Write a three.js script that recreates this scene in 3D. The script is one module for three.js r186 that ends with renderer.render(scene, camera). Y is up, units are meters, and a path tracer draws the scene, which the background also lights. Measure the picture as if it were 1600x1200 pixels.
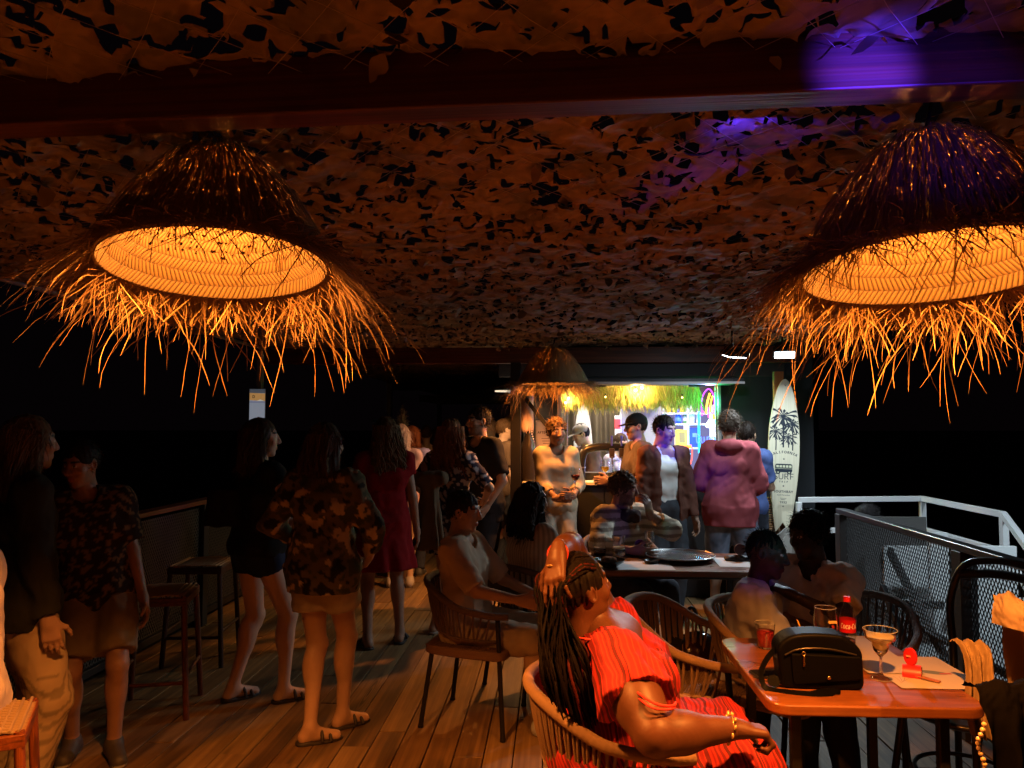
import * as THREE from 'three';
import { mergeGeometries, mergeVertices } from 'three/addons/utils/BufferGeometryUtils.js';
import { RoundedBoxGeometry } from 'three/addons/geometries/RoundedBoxGeometry.js';
import { RectAreaLightUniformsLib } from 'three/addons/lights/RectAreaLightUniformsLib.js';
import { ImprovedNoise } from 'three/addons/math/ImprovedNoise.js';

// ---------- camera, sky, exposure ----------
const scene = new THREE.Scene();
const camera = new THREE.PerspectiveCamera(53.13, 4 / 3, 0.05, 900);
camera.position.set(0, 1.65, 0);
camera.rotation.order = 'YXZ';
camera.rotation.set(0.0541, 0.0541, 0);
camera.updateMatrixWorld(true);
const renderer = new THREE.WebGLRenderer({ antialias: true });
renderer.toneMapping = THREE.LinearToneMapping;
renderer.toneMappingExposure = 1;
renderer.shadowMap.enabled = true;
RectAreaLightUniformsLib.init();
{ // moonless night sky
  const w = 64, h = 32, d = new Float32Array(w * h * 4);
  for (let j = 0; j < h; j++) for (let i = 0; i < w; i++) {
    const o = (j * w + i) * 4, up = Math.max(0, (j + 0.5) / h - 0.5) * 2;
    d[o] = 0.0011 - 0.0004 * up; d[o + 1] = 0.0006 - 0.0001 * up; d[o + 2] = 0.0008 + 0.0002 * up; d[o + 3] = 1;
  }
  const t = new THREE.DataTexture(d, w, h, THREE.RGBAFormat, THREE.FloatType);
  t.mapping = THREE.EquirectangularReflectionMapping; t.needsUpdate = true;
  scene.background = t; scene.environment = t;
}
const AMBER = new THREE.Color().setRGB(1, 0.31, 0.05), COOL = new THREE.Color().setRGB(0.72, 0.88, 1), ADDED_BLUE = new THREE.Color().setRGB(0.05, 0.02, 1), ADDED_GREEN = new THREE.Color().setRGB(0.02, 1, 0.2);

// ---------- helpers ----------
const V = (x, y, z) => new THREE.Vector3(x, y, z), PI = Math.PI;
let seed = 7;
const rnd = () => { seed = (seed + 0x6d2b79f5) | 0; let t = Math.imul(seed ^ (seed >>> 15), 1 | seed); t = (t + Math.imul(t ^ (t >>> 7), 61 | t)) ^ t; return ((t ^ (t >>> 14)) >>> 0) / 4294967296; };
const rr = (a, b) => a + (b - a) * rnd(), clamp = THREE.MathUtils.clamp, lerp = THREE.MathUtils.lerp, sst = THREE.MathUtils.smoothstep;
const PN = new ImprovedNoise(), ns = (x, y, z) => PN.noise(x, y, z);
const fbm = (x, y, z) => ns(x, y, z) + 0.5 * ns(x * 2.1 + 7, y * 2.1, z * 2.1) + 0.25 * ns(x * 4.3, y * 4.3 + 3, z * 4.3);
// the point of the photograph's ray (x, y in its 1600 x 1200 frame) that lies d metres down the deck
function at(px, py, d) {
  const v = V((px - 800) / 1200, (600 - py) / 1200, -1).applyEuler(camera.rotation);
  return V(0, 1.65, 0).addScaledVector(v, d / -v.z);
}
const counts = {};
function numbered(n) { const k = counts[n] = (counts[n] ?? -1) + 1; return k ? n + '_' + String(k).padStart(3, '0') : n; }
function add(o, parent) { (parent || scene).add(o); o.castShadow = o.receiveShadow = true; return o; }
function tag(o, label, category, group, kind) { o.userData = { label, category }; if (group) o.userData.group = group; if (kind) o.userData.kind = kind; return o; }
function thing(name, label, category, pos = V(0, 0, 0), turn = 0, group) {
  const o = new THREE.Group(); o.name = numbered(name); o.position.copy(pos); o.rotation.y = turn; scene.add(o);
  return tag(o, label, category, group);
}
function mk(name, g, m, parent, kind) {
  const o = new THREE.Mesh(Array.isArray(g) ? merge(g) : g, m); o.name = parent ? name : numbered(name); add(o, parent);
  if (kind) o.userData.kind = kind; return o;
}
function one(name, g, m, label, category, group) { return tag(mk(name, g, m), label, category, group); }
function merge(list) {
  const keep = ['position', 'normal', 'uv'], hasC = list.some((g) => g.attributes.color);
  return mergeGeometries(list.map((g) => {
    const h = g.index ? g.toNonIndexed() : g.clone();
    if (!h.attributes.uv) h.setAttribute('uv', new THREE.BufferAttribute(new Float32Array(h.attributes.position.count * 2), 2));
    if (!h.attributes.normal) h.computeVertexNormals();
    for (const k of Object.keys(h.attributes)) if (!keep.includes(k) && !(hasC && k === 'color')) h.deleteAttribute(k);
    if (hasC && !h.attributes.color) h.setAttribute('color', new THREE.BufferAttribute(new Float32Array(h.attributes.position.count * 3).fill(1), 3));
    h.morphAttributes = {}; return h;
  }));
}
const box = (w, h, d, x = 0, y = 0, z = 0, r = 0.004) => (r ? new RoundedBoxGeometry(w, h, d, 1, Math.min(r, w / 2.1, h / 2.1, d / 2.1)) : new THREE.BoxGeometry(w, h, d)).translate(x, y, z);
const cyl = (r0, r1, h, x = 0, y = 0, z = 0, n = 20) => new THREE.CylinderGeometry(r1, r0, h, n).translate(x, y + h / 2, z);   // r0 below, r1 above, base at y
const lathe = (pts, n = 32) => new THREE.LatheGeometry(pts.map((p) => new THREE.Vector2(Math.max(p[0], 1e-4), p[1])), n);
function tube(pts, r, n = 8, seg, closed = false) {
  const c = new THREE.CatmullRomCurve3(pts.map((p) => (p.isVector3 ? p : V(...p))), closed, 'centripetal');
  return new THREE.TubeGeometry(c, seg || Math.max(4, pts.length * 4), r, n, closed);
}
function bar(a, b, r, n = 8) { // straight rod
  a = a.isVector3 ? a : V(...a); b = b.isVector3 ? b : V(...b);
  const g = new THREE.CylinderGeometry(r, r, a.distanceTo(b), n);
  g.applyQuaternion(new THREE.Quaternion().setFromUnitVectors(V(0, 1, 0), b.clone().sub(a).normalize()));
  return g.translate((a.x + b.x) / 2, (a.y + b.y) / 2, (a.z + b.z) / 2);
}
function slab(a, b, w, h) { // straight bar of rectangular section, h measured upright
  a = a.isVector3 ? a : V(...a); b = b.isVector3 ? b : V(...b);
  const g = box(w, h, a.distanceTo(b), 0, 0, 0, 0.003), m = new THREE.Matrix4().lookAt(b, a, V(0, 1, 0.0001));
  return g.applyMatrix4(m).translate((a.x + b.x) / 2, (a.y + b.y) / 2, (a.z + b.z) / 2);
}
function ribbonSet() { // many thin flat strips in one geometry
  const P = [], C = [], I = [], U = [];
  return {
    add(pts, w, col, side) {
      const n = pts.length, base = P.length / 3;
      for (let i = 0; i < n; i++) {
        const t = V().subVectors(pts[Math.min(n - 1, i + 1)], pts[Math.max(0, i - 1)]).normalize(), s = V().crossVectors(t, side).normalize();
        const k = w * (i === n - 1 ? 0.25 : 1) / 2;
        P.push(pts[i].x + s.x * k, pts[i].y + s.y * k, pts[i].z + s.z * k, pts[i].x - s.x * k, pts[i].y - s.y * k, pts[i].z - s.z * k);
        for (let q = 0; q < 2; q++) { C.push(...col); U.push(q, i / n); }
        if (i) { const a = base + i * 2; I.push(a - 2, a - 1, a, a - 1, a + 1, a); }
      }
    },
    build() {
      const g = new THREE.BufferGeometry();
      g.setAttribute('position', new THREE.Float32BufferAttribute(P, 3)); g.setAttribute('color', new THREE.Float32BufferAttribute(C, 3));
      g.setAttribute('uv', new THREE.Float32BufferAttribute(U, 2)); g.setIndex(I); g.computeVertexNormals(); return g;
    },
  };
}
function canvas(w, h, draw, srgb = true) {
  const c = document.createElement('canvas'); c.width = w; c.height = h; draw(c.getContext('2d'), w, h);
  const t = new THREE.CanvasTexture(c); if (srgb) t.colorSpace = THREE.SRGBColorSpace; t.wrapS = t.wrapT = THREE.RepeatWrapping; return t;
}
function noiseTex(w, h, f, srgb = false) { // f(u, v) -> [r, g, b] 0..1
  const d = new Uint8Array(w * h * 4);
  for (let j = 0; j < h; j++) for (let i = 0; i < w; i++) { const c = f(i / w, j / h), o = (j * w + i) * 4; for (let k = 0; k < 3; k++) d[o + k] = clamp((c.length ? c[k] : c) * 255, 0, 255); d[o + 3] = 255; }
  const t = new THREE.DataTexture(d, w, h); t.wrapS = t.wrapT = THREE.RepeatWrapping; t.magFilter = t.minFilter = THREE.LinearFilter; if (srgb) t.colorSpace = THREE.SRGBColorSpace; t.needsUpdate = true; return t;
}
const mat = (c, rough = 0.8, o = {}) => { const m = new THREE.MeshPhysicalMaterial({ roughness: rough, side: THREE.DoubleSide, ...o }); m.color.setRGB(...c); return m; };
const vmat = (rough = 0.8, o = {}) => mat([1, 1, 1], rough, { vertexColors: true, ...o });
const glow = (c, k) => { const m = new THREE.MeshStandardMaterial({ color: 0x111111, emissiveIntensity: k }); m.emissive.setRGB(...c); return m; };
const glassy = (c = [1, 1, 1], o = {}) => mat(c, 0.03, { transmission: 1, ior: 1.45, thickness: 0, ...o });

// ---------- bodies: capsules and cones joined by a smooth minimum, meshed by surface nets ----------
const sub3 = (a, b) => [a[0] - b[0], a[1] - b[1], a[2] - b[2]], add3 = (a, b, s = 1) => [a[0] + b[0] * s, a[1] + b[1] * s, a[2] + b[2] * s];
const dot3 = (a, b) => a[0] * b[0] + a[1] * b[1] + a[2] * b[2], len3 = (a) => Math.hypot(a[0], a[1], a[2]), nrm3 = (a) => { const l = len3(a) || 1; return [a[0] / l, a[1] / l, a[2] / l]; };
const mix3 = (a, b, t) => [lerp(a[0], b[0], t), lerp(a[1], b[1], t), lerp(a[2], b[2], t)], cross3 = (a, b) => [a[1] * b[2] - a[2] * b[1], a[2] * b[0] - a[0] * b[2], a[0] * b[1] - a[1] * b[0]];
function bounds(pts, r) { const lo = [9e9, 9e9, 9e9], hi = [-9e9, -9e9, -9e9]; for (const p of pts) for (let i = 0; i < 3; i++) { lo[i] = Math.min(lo[i], p[i] - r); hi[i] = Math.max(hi[i], p[i] + r); } return { lo, hi }; }
function cap(a, b, ra, rb = ra, cutA, cutB) {
  const ab = sub3(b, a), L = len3(ab) || 1e-6, u = [ab[0] / L, ab[1] / L, ab[2] / L];
  return { ...bounds([a, b], Math.max(ra, rb)), f(x, y, z) {
    const px = x - a[0], py = y - a[1], pz = z - a[2], s = px * u[0] + py * u[1] + pz * u[2], t = clamp(s / L, 0, 1);
    let d = Math.hypot(px - u[0] * t * L, py - u[1] * t * L, pz - u[2] * t * L) - (ra + (rb - ra) * t);
    if (cutA) d = Math.max(d, -s); if (cutB) d = Math.max(d, s - L); return d;
  } };
}
function ell(c, r, R) { // R: three axes or none
  const m = Math.max(...r), ax = R || [[1, 0, 0], [0, 1, 0], [0, 0, 1]];
  return { ...bounds([c], m), f(x, y, z) {
    const p = [x - c[0], y - c[1], z - c[2]], q0 = dot3(p, ax[0]), q1 = dot3(p, ax[1]), q2 = dot3(p, ax[2]);
    const k0 = Math.hypot(q0 / r[0], q1 / r[1], q2 / r[2]), k1 = Math.hypot(q0 / r[0] ** 2, q1 / r[1] ** 2, q2 / r[2] ** 2);
    return k1 < 1e-6 ? -Math.min(...r) : k0 * (k0 - 1) / k1;
  } };
}
function cone(a, b, side, r0, r1, fold = 0, amp = 0, ph = 0, grow = 1) { // elliptic, flat ends, optional folds that grow towards b
  const ab = sub3(b, a), L = len3(ab), u = nrm3(ab); let s = add3(side, u, -dot3(side, u)); s = nrm3(s); const w = cross3(u, s), m = Math.max(...r0, ...r1) + amp;
  return { ...bounds([a, b], m), f(x, y, z) {
    const p = [x - a[0], y - a[1], z - a[2]], h = dot3(p, u), t = clamp(h / L, 0, 1), e = dot3(p, s), g = dot3(p, w);
    const rx = lerp(r0[0], r1[0], t), rz = lerp(r0[1], r1[1], t), q = Math.hypot(e / rx, g / rz);
    let d = (q - 1) * Math.min(rx, rz) * (q > 1 ? Math.hypot(e, g) / q / Math.min(rx, rz) : 1);
    if (fold) { const th = Math.atan2(g / rz, e / rx); d -= amp * Math.pow(t, grow) * (Math.sin(th * fold + ph) + 0.5 * Math.sin(th * (fold * 1.7 | 0) + ph * 2.3 + t * 3)); }
    return Math.max(d, -h, h - L);
  } };
}
function net(prims, cell, o = {}) { // prims: [prim, k, minus]
  const lo = [9e9, 9e9, 9e9], hi = [-9e9, -9e9, -9e9];
  for (const [p, , minus] of prims) if (!minus) for (let i = 0; i < 3; i++) { lo[i] = Math.min(lo[i], p.lo[i]); hi[i] = Math.max(hi[i], p.hi[i]); }
  const pad = cell * 2.5 + (o.pad || 0), n = [];
  for (let i = 0; i < 3; i++) { lo[i] -= pad; hi[i] += pad; n[i] = Math.ceil((hi[i] - lo[i]) / cell) + 1; }
  const [nx, ny, nz] = n, F = new Float32Array(nx * ny * nz).fill(0.1);
  for (const [p, k = 0.02, minus] of prims) {
    const i0 = [], i1 = [], ex = minus ? k + cell : Math.max(k, 0.012) + 2 * cell;
    for (let i = 0; i < 3; i++) { i0[i] = clamp(Math.floor((p.lo[i] - ex - lo[i]) / cell), 0, n[i] - 1); i1[i] = clamp(Math.ceil((p.hi[i] + ex - lo[i]) / cell), 0, n[i] - 1); }
    for (let c = i0[2]; c <= i1[2]; c++) for (let b = i0[1]; b <= i1[1]; b++) {
      let q = (c * ny + b) * nx + i0[0];
      for (let a = i0[0]; a <= i1[0]; a++, q++) {
        let d = p.f(lo[0] + a * cell, lo[1] + b * cell, lo[2] + c * cell), f = F[q];
        if (minus) { d = -d; const h = Math.max(k - Math.abs(f - d), 0) / k; F[q] = Math.max(f, d) + h * h * k / 4; }
        else { const h = k ? Math.max(k - Math.abs(f - d), 0) / k : 0; F[q] = Math.min(f, d) - h * h * k / 4; }
      }
    }
  }
  if (o.post) for (let c = 0, q = 0; c < nz; c++) for (let b = 0; b < ny; b++) for (let a = 0; a < nx; a++, q++) if (Math.abs(F[q]) < 0.07) F[q] = o.post(F[q], lo[0] + a * cell, lo[1] + b * cell, lo[2] + c * cell);
  const id = new Int32Array(nx * ny * nz).fill(-1), P = [], st = [1, nx, nx * ny], I = [], E = [];
  for (let i = 0; i < 8; i++) for (let k = 0; k < 3; k++) if (!(i & (1 << k))) E.push([i, i | (1 << k)]);
  const off = (i) => (i & 1) + ((i >> 1) & 1) * nx + ((i >> 2) & 1) * nx * ny;
  for (let c = 0; c < nz - 1; c++) for (let b = 0; b < ny - 1; b++) for (let a = 0; a < nx - 1; a++) {
    const q = (c * ny + b) * nx + a; let m = 0;
    for (let i = 0; i < 8; i++) if (F[q + off(i)] < 0) m |= 1 << i;
    if (m === 0 || m === 255) continue;
    let x = 0, y = 0, z = 0, k = 0;
    for (const [i, j] of E) if (((m >> i) & 1) !== ((m >> j) & 1)) {
      const f0 = F[q + off(i)], f1 = F[q + off(j)], t = f0 / (f0 - f1); k++;
      x += lerp(i & 1, j & 1, t); y += lerp((i >> 1) & 1, (j >> 1) & 1, t); z += lerp((i >> 2) & 1, (j >> 2) & 1, t);
    }
    id[q] = P.length / 3; P.push(lo[0] + (a + x / k) * cell, lo[1] + (b + y / k) * cell, lo[2] + (c + z / k) * cell);
  }
  for (let c = 1; c < nz - 1; c++) for (let b = 1; b < ny - 1; b++) for (let a = 1; a < nx - 1; a++) {
    const q = (c * ny + b) * nx + a, s = F[q] < 0;
    for (let k = 0; k < 3; k++) {
      if (s === F[q + st[k]] < 0) continue;
      const u = st[(k + 1) % 3], v = st[(k + 2) % 3], A = id[q], B = id[q - u], C = id[q - u - v], D = id[q - v];
      if (A < 0 || B < 0 || C < 0 || D < 0) continue;
      if (s) I.push(A, B, C, A, C, D); else I.push(A, C, B, A, D, C);
    }
  }
  const g = new THREE.BufferGeometry(); g.setAttribute('position', new THREE.Float32BufferAttribute(P, 3)); g.setIndex(I); g.computeVertexNormals();
  if (o.color) paint(g, o.color);
  if (o.uv) { const U = []; for (let i = 0; i < P.length; i += 3) U.push(...o.uv(P[i], P[i + 1], P[i + 2])); g.setAttribute('uv', new THREE.Float32BufferAttribute(U, 2)); }
  return g;
}
function paint(g, f) { const P = g.attributes.position, C = []; for (let i = 0; i < P.count; i++) C.push(...f(P.getX(i), P.getY(i), P.getZ(i))); g.setAttribute('color', new THREE.Float32BufferAttribute(C, 3)); return g; }
// ---------- materials of the place ----------
const grainTex = noiseTex(256, 512, (u, v) => {
  const a = 0.5 + 0.32 * ns(u * 22, v * 3, 1) + 0.22 * ns(u * 60, v * 5, 4) + 0.2 * ns(u * 5, v * 2.5, 9), k = Math.hypot((u - 0.63) * 6, (v - 0.4) * 2.4), knot = k < 0.35 ? 0.35 * (0.35 - k) / 0.35 * (1 + Math.sin(k * 60)) : 0;
  return clamp(a - knot, 0.05, 1);
});
const woodCol = (c0, c1) => noiseTex(256, 512, (u, v) => {
  const a = clamp(0.5 + 0.36 * ns(u * 22, v * 3, 1) + 0.25 * ns(u * 60, v * 5, 4) + 0.3 * ns(u * 4, v * 2, 9) + 0.12 * ns(u * 30, v * 30, 2), 0, 1), k = Math.hypot((u - 0.63) * 6, (v - 0.4) * 2.4), kn = k < 0.35 ? 0.5 * (0.35 - k) / 0.35 * (1.3 + Math.sin(k * 60)) : 0;
  const s = 0.55 * sst(ns(u * 3 + 20, v * 3, 30) + 0.5 * ns(u * 9, v * 9, 31), 0.12, 0.5);
  return [0, 1, 2].map((i) => lerp(c0[i], c1[i], a) * (1 - 0.6 * kn) * (1 - s * 0.5));
}, true);
const deckTex = woodCol([0.36, 0.28, 0.19], [0.62, 0.52, 0.38]);
const deckMats = [0, 1, 2, 3].map((i) => { const t = deckTex.clone(); t.repeat.set(1.6, 0.28); t.offset.set(i * 0.31, i * 0.47); const m = mat([[0.95, 0.82, 0.57], [0.8, 0.67, 0.46], [1, 0.9, 0.64], [0.68, 0.57, 0.4]][i], 0.62, { map: t, bumpMap: grainTex, bumpScale: 0.0012 }); return m; });
const beamTex = woodCol([0.28, 0.16, 0.09], [0.5, 0.33, 0.2]);
const beamMat = mat([1, 0.62, 0.45], 0.5, { map: beamTex, bumpMap: grainTex, bumpScale: 0.001 });
const tableTex = woodCol([0.5, 0.3, 0.15], [0.8, 0.56, 0.33]);
const blackMetal = mat([0.012, 0.011, 0.011], 0.42, { metalness: 0.3 }), darkMetal = mat([0.025, 0.024, 0.024], 0.5, { metalness: 0.4 });
const whiteMetal = mat([0.62, 0.63, 0.62], 0.4), steel = mat([0.55, 0.55, 0.55], 0.28, { metalness: 1 });
const darkWall = mat([0.02, 0.022, 0.027], 0.7, { bumpMap: grainTex, bumpScale: 0.0006 });

// ---------- ground and deck ----------
{
  const g = new THREE.PlaneGeometry(800, 800, 40, 40).rotateX(-PI / 2).translate(0, -0.9, 0);
  const t = noiseTex(256, 256, (u, v) => { const a = 0.5 + 0.5 * fbm(u * 9, v * 9, 0.5); return [0.26 * a + 0.1, 0.22 * a + 0.09, 0.17 * a + 0.07]; }, true); t.repeat.set(200, 200);
  const o = mk('ground', g, mat([0.6, 0.6, 0.6], 0.95, { map: t })); o.userData.kind = 'structure';
}
const DX0 = -3.02, DX1 = 2.3;
{
  const deck = new THREE.Group(); deck.name = 'deck_floor'; deck.userData.kind = 'structure'; scene.add(deck);
  const W = 0.142, P = 0.148, far = [];
  const geo = {}, plankGeo = (L, k) => geo[L + '|' + k] ??= (() => {
    const g = box(W, 0.028, L, 0, -0.014, 0, 0.003), u = g.attributes.uv, p = g.attributes.position;
    for (let i = 0; i < p.count; i++) u.setXY(i, p.getX(i) + k * 0.37, p.getZ(i) + k * 1.13);
    return g;
  })();
  const xr = Math.round((DX1 - DX0) / P);
  for (let r = 0; r < xr; r++) {
    let z = 0.9 - [0, 1.3, 0.6, 1.9, 0.9][r % 5];
    for (let k = 0; z > -22; k++) {
      const L = [3.6, 3.0, 4.2][(r * 7 + k * 3) % 3], x = DX0 + (r + 0.5) * P, zc = z - L / 2;
      if (z > -9) {
        const o = mk('plank', plankGeo(L - 0.004, (r + k) % 4), deckMats[(r * 3 + k * 5 + (r >> 2)) % 4], deck);
        o.position.set(x, 0.002 * ((r * 5 + k) % 3 - 1), zc); o.rotation.z = 0.004 * ((r * 3 + k) % 5 - 2);
      } else far.push(plankGeo(L - 0.004, k % 4).clone().translate(x, 0.001 * (r % 3), zc));
      z -= L;
    }
  }
  mk('far_planks', far, deckMats[1], deck, 'stuff');
  const j = []; for (let z = 0.5; z > -22; z -= 0.6) j.push(box(DX1 - DX0, 0.12, 0.05, (DX0 + DX1) / 2, -0.092, z, 0));
  mk('joist', j, mat([0.03, 0.025, 0.02], 0.9), deck, 'stuff');
  mk('edge_board', [box(0.03, 0.9, 24, DX0 - 0.02, -0.46, -11, 0), box(0.03, 0.9, 9.2, DX1 + 0.02, -0.46, -3.6, 0)], mat([0.06, 0.05, 0.04], 0.8), deck);
}

// ---------- the camouflage net that forms the ceiling ----------
function netSheet(x0, x1, z0, z1, cell, holes, sd) {
  seed = sd;
  const nx = Math.ceil((x1 - x0) / cell) + 1, nz = Math.ceil((z1 - z0) / cell) + 1, G = 0.14, map = new Map();
  const n = Math.round((x1 - x0) * (z1 - z0) * holes);
  for (let i = 0; i < n; i++) {
    const h = { x: rr(x0, x1), z: rr(z0, z1), a: rr(0, PI), l: rr(0.016, 0.05), w: rr(0.2, 0.46), b: rr(-1.2, 1.2) };
    for (let a = -1; a <= 1; a++) for (let b = -1; b <= 1; b++) { const k = (Math.floor(h.x / G) + a) + ',' + (Math.floor(h.z / G) + b); map.has(k) ? map.get(k).push(h) : map.set(k, [h]); }
  }
  const hole = (x, z) => { // signed: negative inside a hole
    let d = 0.02; const wx = x + 0.012 * ns(x * 16, z * 16, 3), wz = z + 0.012 * ns(x * 16, z * 16, 8);
    for (const h of map.get(Math.floor(x / G) + ',' + Math.floor(z / G)) || []) {
      const c = Math.cos(h.a), s = Math.sin(h.a), e = (wx - h.x) * c + (wz - h.z) * s, g0 = -(wx - h.x) * s + (wz - h.z) * c, g = g0 - h.b * e * e / h.l, t = Math.abs(e) / h.l;
      d = Math.min(d, Math.abs(g) - h.l * h.w * (1 - t * t) + (t > 1 ? (t - 1) * h.l : 0));
    }
    return d;
  };
  const Y = (x, z, d) => 2.45 + 0.035 * fbm(x * 1.1, z * 1.1, 2) + 0.016 * ns(x * 6, z * 6, 5) + 0.009 * ns(x * 17, z * 17, 15) - 0.03 * Math.sin((z + 1.6) / 2.95 * PI) ** 2 + 0.009 * Math.max(0, 0.016 - Math.abs(d)) / 0.016 * Math.sign(ns(x * 13, z * 13, 40));
  const P = [], C = [], I = [], D = new Float32Array(nx * nz), key = new Map();
  for (let j = 0; j < nz; j++) for (let i = 0; i < nx; i++) D[j * nx + i] = hole(x0 + i * cell, z0 + j * cell);
  const put = (x, z, d) => {
    P.push(x, Y(x, z, d), z); const k = ns(x * 5, z * 5, 20) + 0.6 * ns(x * 17, z * 17, 22), b = 0.85 + 0.25 * ns(x * 40, z * 40, 1);
    C.push(...(k > 0.18 ? [0.4 * b, 0.29 * b, 0.17 * b] : k < -0.28 ? [0.2 * b, 0.165 * b, 0.1 * b] : [0.31 * b, 0.225 * b, 0.135 * b])); return P.length / 3 - 1;
  };
  const corner = (i, j) => { const k = j * nx + i; if (!key.has(k)) key.set(k, put(x0 + i * cell, z0 + j * cell, D[k])); return key.get(k); };
  const edge = (i0, j0, i1, j1) => {
    const a = j0 * nx + i0, b = j1 * nx + i1, k = 'e' + Math.min(a, b) + '_' + Math.max(a, b);
    if (!key.has(k)) { const t = D[a] / (D[a] - D[b]); key.set(k, put(x0 + lerp(i0, i1, t) * cell, z0 + lerp(j0, j1, t) * cell, 0)); } return key.get(k);
  };
  for (let j = 0; j < nz - 1; j++) for (let i = 0; i < nx - 1; i++) {
    const q = [[i, j], [i, j + 1], [i + 1, j + 1], [i + 1, j]], poly = [];
    for (let k = 0; k < 4; k++) {
      const [a, b] = q[k], [c, d] = q[(k + 1) % 4], f = D[b * nx + a] > 0, h = D[d * nx + c] > 0;
      if (f) poly.push(corner(a, b)); if (f !== h) poly.push(edge(a, b, c, d));
    }
    for (let k = 2; k < poly.length; k++) I.push(poly[0], poly[k - 1], poly[k]);
  }
  const g = new THREE.BufferGeometry(); g.setAttribute('position', new THREE.Float32BufferAttribute(P, 3)); g.setAttribute('color', new THREE.Float32BufferAttribute(C, 3)); g.setIndex(I); g.computeVertexNormals(); return g;
}
{
  const roof = thing('net_canopy', 'brown camouflage net stretched as a ceiling over the deck', 'netting');
  const nm = vmat(0.85);
  mk('net', netSheet(DX0 + 0.1, 2.18, -4.6, 0.2, 0.0085, 260, 11), nm, roof, 'stuff');
  mk('net', netSheet(DX0 + 0.1, 2.18, -7.75, -4.6, 0.015, 250, 12), nm, roof, 'stuff');
  mk('net', netSheet(DX0 + 0.1, -0.5, -22, -7.75, 0.034, 120, 13), nm, roof, 'stuff');
  // loose cut flaps hanging off the net
  seed = 21;
  const flap = new THREE.PlaneGeometry(0.05, 0.09, 3, 5); { const p = flap.attributes.position; for (let i = 0; i < p.count; i++) { const y = p.getY(i) / 0.045; p.setX(i, p.getX(i) * (1 - y * y * 0.9)); p.setZ(i, 0.02 * y * y + 0.01 * Math.sin(y * 3)); } flap.computeVertexNormals(); }
  const N = 420, im = new THREE.InstancedMesh(flap, mat([0.27, 0.2, 0.12], 0.85), N), m = new THREE.Matrix4(), q = new THREE.Quaternion(), e = new THREE.Euler(), c = new THREE.Color();
  for (let i = 0; i < N; i++) { const s = rr(0.5, 1.15); e.set(PI / 2 + rr(-0.75, 0.75), rr(-0.6, 0.6), rr(0, 6.3)); q.setFromEuler(e); m.compose(V(rr(DX0 + 0.15, 2.15), 2.43 + rr(-0.035, 0.02), rr(-7.7, 0.1)), q, V(s, s, s)); im.setMatrixAt(i, m); const b = rr(0.6, 1.15); im.setColorAt(i, c.setRGB(b, b * rr(0.9, 1.02), b * rr(0.8, 1))); }
  im.name = 'flap'; im.userData.kind = 'stuff'; add(im, roof);
  // carrier threads in a wide diagonal mesh
  const th = []; for (let k = -40; k < 40; k++) for (const s of [1, -1]) { const pts = []; for (let z = 0.1; z > -5.4; z -= 0.16) { const x = k * 0.17 + s * z * 0.8 + 0.02 * ns(k, z * 3, 1); if (x > DX0 + 0.1 && x < 2.15) pts.push(V(x, 2.437 + 0.02 * ns(x * 3, z * 3, 9), z)); } if (pts.length > 3) th.push(new THREE.TubeGeometry(new THREE.CatmullRomCurve3(pts), pts.length, 0.0009, 3)); }
  mk('thread', th, mat([0.4, 0.33, 0.24], 0.8), roof, 'stuff');
  const er = []; for (let z = -0.2; z > -21.8; z -= 1.2) er.push([DX0 + 0.1 + 0.04 * ns(z, 1, 1), 2.43 + 0.02 * ns(z, 4, 2), z]);
  mk('edge_rope', tube(er, 0.014, 6), mat([0.3, 0.25, 0.17], 0.9), roof);
}
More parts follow.
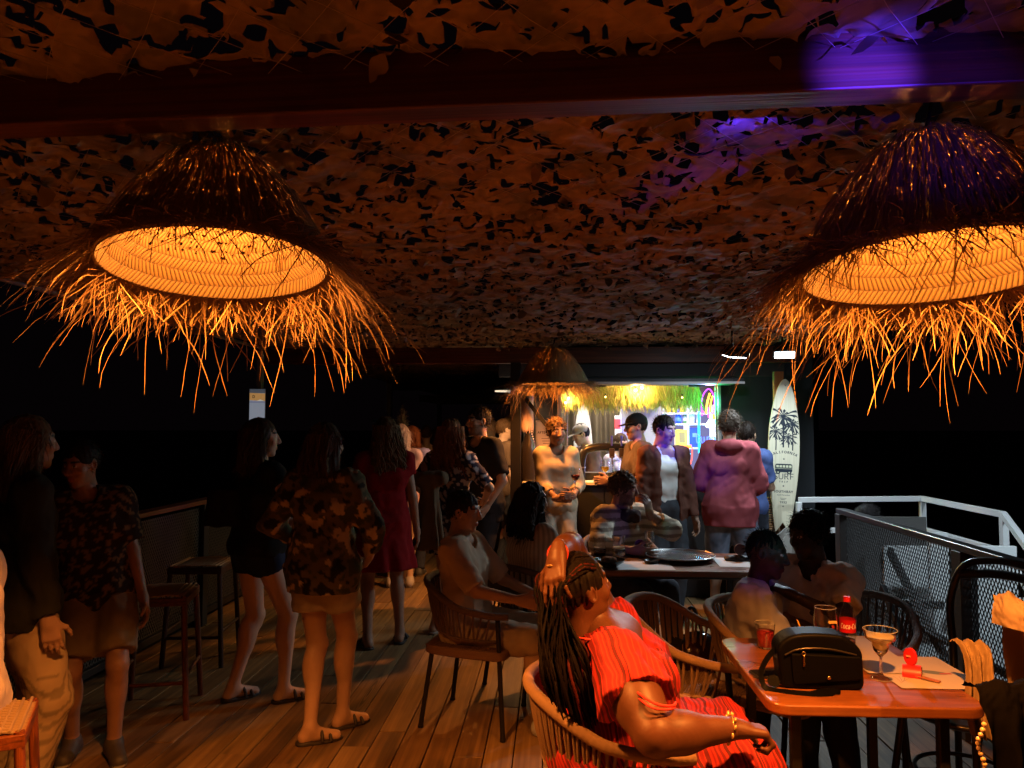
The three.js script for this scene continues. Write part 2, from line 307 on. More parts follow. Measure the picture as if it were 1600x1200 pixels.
{ // timber beams that carry the net
  const uvb = (g, s) => { const p = g.attributes.position, u = g.attributes.uv; for (let i = 0; i < p.count; i++) u.setXY(i, (p.getY(i) + p.getZ(i)) * 3 + s, p.getX(i) * 0.3 + s); return g; };
  const beam = (z, h, l, x0 = DX0, x1 = 2.3) => { const o = one('timber_beam', uvb(box(x1 - x0, h, 0.09, (x0 + x1) / 2, 2.33 + 0.0, 0, 0.006), z), beamMat, l, 'beam'); o.position.z = z; return o; };
  const b0 = beam(-1.66, 0.132, 'dark timber beam across the ceiling in front of the two straw lamps', DX0 - 0.2, 2.6); b0.position.y = 0.08; b0.rotation.y = -0.045;
  const b1 = beam(-7.66, 0.16, 'dark timber beam across the deck above the bar front', DX0, 2.4); b1.position.y = 0.02;
  const b2 = beam(-13.8, 0.16, 'timber beam across the far part of the deck', DX0, -0.4); b2.position.y = 0.04;
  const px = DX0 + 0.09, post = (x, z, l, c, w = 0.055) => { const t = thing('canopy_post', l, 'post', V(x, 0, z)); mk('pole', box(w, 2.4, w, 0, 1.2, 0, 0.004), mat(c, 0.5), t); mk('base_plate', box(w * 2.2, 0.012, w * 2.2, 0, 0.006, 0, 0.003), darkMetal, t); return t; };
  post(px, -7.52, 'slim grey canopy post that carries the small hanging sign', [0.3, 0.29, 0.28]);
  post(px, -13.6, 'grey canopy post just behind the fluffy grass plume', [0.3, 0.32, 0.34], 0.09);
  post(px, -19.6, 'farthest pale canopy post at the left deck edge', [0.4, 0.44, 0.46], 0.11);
  const bp = thing('bar_post', 'thick black post at the left corner of the bar', 'post', V(at(806, 700, 7.55).x, 0, -7.55)); mk('pole', box(0.1, 2.27, 0.1, 0, 1.135, 0, 0.006), blackMetal, bp); mk('brace', slab([0.03, 2.0, 0.02], [0.34, 1.6, 0.02], 0.03, 0.04), blackMetal, bp);
  // slatted flat ceiling beyond the bar
  const sc = thing('slatted_soffit', 'pale slatted roof panel seen under the canopy left of the bar', 'roof', V(-1.0, 2.02, -11.4));
  for (let i = 0; i < 9; i++) mk('slat', box(1.9, 0.02, 0.16, 0, 0, -i * 0.19, 0.004), mat([0.22, 0.19, 0.17], 0.6), sc);
  mk('fascia', box(1.96, 0.1, 0.04, 0, 0.03, 0.13), darkMetal, sc);
  const dl = thing('disc_lamp', 'round flat lamp under the slatted roof left of the bar', 'lamp', at(793, 612, 7.9)); mk('diffuser', cyl(0.13, 0.13, 0.03, 0, 0, 0, 30), glow([1, 0.8, 0.55], 1.2), dl); mk('rim', new THREE.TorusGeometry(0.133, 0.01, 8, 40).rotateX(PI / 2).translate(0, 0.02, 0), darkMetal, dl); const l = new THREE.SpotLight(new THREE.Color().setRGB(1, 0.55, 0.22), 8, 0, 1.5, 0.3); l.position.set(0, -0.02, 0); l.target.position.copy(dl.position).setY(0); scene.add(l.target); l.shadow.radius = 5; l.castShadow = true; l.name = 'lamp_glow'; dl.add(l);
}

// ---------- straw pendant lamps ----------
const strawLamp = (() => {
  const root = new THREE.Group();
  seed = 31;
  const prof = (t) => { const r = 0.292 * Math.max(0.03, t), y = 0.335 * (1 - Math.pow(t, 1.8)); return [r, y]; };   // t 0 crown .. 1 rim
  { // woven bowl, some meshes of the weave left open
    const P = [], U = [], I = [], A = 220, B = 64;
    for (let j = 0; j <= B; j++) for (let i = 0; i <= A; i++) { const [r, y] = prof(j / B), a = i / A * PI * 2; P.push(r * Math.cos(a), y, r * Math.sin(a)); U.push(i / A, j / B); }
    for (let j = 0; j < B; j++) for (let i = 0; i < A; i++) { if (j < B * 0.8 && rnd() < 0.36 * (1 - 0.95 * j / B)) continue; const a = j * (A + 1) + i, b = a + A + 1; I.push(a, b, a + 1, b, b + 1, a + 1); }
    const g = new THREE.BufferGeometry(); g.setAttribute('position', new THREE.Float32BufferAttribute(P, 3)); g.setAttribute('uv', new THREE.Float32BufferAttribute(U, 2)); g.setIndex(I); g.computeVertexNormals();
    const chev = (u, v) => { const R = v * 2, row = Math.floor(R), fv = R - row, s = ((row & 1 ? fv : 1 - fv) * 1.3 + u * 2 + 2) % 1, w = Math.sin(s * PI), e = Math.sin(fv * PI); return Math.pow(w, 0.5) * (0.45 + 0.55 * Math.pow(e, 0.4)); };
    const bt = noiseTex(128, 128, (u, v) => chev(u, v)), ct = noiseTex(128, 128, (u, v) => { const k = 0.45 + 0.55 * chev(u, v), m = 1 + 0.15 * ns(u * 20, v * 40, 2); return [0.42 * k * m, 0.34 * k * m, 0.2 * k]; }, true);
    for (const t of [bt, ct]) t.repeat.set(64, 9);
    mk('woven_bowl', g, mat([0.9, 0.86, 0.75], 0.75, { map: ct, bumpMap: bt, bumpScale: 0.004, transmission: 0.06 }), root);
    const rim = new THREE.TorusGeometry(0.2975, 0.0045, 8, 90).rotateX(PI / 2).translate(0, 0.006, 0); mk('rim_braid', rim, mat([0.3, 0.2, 0.09], 0.8), root);
  }
  const rs = ribbonSet();
  for (let k = 0; k < 4300; k++) {
    const inner = k > 3400, a0 = rnd() * PI * 2, t0 = inner ? 0.97 : rnd() < 0.3 ? rr(0.02, 0.25) : rr(0.25, 0.9), pts = [], tw = rr(-0.3, 0.3) * (inner ? 1.6 : 1), lift = rr(0.004, 0.026), L = rnd() < 0.07 ? rr(0.25, 0.4) : rr(0.04, 0.25) * (0.8 + 0.5 * ns(a0 * 2.5, 1, 1)), dr = rr(0, 0.7), w = rr(0.0011, 0.0031);
    const front = Math.sin(a0), bare = front > 0.45 && rnd() < 0.93, end = inner ? 1 : bare ? (rnd() < 0.85 ? 1 : rr(Math.min(t0 + 0.05, 0.9), 0.99)) : rnd() < 0.2 ? rr(t0 + 0.05, 1) : 1; if (inner && front > 0.3 && rnd() < 0.9) continue;
    for (let i = 0; i <= 7; i++) { const t = lerp(t0, Math.max(end, t0 + 0.05), i / 7), [r, y] = prof(Math.min(t, 1)), a = a0 + tw * (t - t0), o = inner ? 0.004 : lift * Math.min(1, i / 2) + 0.004; pts.push(V((r + o) * Math.cos(a), y + o * 0.7, (r + o) * Math.sin(a))); }
    if (end === 1) { // free fringe beyond the rim
      const L2 = bare ? rnd() < 0.15 ? rr(0.1, 0.28) : rr(0.012, 0.05) : L;
      let p = pts[pts.length - 1].clone(), a = a0 + tw * (1 - t0), el = -rr(0, 0.7), curl = rr(-1.1, 1.1), cl = ns(a0 * 2.2, 3, inner ? 1 : 5), da = rr(-0.9, 0.9) + tw * 0.5 + 0.9 * cl; el += 0.35 * ns(a0 * 3, 9, 2);
      for (let i = 0; i < 8; i++) { const s = L2 / 8; a += curl * 0.12; el -= dr * 0.1 + (i > 4 ? rr(-0.1, 0.22) : 0); const d = V(Math.cos(el) * Math.cos(a + da), Math.sin(el), Math.cos(el) * Math.sin(a + da)); p = p.clone().addScaledVector(d, s); pts.push(p); }
    }
    const b = rr(0.65, 1.1), side = V(Math.cos(a0), rr(0.2, 1.2), Math.sin(a0)); rs.add(pts, w, [0.3 * b, 0.185 * b * rr(0.9, 1.05), 0.07 * b], side);
  }
  mk('straw', rs.build(), vmat(0.7, { transmission: 0.1 }), root, 'stuff');
  mk('crown_knot', [new THREE.SphereGeometry(0.035, 14, 10).scale(1, 0.7, 1).translate(0, 0.335, 0)], mat([0.3, 0.2, 0.09], 0.9), root);
  const sk = mk('socket', cyl(0.022, 0.022, 0.1, 0, 0.21, 0), blackMetal, root);
  mk('bulb', new THREE.SphereGeometry(0.036, 18, 14).translate(0, 0.175, 0), glow([1, 0.5, 0.12], 8), sk);
  return root;
})();
function hangLamp(px, py, d, turn, tilt, cand, label, first) {
  const o = first ? strawLamp : strawLamp.clone(); if (!first) o.children.filter((c) => c.isLight || c.name === 'cord').forEach((c) => o.remove(c)); if (!o.parent) scene.add(o); o.name = numbered('straw_pendant_lamp');
  const p = py === null ? px : at(px, py, d); o.position.copy(p); o.rotation.set(-tilt, turn, 0, 'XYZ'); o.updateMatrixWorld(true);
  o.rotation.z = px === 338 ? 0.05 : 0; o.updateMatrixWorld(true); tag(o, label, 'pendant lamp', 'straw pendant lamps under the net');
  const top = V(0, 0.34, 0).applyMatrix4(o.matrixWorld), c = tube([[top.x, top.y, top.z], [top.x + 0.01, (top.y + 2.42) / 2, top.z], [top.x + 0.02, 2.43, top.z]], 0.005, 6);
  const w = new THREE.Mesh(c.applyMatrix4(o.matrixWorld.clone().invert()), blackMetal); w.name = 'cord'; add(w, o);
  const l = new THREE.PointLight(AMBER, 4.6); l.position.set(0, 0.175, 0); l.castShadow = true; l.shadow.radius = 1.7; l.name = 'bulb_glow'; o.add(l);
  const k = new THREE.SpotLight(AMBER, cand, 0, 1.13, 0.4), dn = V(0, -1, 0).applyMatrix4(o.matrixWorld); k.position.set(0, 0.165, 0); k.target.position.copy(dn); scene.add(k.target); k.castShadow = true; k.shadow.radius = 1.7; k.name = 'bulb_glow'; o.add(k); return o;
}
hangLamp(338, 418, 2.02, -0.25, 0.11, 23, 'left straw pendant lamp hanging below the timber beam', true);
hangLamp(1462, 424, 1.83, 0.35, 0.11, 27, 'right straw pendant lamp cut by the photo edge');
hangLamp(864, 600, 6.9, 0.1, 0.0, 11, 'small far straw pendant lamp in front of the bar');
hangLamp(V(-0.6, 2.02, 2.5), null, 0, 1.4, 0.0, 26, 'straw pendant lamp hanging behind the place of the viewer');
// ---------- bar kiosk ----------
const BZ = -7.95, bx = (px, d = 7.95) => at(px, 665, d).x;
const kiosk = thing('bar_kiosk', 'dark bar kiosk with a wide lit serving opening', 'bar', V(0, 0, 0));
{
  const L = bx(818), oL = bx(877), oR = bx(1119), R = 2.62, top = 2.5, oT = 2.06, zb = -10.3;
  mk('front_wall', [box(oL - L, top, 0.06, (L + oL) / 2, top / 2, BZ, 0), box(R - oR, top, 0.06, (R + oR) / 2, top / 2, BZ, 0), box(oR - oL, top - oT, 0.06, (oL + oR) / 2, (top + oT) / 2, BZ, 0), box(oR - oL, 1.06, 0.06, (oL + oR) / 2, 0.53, BZ, 0)], darkWall, kiosk);
  mk('side_wall', [box(0.06, top, zb - BZ, L - 0.031, top / 2, (zb + BZ) / 2, 0)], mat([0.03, 0.03, 0.035], 0.8), kiosk);
  mk('side_wall', [box(0.06, top, zb - BZ, R + 0.031, top / 2, (zb + BZ) / 2, 0)], mat([0.03, 0.03, 0.035], 0.8), kiosk);
  mk('back_wall', box(R - L + 0.1, top, 0.06, (L + R) / 2, top / 2, zb - 0.032, 0), mat([0.16, 0.125, 0.1], 0.8), kiosk);
  mk('roof', box(R - L + 0.3, 0.08, BZ - zb + 0.3, (L + R) / 2, top + 0.042, (zb + BZ) / 2, 0), mat([0.03, 0.03, 0.03], 0.8), kiosk);
  mk('inner_ceiling', box(R - L - 0.06, 0.02, BZ - zb - 0.12, (L + R) / 2, top - 0.06, (zb + BZ) / 2, 0), mat([0.5, 0.47, 0.42], 0.8), kiosk);
  mk('inner_floor', box(R - L - 0.06, 0.02, BZ - zb - 0.12, (L + R) / 2, 0.016, (zb + BZ) / 2, 0), mat([0.1, 0.09, 0.08], 0.7), kiosk);
  mk('inner_side', box(0.02, top - 0.1, BZ - zb - 0.12, R - 0.32, top / 2, (zb + BZ) / 2, 0), mat([0.35, 0.3, 0.28], 0.7), kiosk);
  // raised shutter and its rails
  mk('shutter', box(oR - oL + 0.25, 0.035, 0.62, (oL + oR) / 2, 2.075, BZ + 0.36, 0.004).rotateX(0), mat([0.03, 0.03, 0.035], 0.5), kiosk);
  mk('shutter_edge', box(oR - oL + 0.26, 0.022, 0.012, (oL + oR) / 2, 2.052, BZ + 0.675, 0.003), mat([0.5, 0.48, 0.46], 0.4), kiosk);
  for (const [x, w] of [[oL - 0.02, 0.035], [oL + 0.06, 0.012], [oR + 0.02, 0.03]]) mk('frame_rail', box(w, oT - 1.1, 0.05, x, (oT + 1.1) / 2, BZ + 0.06, 0.003), mat([0.42, 0.42, 0.46], 0.35, { metalness: 0.6 }), kiosk);
  for (const px of [935, 1090]) mk('stay', box(0.16, 0.016, 0.016, bx(px, 7.4), 2.03, -7.42, 0.002), blackMetal, kiosk);
  mk('fascia', box(2.9, 0.2, 0.03, bx(1000), 2.25, BZ + 0.055, 0.003), mat([0.035, 0.03, 0.03], 0.6), kiosk);
  // ceiling panel lamp of the bar
  mk('ceiling_light', box(1.5, 0.03, 0.5, 0.85, 2.4, -9.0, 0.003), glow([1, 0.93, 0.85], 2.2), kiosk);
  const r = new THREE.RectAreaLight(new THREE.Color().setRGB(1, 0.86, 0.72), 26, 1.5, 0.5); r.position.set(0.85, 2.37, -9.0); r.lookAt(0.85, 0, -9.0); r.name = 'ceiling_light_glow'; kiosk.add(r);
  const ct = thing('bar_counter', 'long black bar counter with a pale wooden top', 'counter', V(0, 0, 0));
  const cL = bx(816, 7.5), cR = bx(1200, 7.5), n = 9;
  mk('body', box(cR - cL - 0.06, 1.07, 0.34, (cL + cR) / 2, 0.535, -7.74, 0), mat([0.012, 0.012, 0.013], 0.6), ct);
  for (let i = 0; i < n; i++) { const w = (cR - cL - 0.06) / n; mk('front_panel', box(w - 0.008, 1.03, 0.016, cL + 0.03 + (i + 0.5) * w, 0.525, -7.56, 0.003), mat([0.014, 0.014, 0.015], 0.5), ct); }
  mk('top_plank', box(cR - cL, 0.03, 0.42, (cL + cR) / 2, 1.088, -7.72, 0.005), mat([0.82, 0.74, 0.52], 0.45, { bumpMap: grainTex, bumpScale: 0.0004 }), ct);
  mk('back_ledge', box(bx(1200) - bx(900) - 0.35, 0.075, 0.14, bx(1015) - 0.02, 1.142, -7.85, 0.006), mat([0.015, 0.015, 0.016], 0.4), ct);
}
{ // curtain of the back
  const P = [], n = 90, x0 = bx(868, 9.7), x1 = bx(985, 9.7), g = new THREE.PlaneGeometry(x1 - x0, 2.0, n, 30), p = g.attributes.position;
  for (let i = 0; i < p.count; i++) { const x = p.getX(i), y = p.getY(i), pull = (1 - y) * 0.06; p.setZ(i, 0.045 * Math.sin(x * 46 + 1.5 * ns(x * 4, y, 1) + pull * 8) + 0.02 * ns(x * 16, y * 1.5, 3)); }
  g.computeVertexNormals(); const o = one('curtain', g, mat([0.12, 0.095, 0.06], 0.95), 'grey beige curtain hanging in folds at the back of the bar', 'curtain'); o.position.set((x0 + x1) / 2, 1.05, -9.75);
}
{ // shelf unit with bright back panel
  const s = thing('bottle_shelf', 'white lit bottle shelf unit at the back right of the bar', 'shelf', V(0, 0, 0));
  const x0 = bx(1003, 9.6), x1 = bx(1116, 9.6), c = (x0 + x1) / 2, w = x1 - x0;
  mk('back_panel', box(w, 1.02, 0.02, c, 1.36, -9.93, 0.002), glow([0.5, 0.48, 1], 0.42), s);
  const wm = mat([0.75, 0.75, 0.78], 0.4);
  for (const y of [1.8, 1.665, 1.37, 1.0]) mk('shelf_board', box(w, 0.022, 0.3, c, y, -9.77, 0.003), wm, s);
  for (const x of [x0 - 0.012, c + 0.13, x1 + 0.012]) mk('upright', box(0.022, 1.1, 0.3, x, 1.36, -9.77, 0.003), wm, s);
  const l = new THREE.RectAreaLight(new THREE.Color().setRGB(0.5, 0.48, 1), 5, w, 0.95); l.position.set(c, 1.36, -9.9); l.lookAt(c, 1.36, 0); l.name = 'panel_glow'; s.add(l);
  const b = thing('menu_board', 'grey menu board with white frame beside the bottle shelf', 'board', V(bx(1003, 9.5), 1.78, -9.5));
  mk('panel', box(0.5, 0.5, 0.012, 0, -0.12, 0, 0.002), mat([0.3, 0.32, 0.33], 0.4), b); mk('frame', [box(0.52, 0.02, 0.02, 0, 0.14, 0.006), box(0.02, 0.52, 0.02, -0.26, -0.12, 0.006)], wm, b);
  const rs = thing('wall_strip', 'red and white upright strip sign left of the menu board', 'sign', V(bx(965, 9.45), 1.6, -9.45));
  mk('strip', box(0.07, 0.46, 0.015, 0, -0.06, 0, 0.002), wm, rs); mk('red_band', box(0.072, 0.12, 0.017, 0, 0.07, 0.001, 0.002), mat([0.7, 0.06, 0.08], 0.5), rs);
  one('storage_box', box(0.38, 0.1, 0.2, bx(1000, 9.4), 1.93, -9.45, 0.004), mat([0.55, 0.32, 0.12], 0.7), 'orange brown wooden box on top of the menu board', 'box');
}
const bottleShape = (h, r, nk = 0.34) => lathe([[0.001, 0], [r * 0.95, 0.002], [r, 0.012], [r, h * 0.56], [r * 0.92, h * 0.62], [r * nk, h * 0.76], [r * nk * 0.92, h * 0.95], [r * nk * 1.08, h * 0.955], [r * nk * 1.08, h], [0.001, h]], 16);
function bottle(pos, h, r, c, capc, labelc, text, extra = {}) {
  const t = thing('liquor_bottle', text, 'bottle', pos, 0, 'bottles on the bar shelf');
  const bd = mk('body', bottleShape(h * 0.95, r), mat(c, 0.12, extra), t); mk('cap', cyl(r * 0.4, r * 0.4, h * 0.09, 0, h * 0.92, 0, 12), mat(capc, 0.4), t);
  if (labelc) mk('paper_label', new THREE.CylinderGeometry(r * 1.015, r * 1.015, h * 0.26, 18, 1, true).translate(0, h * 0.3, 0), mat(labelc, 0.6), bd); return t;
}
{
  const y1 = 1.812, y2 = 1.677, P = (px) => bx(px, 9.72);
  bottle(V(P(1020), y2, -9.72), 0.27, 0.036, [0.7, 0.78, 0.8], [0.7, 0.7, 0.7], [0.8, 0.8, 0.78], 'clear bottle with white label, first on the left of the shelf', { transmission: 0.6 });
  bottle(V(P(1036), y2, -9.72), 0.29, 0.036, [0.75, 0.8, 0.8], [0.75, 0.75, 0.75], null, 'clear bottle with silver cap left of the gold bottles', { transmission: 0.6 });
  bottle(V(P(1046), y1, -9.76), 0.2, 0.03, [0.75, 0.52, 0.08], [0.8, 0.6, 0.2], null, 'gold bottle on the top shelf, left one of three');
  bottle(V(P(1055), y1, -9.74), 0.24, 0.032, [0.8, 0.6, 0.12], [0.75, 0.6, 0.25], [0.8, 0.7, 0.3], 'tall gold bottle with pale yellow label, middle of three');
  bottle(V(P(1067), y1, -9.76), 0.22, 0.03, [0.8, 0.62, 0.1], [0.7, 0.5, 0.2], null, 'gold bottle on the top shelf, right one of three');
  bottle(V(P(1059), y2, -9.68), 0.17, 0.04, [0.03, 0.1, 0.75], [0.1, 0.15, 0.8], [0.1, 0.25, 0.9], 'squat bright blue bottle below the gold bottles');
  bottle(V(P(1070), y2, -9.7), 0.2, 0.028, [0.12, 0.3, 0.14], [0.7, 0.7, 0.6], [0.75, 0.75, 0.7], 'small green bottle right of the blue one');
  bottle(V(P(1080), y2, -9.7), 0.32, 0.04, [0.7, 0.76, 0.8], [0.7, 0.12, 0.12], [0.75, 0.78, 0.8], 'large clear bottle with red cap near the neon');
  bottle(V(P(1091), y2, -9.7), 0.22, 0.03, [0.6, 0.6, 0.65], [0.2, 0.2, 0.22], null, 'grey bottle at the right end of the shelf');
  const yb = thing('carton', 'bright yellow drinks carton under the bottle shelf', 'carton', V(P(1064), 1.382, -9.7)); mk('box', box(0.16, 0.22, 0.1, 0, 0.11, 0), mat([0.85, 0.62, 0.03], 0.5), yb); mk('print', box(0.07, 0.13, 0.004, 0, 0.12, 0.052, 0.001), mat([0.35, 0.22, 0.05], 0.6), yb);
  const bb = thing('carton', 'deep blue drinks carton beside the yellow one', 'carton', V(P(1084), 1.382, -9.7)); mk('box', box(0.13, 0.24, 0.1, 0, 0.12, 0), mat([0.03, 0.05, 0.55], 0.5), bb); mk('print', box(0.06, 0.05, 0.004, 0, 0.15, 0.052, 0.001), mat([0.2, 0.3, 0.85], 0.5), bb);
}
// neon signs: thin glowing tubes, each with a light of its colour
function neon(name, label, pos, paths, lights) {
  const t = thing(name, label, 'neon sign', pos);
  for (const [pts, c, k = 3.5, r = 0.007] of paths) mk('neon_tube', tube(pts, r, 8, Math.max(12, pts.length * 6)), glow(c, k), t);
  for (const [c, i, p] of lights) { const l = new THREE.PointLight(new THREE.Color().setRGB(...c), i); l.position.set(...p); l.shadow.radius = 3; l.name = 'neon_glow'; l.castShadow = true; t.add(l); } return t;
}
{
  const PK = [1, 0.08, 0.35], YL = [1, 0.6, 0.02], PU = [0.45, 0.06, 1], GR = [0.02, 1, 0.35], CY = [0.02, 0.75, 1], BL = [0.05, 0.12, 1], RD = [1, 0.08, 0.03], WH = [0.9, 0.95, 1];
  neon('neon_surfboard_sign', 'neon sign in pink, purple and yellow shaped like a surfboard', V(bx(1107, 8.9), 1.9, -8.9), [
    [[[-0.07, -0.14, 0], [-0.075, 0, 0], [-0.045, 0.12, 0], [0.01, 0.17, 0], [0.06, 0.1, 0], [0.07, -0.02, 0], [0.06, -0.14, 0]], PU], [[[-0.03, -0.12, 0.01], [-0.01, 0.02, 0.01], [0.02, 0.12, 0.01]], YL, 4, 0.012], [[[0.02, -0.1, 0.01], [0.03, 0.02, 0.01], [0.05, 0.09, 0.01]], YL, 4, 0.01],
    [[[-0.07, -0.08, 0.01], [-0.03, -0.12, 0.01], [0.0, -0.06, 0.01], [0.05, -0.12, 0.01]], PK], [[[0, -0.16, 0.01], [0.0, -0.04, 0.01]], PK]], [[[1, 0.1, 0.6], 1.0, [0, 0, 0.1]]]);
  neon('neon_strip', 'upright green neon strip on the right edge of the bar opening', V(bx(1119, 8.0), 1.88, -8.0), [[[[0, -0.22, 0.02], [0, 0, 0.02], [0, 0.17, 0.02]], [0.05, 1, 0.42], 5, 0.013]], [[[0.05, 1, 0.3], 1.2, [-0.05, 0, 0.12]]]);
  neon('neon_arrow_sign', 'white neon arrow above blue lettering in the bar', V(bx(1112, 8.8), 1.62, -8.8), [[[[-0.02, 0.1, 0], [-0.06, 0.02, 0], [0.04, 0.03, 0], [-0.03, 0.06, 0], [0.05, -0.09, 0]], WH, 4, 0.01], [[[0.02, 0.16, 0], [0.03, 0.1, 0]], YL, 4, 0.014]], []);
  const q = []; const lt = (x, a) => q.push([a.map(([u, v]) => [x + u * 0.04, v * 0.1, 0]), BL, 5, 0.006]);
  lt(-0.16, [[1, 0.8], [0.3, 1], [0, 0.5], [0.3, 0], [1, 0.2], [1, 0.5], [0.6, 0.5]]); lt(-0.105, [[0, 0.7], [0.1, 0.1], [0.7, 0.1], [0.8, 0.7]]); lt(-0.055, [[0.4, 0], [0.4, 0.7]]); lt(-0.03, [[0, 0], [0, 0.7], [0.6, 0.65], [0.7, 0]]); lt(0.02, [[0, 0], [0, 0.7], [0.6, 0.65], [0.7, 0]]); lt(0.07, [[0.8, 0.1], [0.1, 0.1], [0, 0.5], [0.5, 0.7], [0.8, 0.45], [0, 0.4]]); lt(0.12, [[0.7, 0.65], [0, 0.55], [0.7, 0.2], [0, 0.02]]);
  neon('neon_lettering', 'blue neon lettering below the white arrow', V(bx(1110, 8.9), 1.45, -8.9), q, [[[0.06, 0.1, 1], 2.2, [0, 0.05, 0.15]]]);
  neon('neon_tube_light', 'upright cyan neon tube on the shelf upright', V(bx(1092, 9.4), 1.6, -9.4), [[[[0, -0.28, 0], [0, 0, 0], [0, 0.22, 0]], CY, 4, 0.012]], [[[0.05, 0.6, 1], 1.0, [0, -0.1, 0.12]]]);
  neon('neon_crest_sign', 'red and cyan neon crest low on the bar back shelf', V(bx(1068, 9.3), 1.24, -9.3), [
    [[[-0.1, 0.15, 0], [-0.09, 0, 0], [-0.04, -0.12, 0], [0, -0.16, 0]], RD], [[[0.1, 0.15, 0], [0.09, 0, 0], [0.04, -0.12, 0], [0, -0.16, 0]], RD], [[[-0.09, 0.16, 0], [0.09, 0.16, 0]], [1, 0.2, 0.02], 4, 0.02], [[[-0.07, 0.08, 0], [-0.03, 0.0, 0], [0.0, 0.08, 0], [0.03, 0.0, 0], [0.07, 0.08, 0]], CY, 4, 0.012], [[[-0.05, -0.02, 0], [0, -0.08, 0], [0.05, -0.02, 0]], CY, 4, 0.012]], [[[0.4, 0.5, 1], 0.4, [0, 0, 0.15]]]);
}
{ // thatch valance
  const rs = ribbonSet(); seed = 41; const x0 = bx(872, 8.3), x1 = bx(1092, 8.3);
  for (let i = 0; i < 2600; i++) { const x = rr(x0, x1), z = -8.3 + rr(-0.07, 0.07), y = 2.1 - rr(0, 0.12), L = rr(0.1, 0.24), a = rr(-0.35, 0.35), b = rr(0.5, 1.1), g = rnd(); rs.add([V(x, y, z), V(x + a * L * 0.4, y - L * 0.5, z + rr(0, 0.05)), V(x + a * L, y - L, z + rr(-0.02, 0.09))], rr(0.004, 0.01), g < 0.5 ? [0.42 * b, 0.5 * b, 0.1 * b] : [0.6 * b, 0.5 * b, 0.2 * b], V(0, 0.2, 1)); }
  const t = thing('thatch_valance', 'greenish straw thatch fringe along the top of the bar opening', 'thatch'); mk('straw', rs.build(), vmat(0.8, { transmission: 0.2 }), t, 'stuff'); mk('batten', bar([x0, 2.11, -8.3], [x1, 2.11, -8.3], 0.015), mat([0.3, 0.22, 0.1], 0.8), t);
  [[888, 622], [993, 610, 1], [1003, 606, 1], [884, 629], [946, 620], [1066, 621]].forEach(([px, py, big], i) => {
    const b = thing('string_bulb', ['warm bulb at the left end of the thatch', 'large warm bulb in the middle of the thatch, left of a pair', 'large warm bulb in the middle of the thatch, right of a pair', 'small low bulb beside the left end of the thatch', 'tiny bulb in the green part of the thatch', 'tiny bulb in the right part of the thatch'][i], 'light bulb', at(px, py, 8.18), 0, 'string light bulbs in the thatch');
    const r = big ? 0.018 : i > 3 ? 0.008 : 0.015; mk('bulb', new THREE.SphereGeometry(r, 14, 10), glow([1, 0.62, 0.2], 14), b); mk('cap', cyl(0.008, 0.008, 0.03, 0, r * 0.8, 0, 10), blackMetal, b);
    if (i < 3) { const l = new THREE.PointLight(new THREE.Color().setRGB(1, 0.55, 0.16), 1.8); l.name = 'bulb_glow'; l.castShadow = true; b.add(l); }
  });
  const sb = thing('leaning_board', 'small white surfboard leaning behind the barman', 'surfboard', V(bx(911, 9.5), 0.95, -9.55)); const sh = new THREE.Shape(); sh.moveTo(0, 1.1); sh.quadraticCurveTo(0.12, 0.7, 0.11, 0.3); sh.lineTo(0.08, 0); sh.lineTo(-0.08, 0); sh.lineTo(-0.11, 0.3); sh.quadraticCurveTo(-0.12, 0.7, 0, 1.1);
  mk('board', new THREE.ExtrudeGeometry(sh, { depth: 0.03, bevelSize: 0.008, bevelThickness: 0.008, bevelSegments: 2 }), mat([0.5, 0.52, 0.48], 0.4), sb); mk('fin', box(0.006, 0.1, 0.06, 0, 0.12, -0.03), whiteMetal, sb);
}
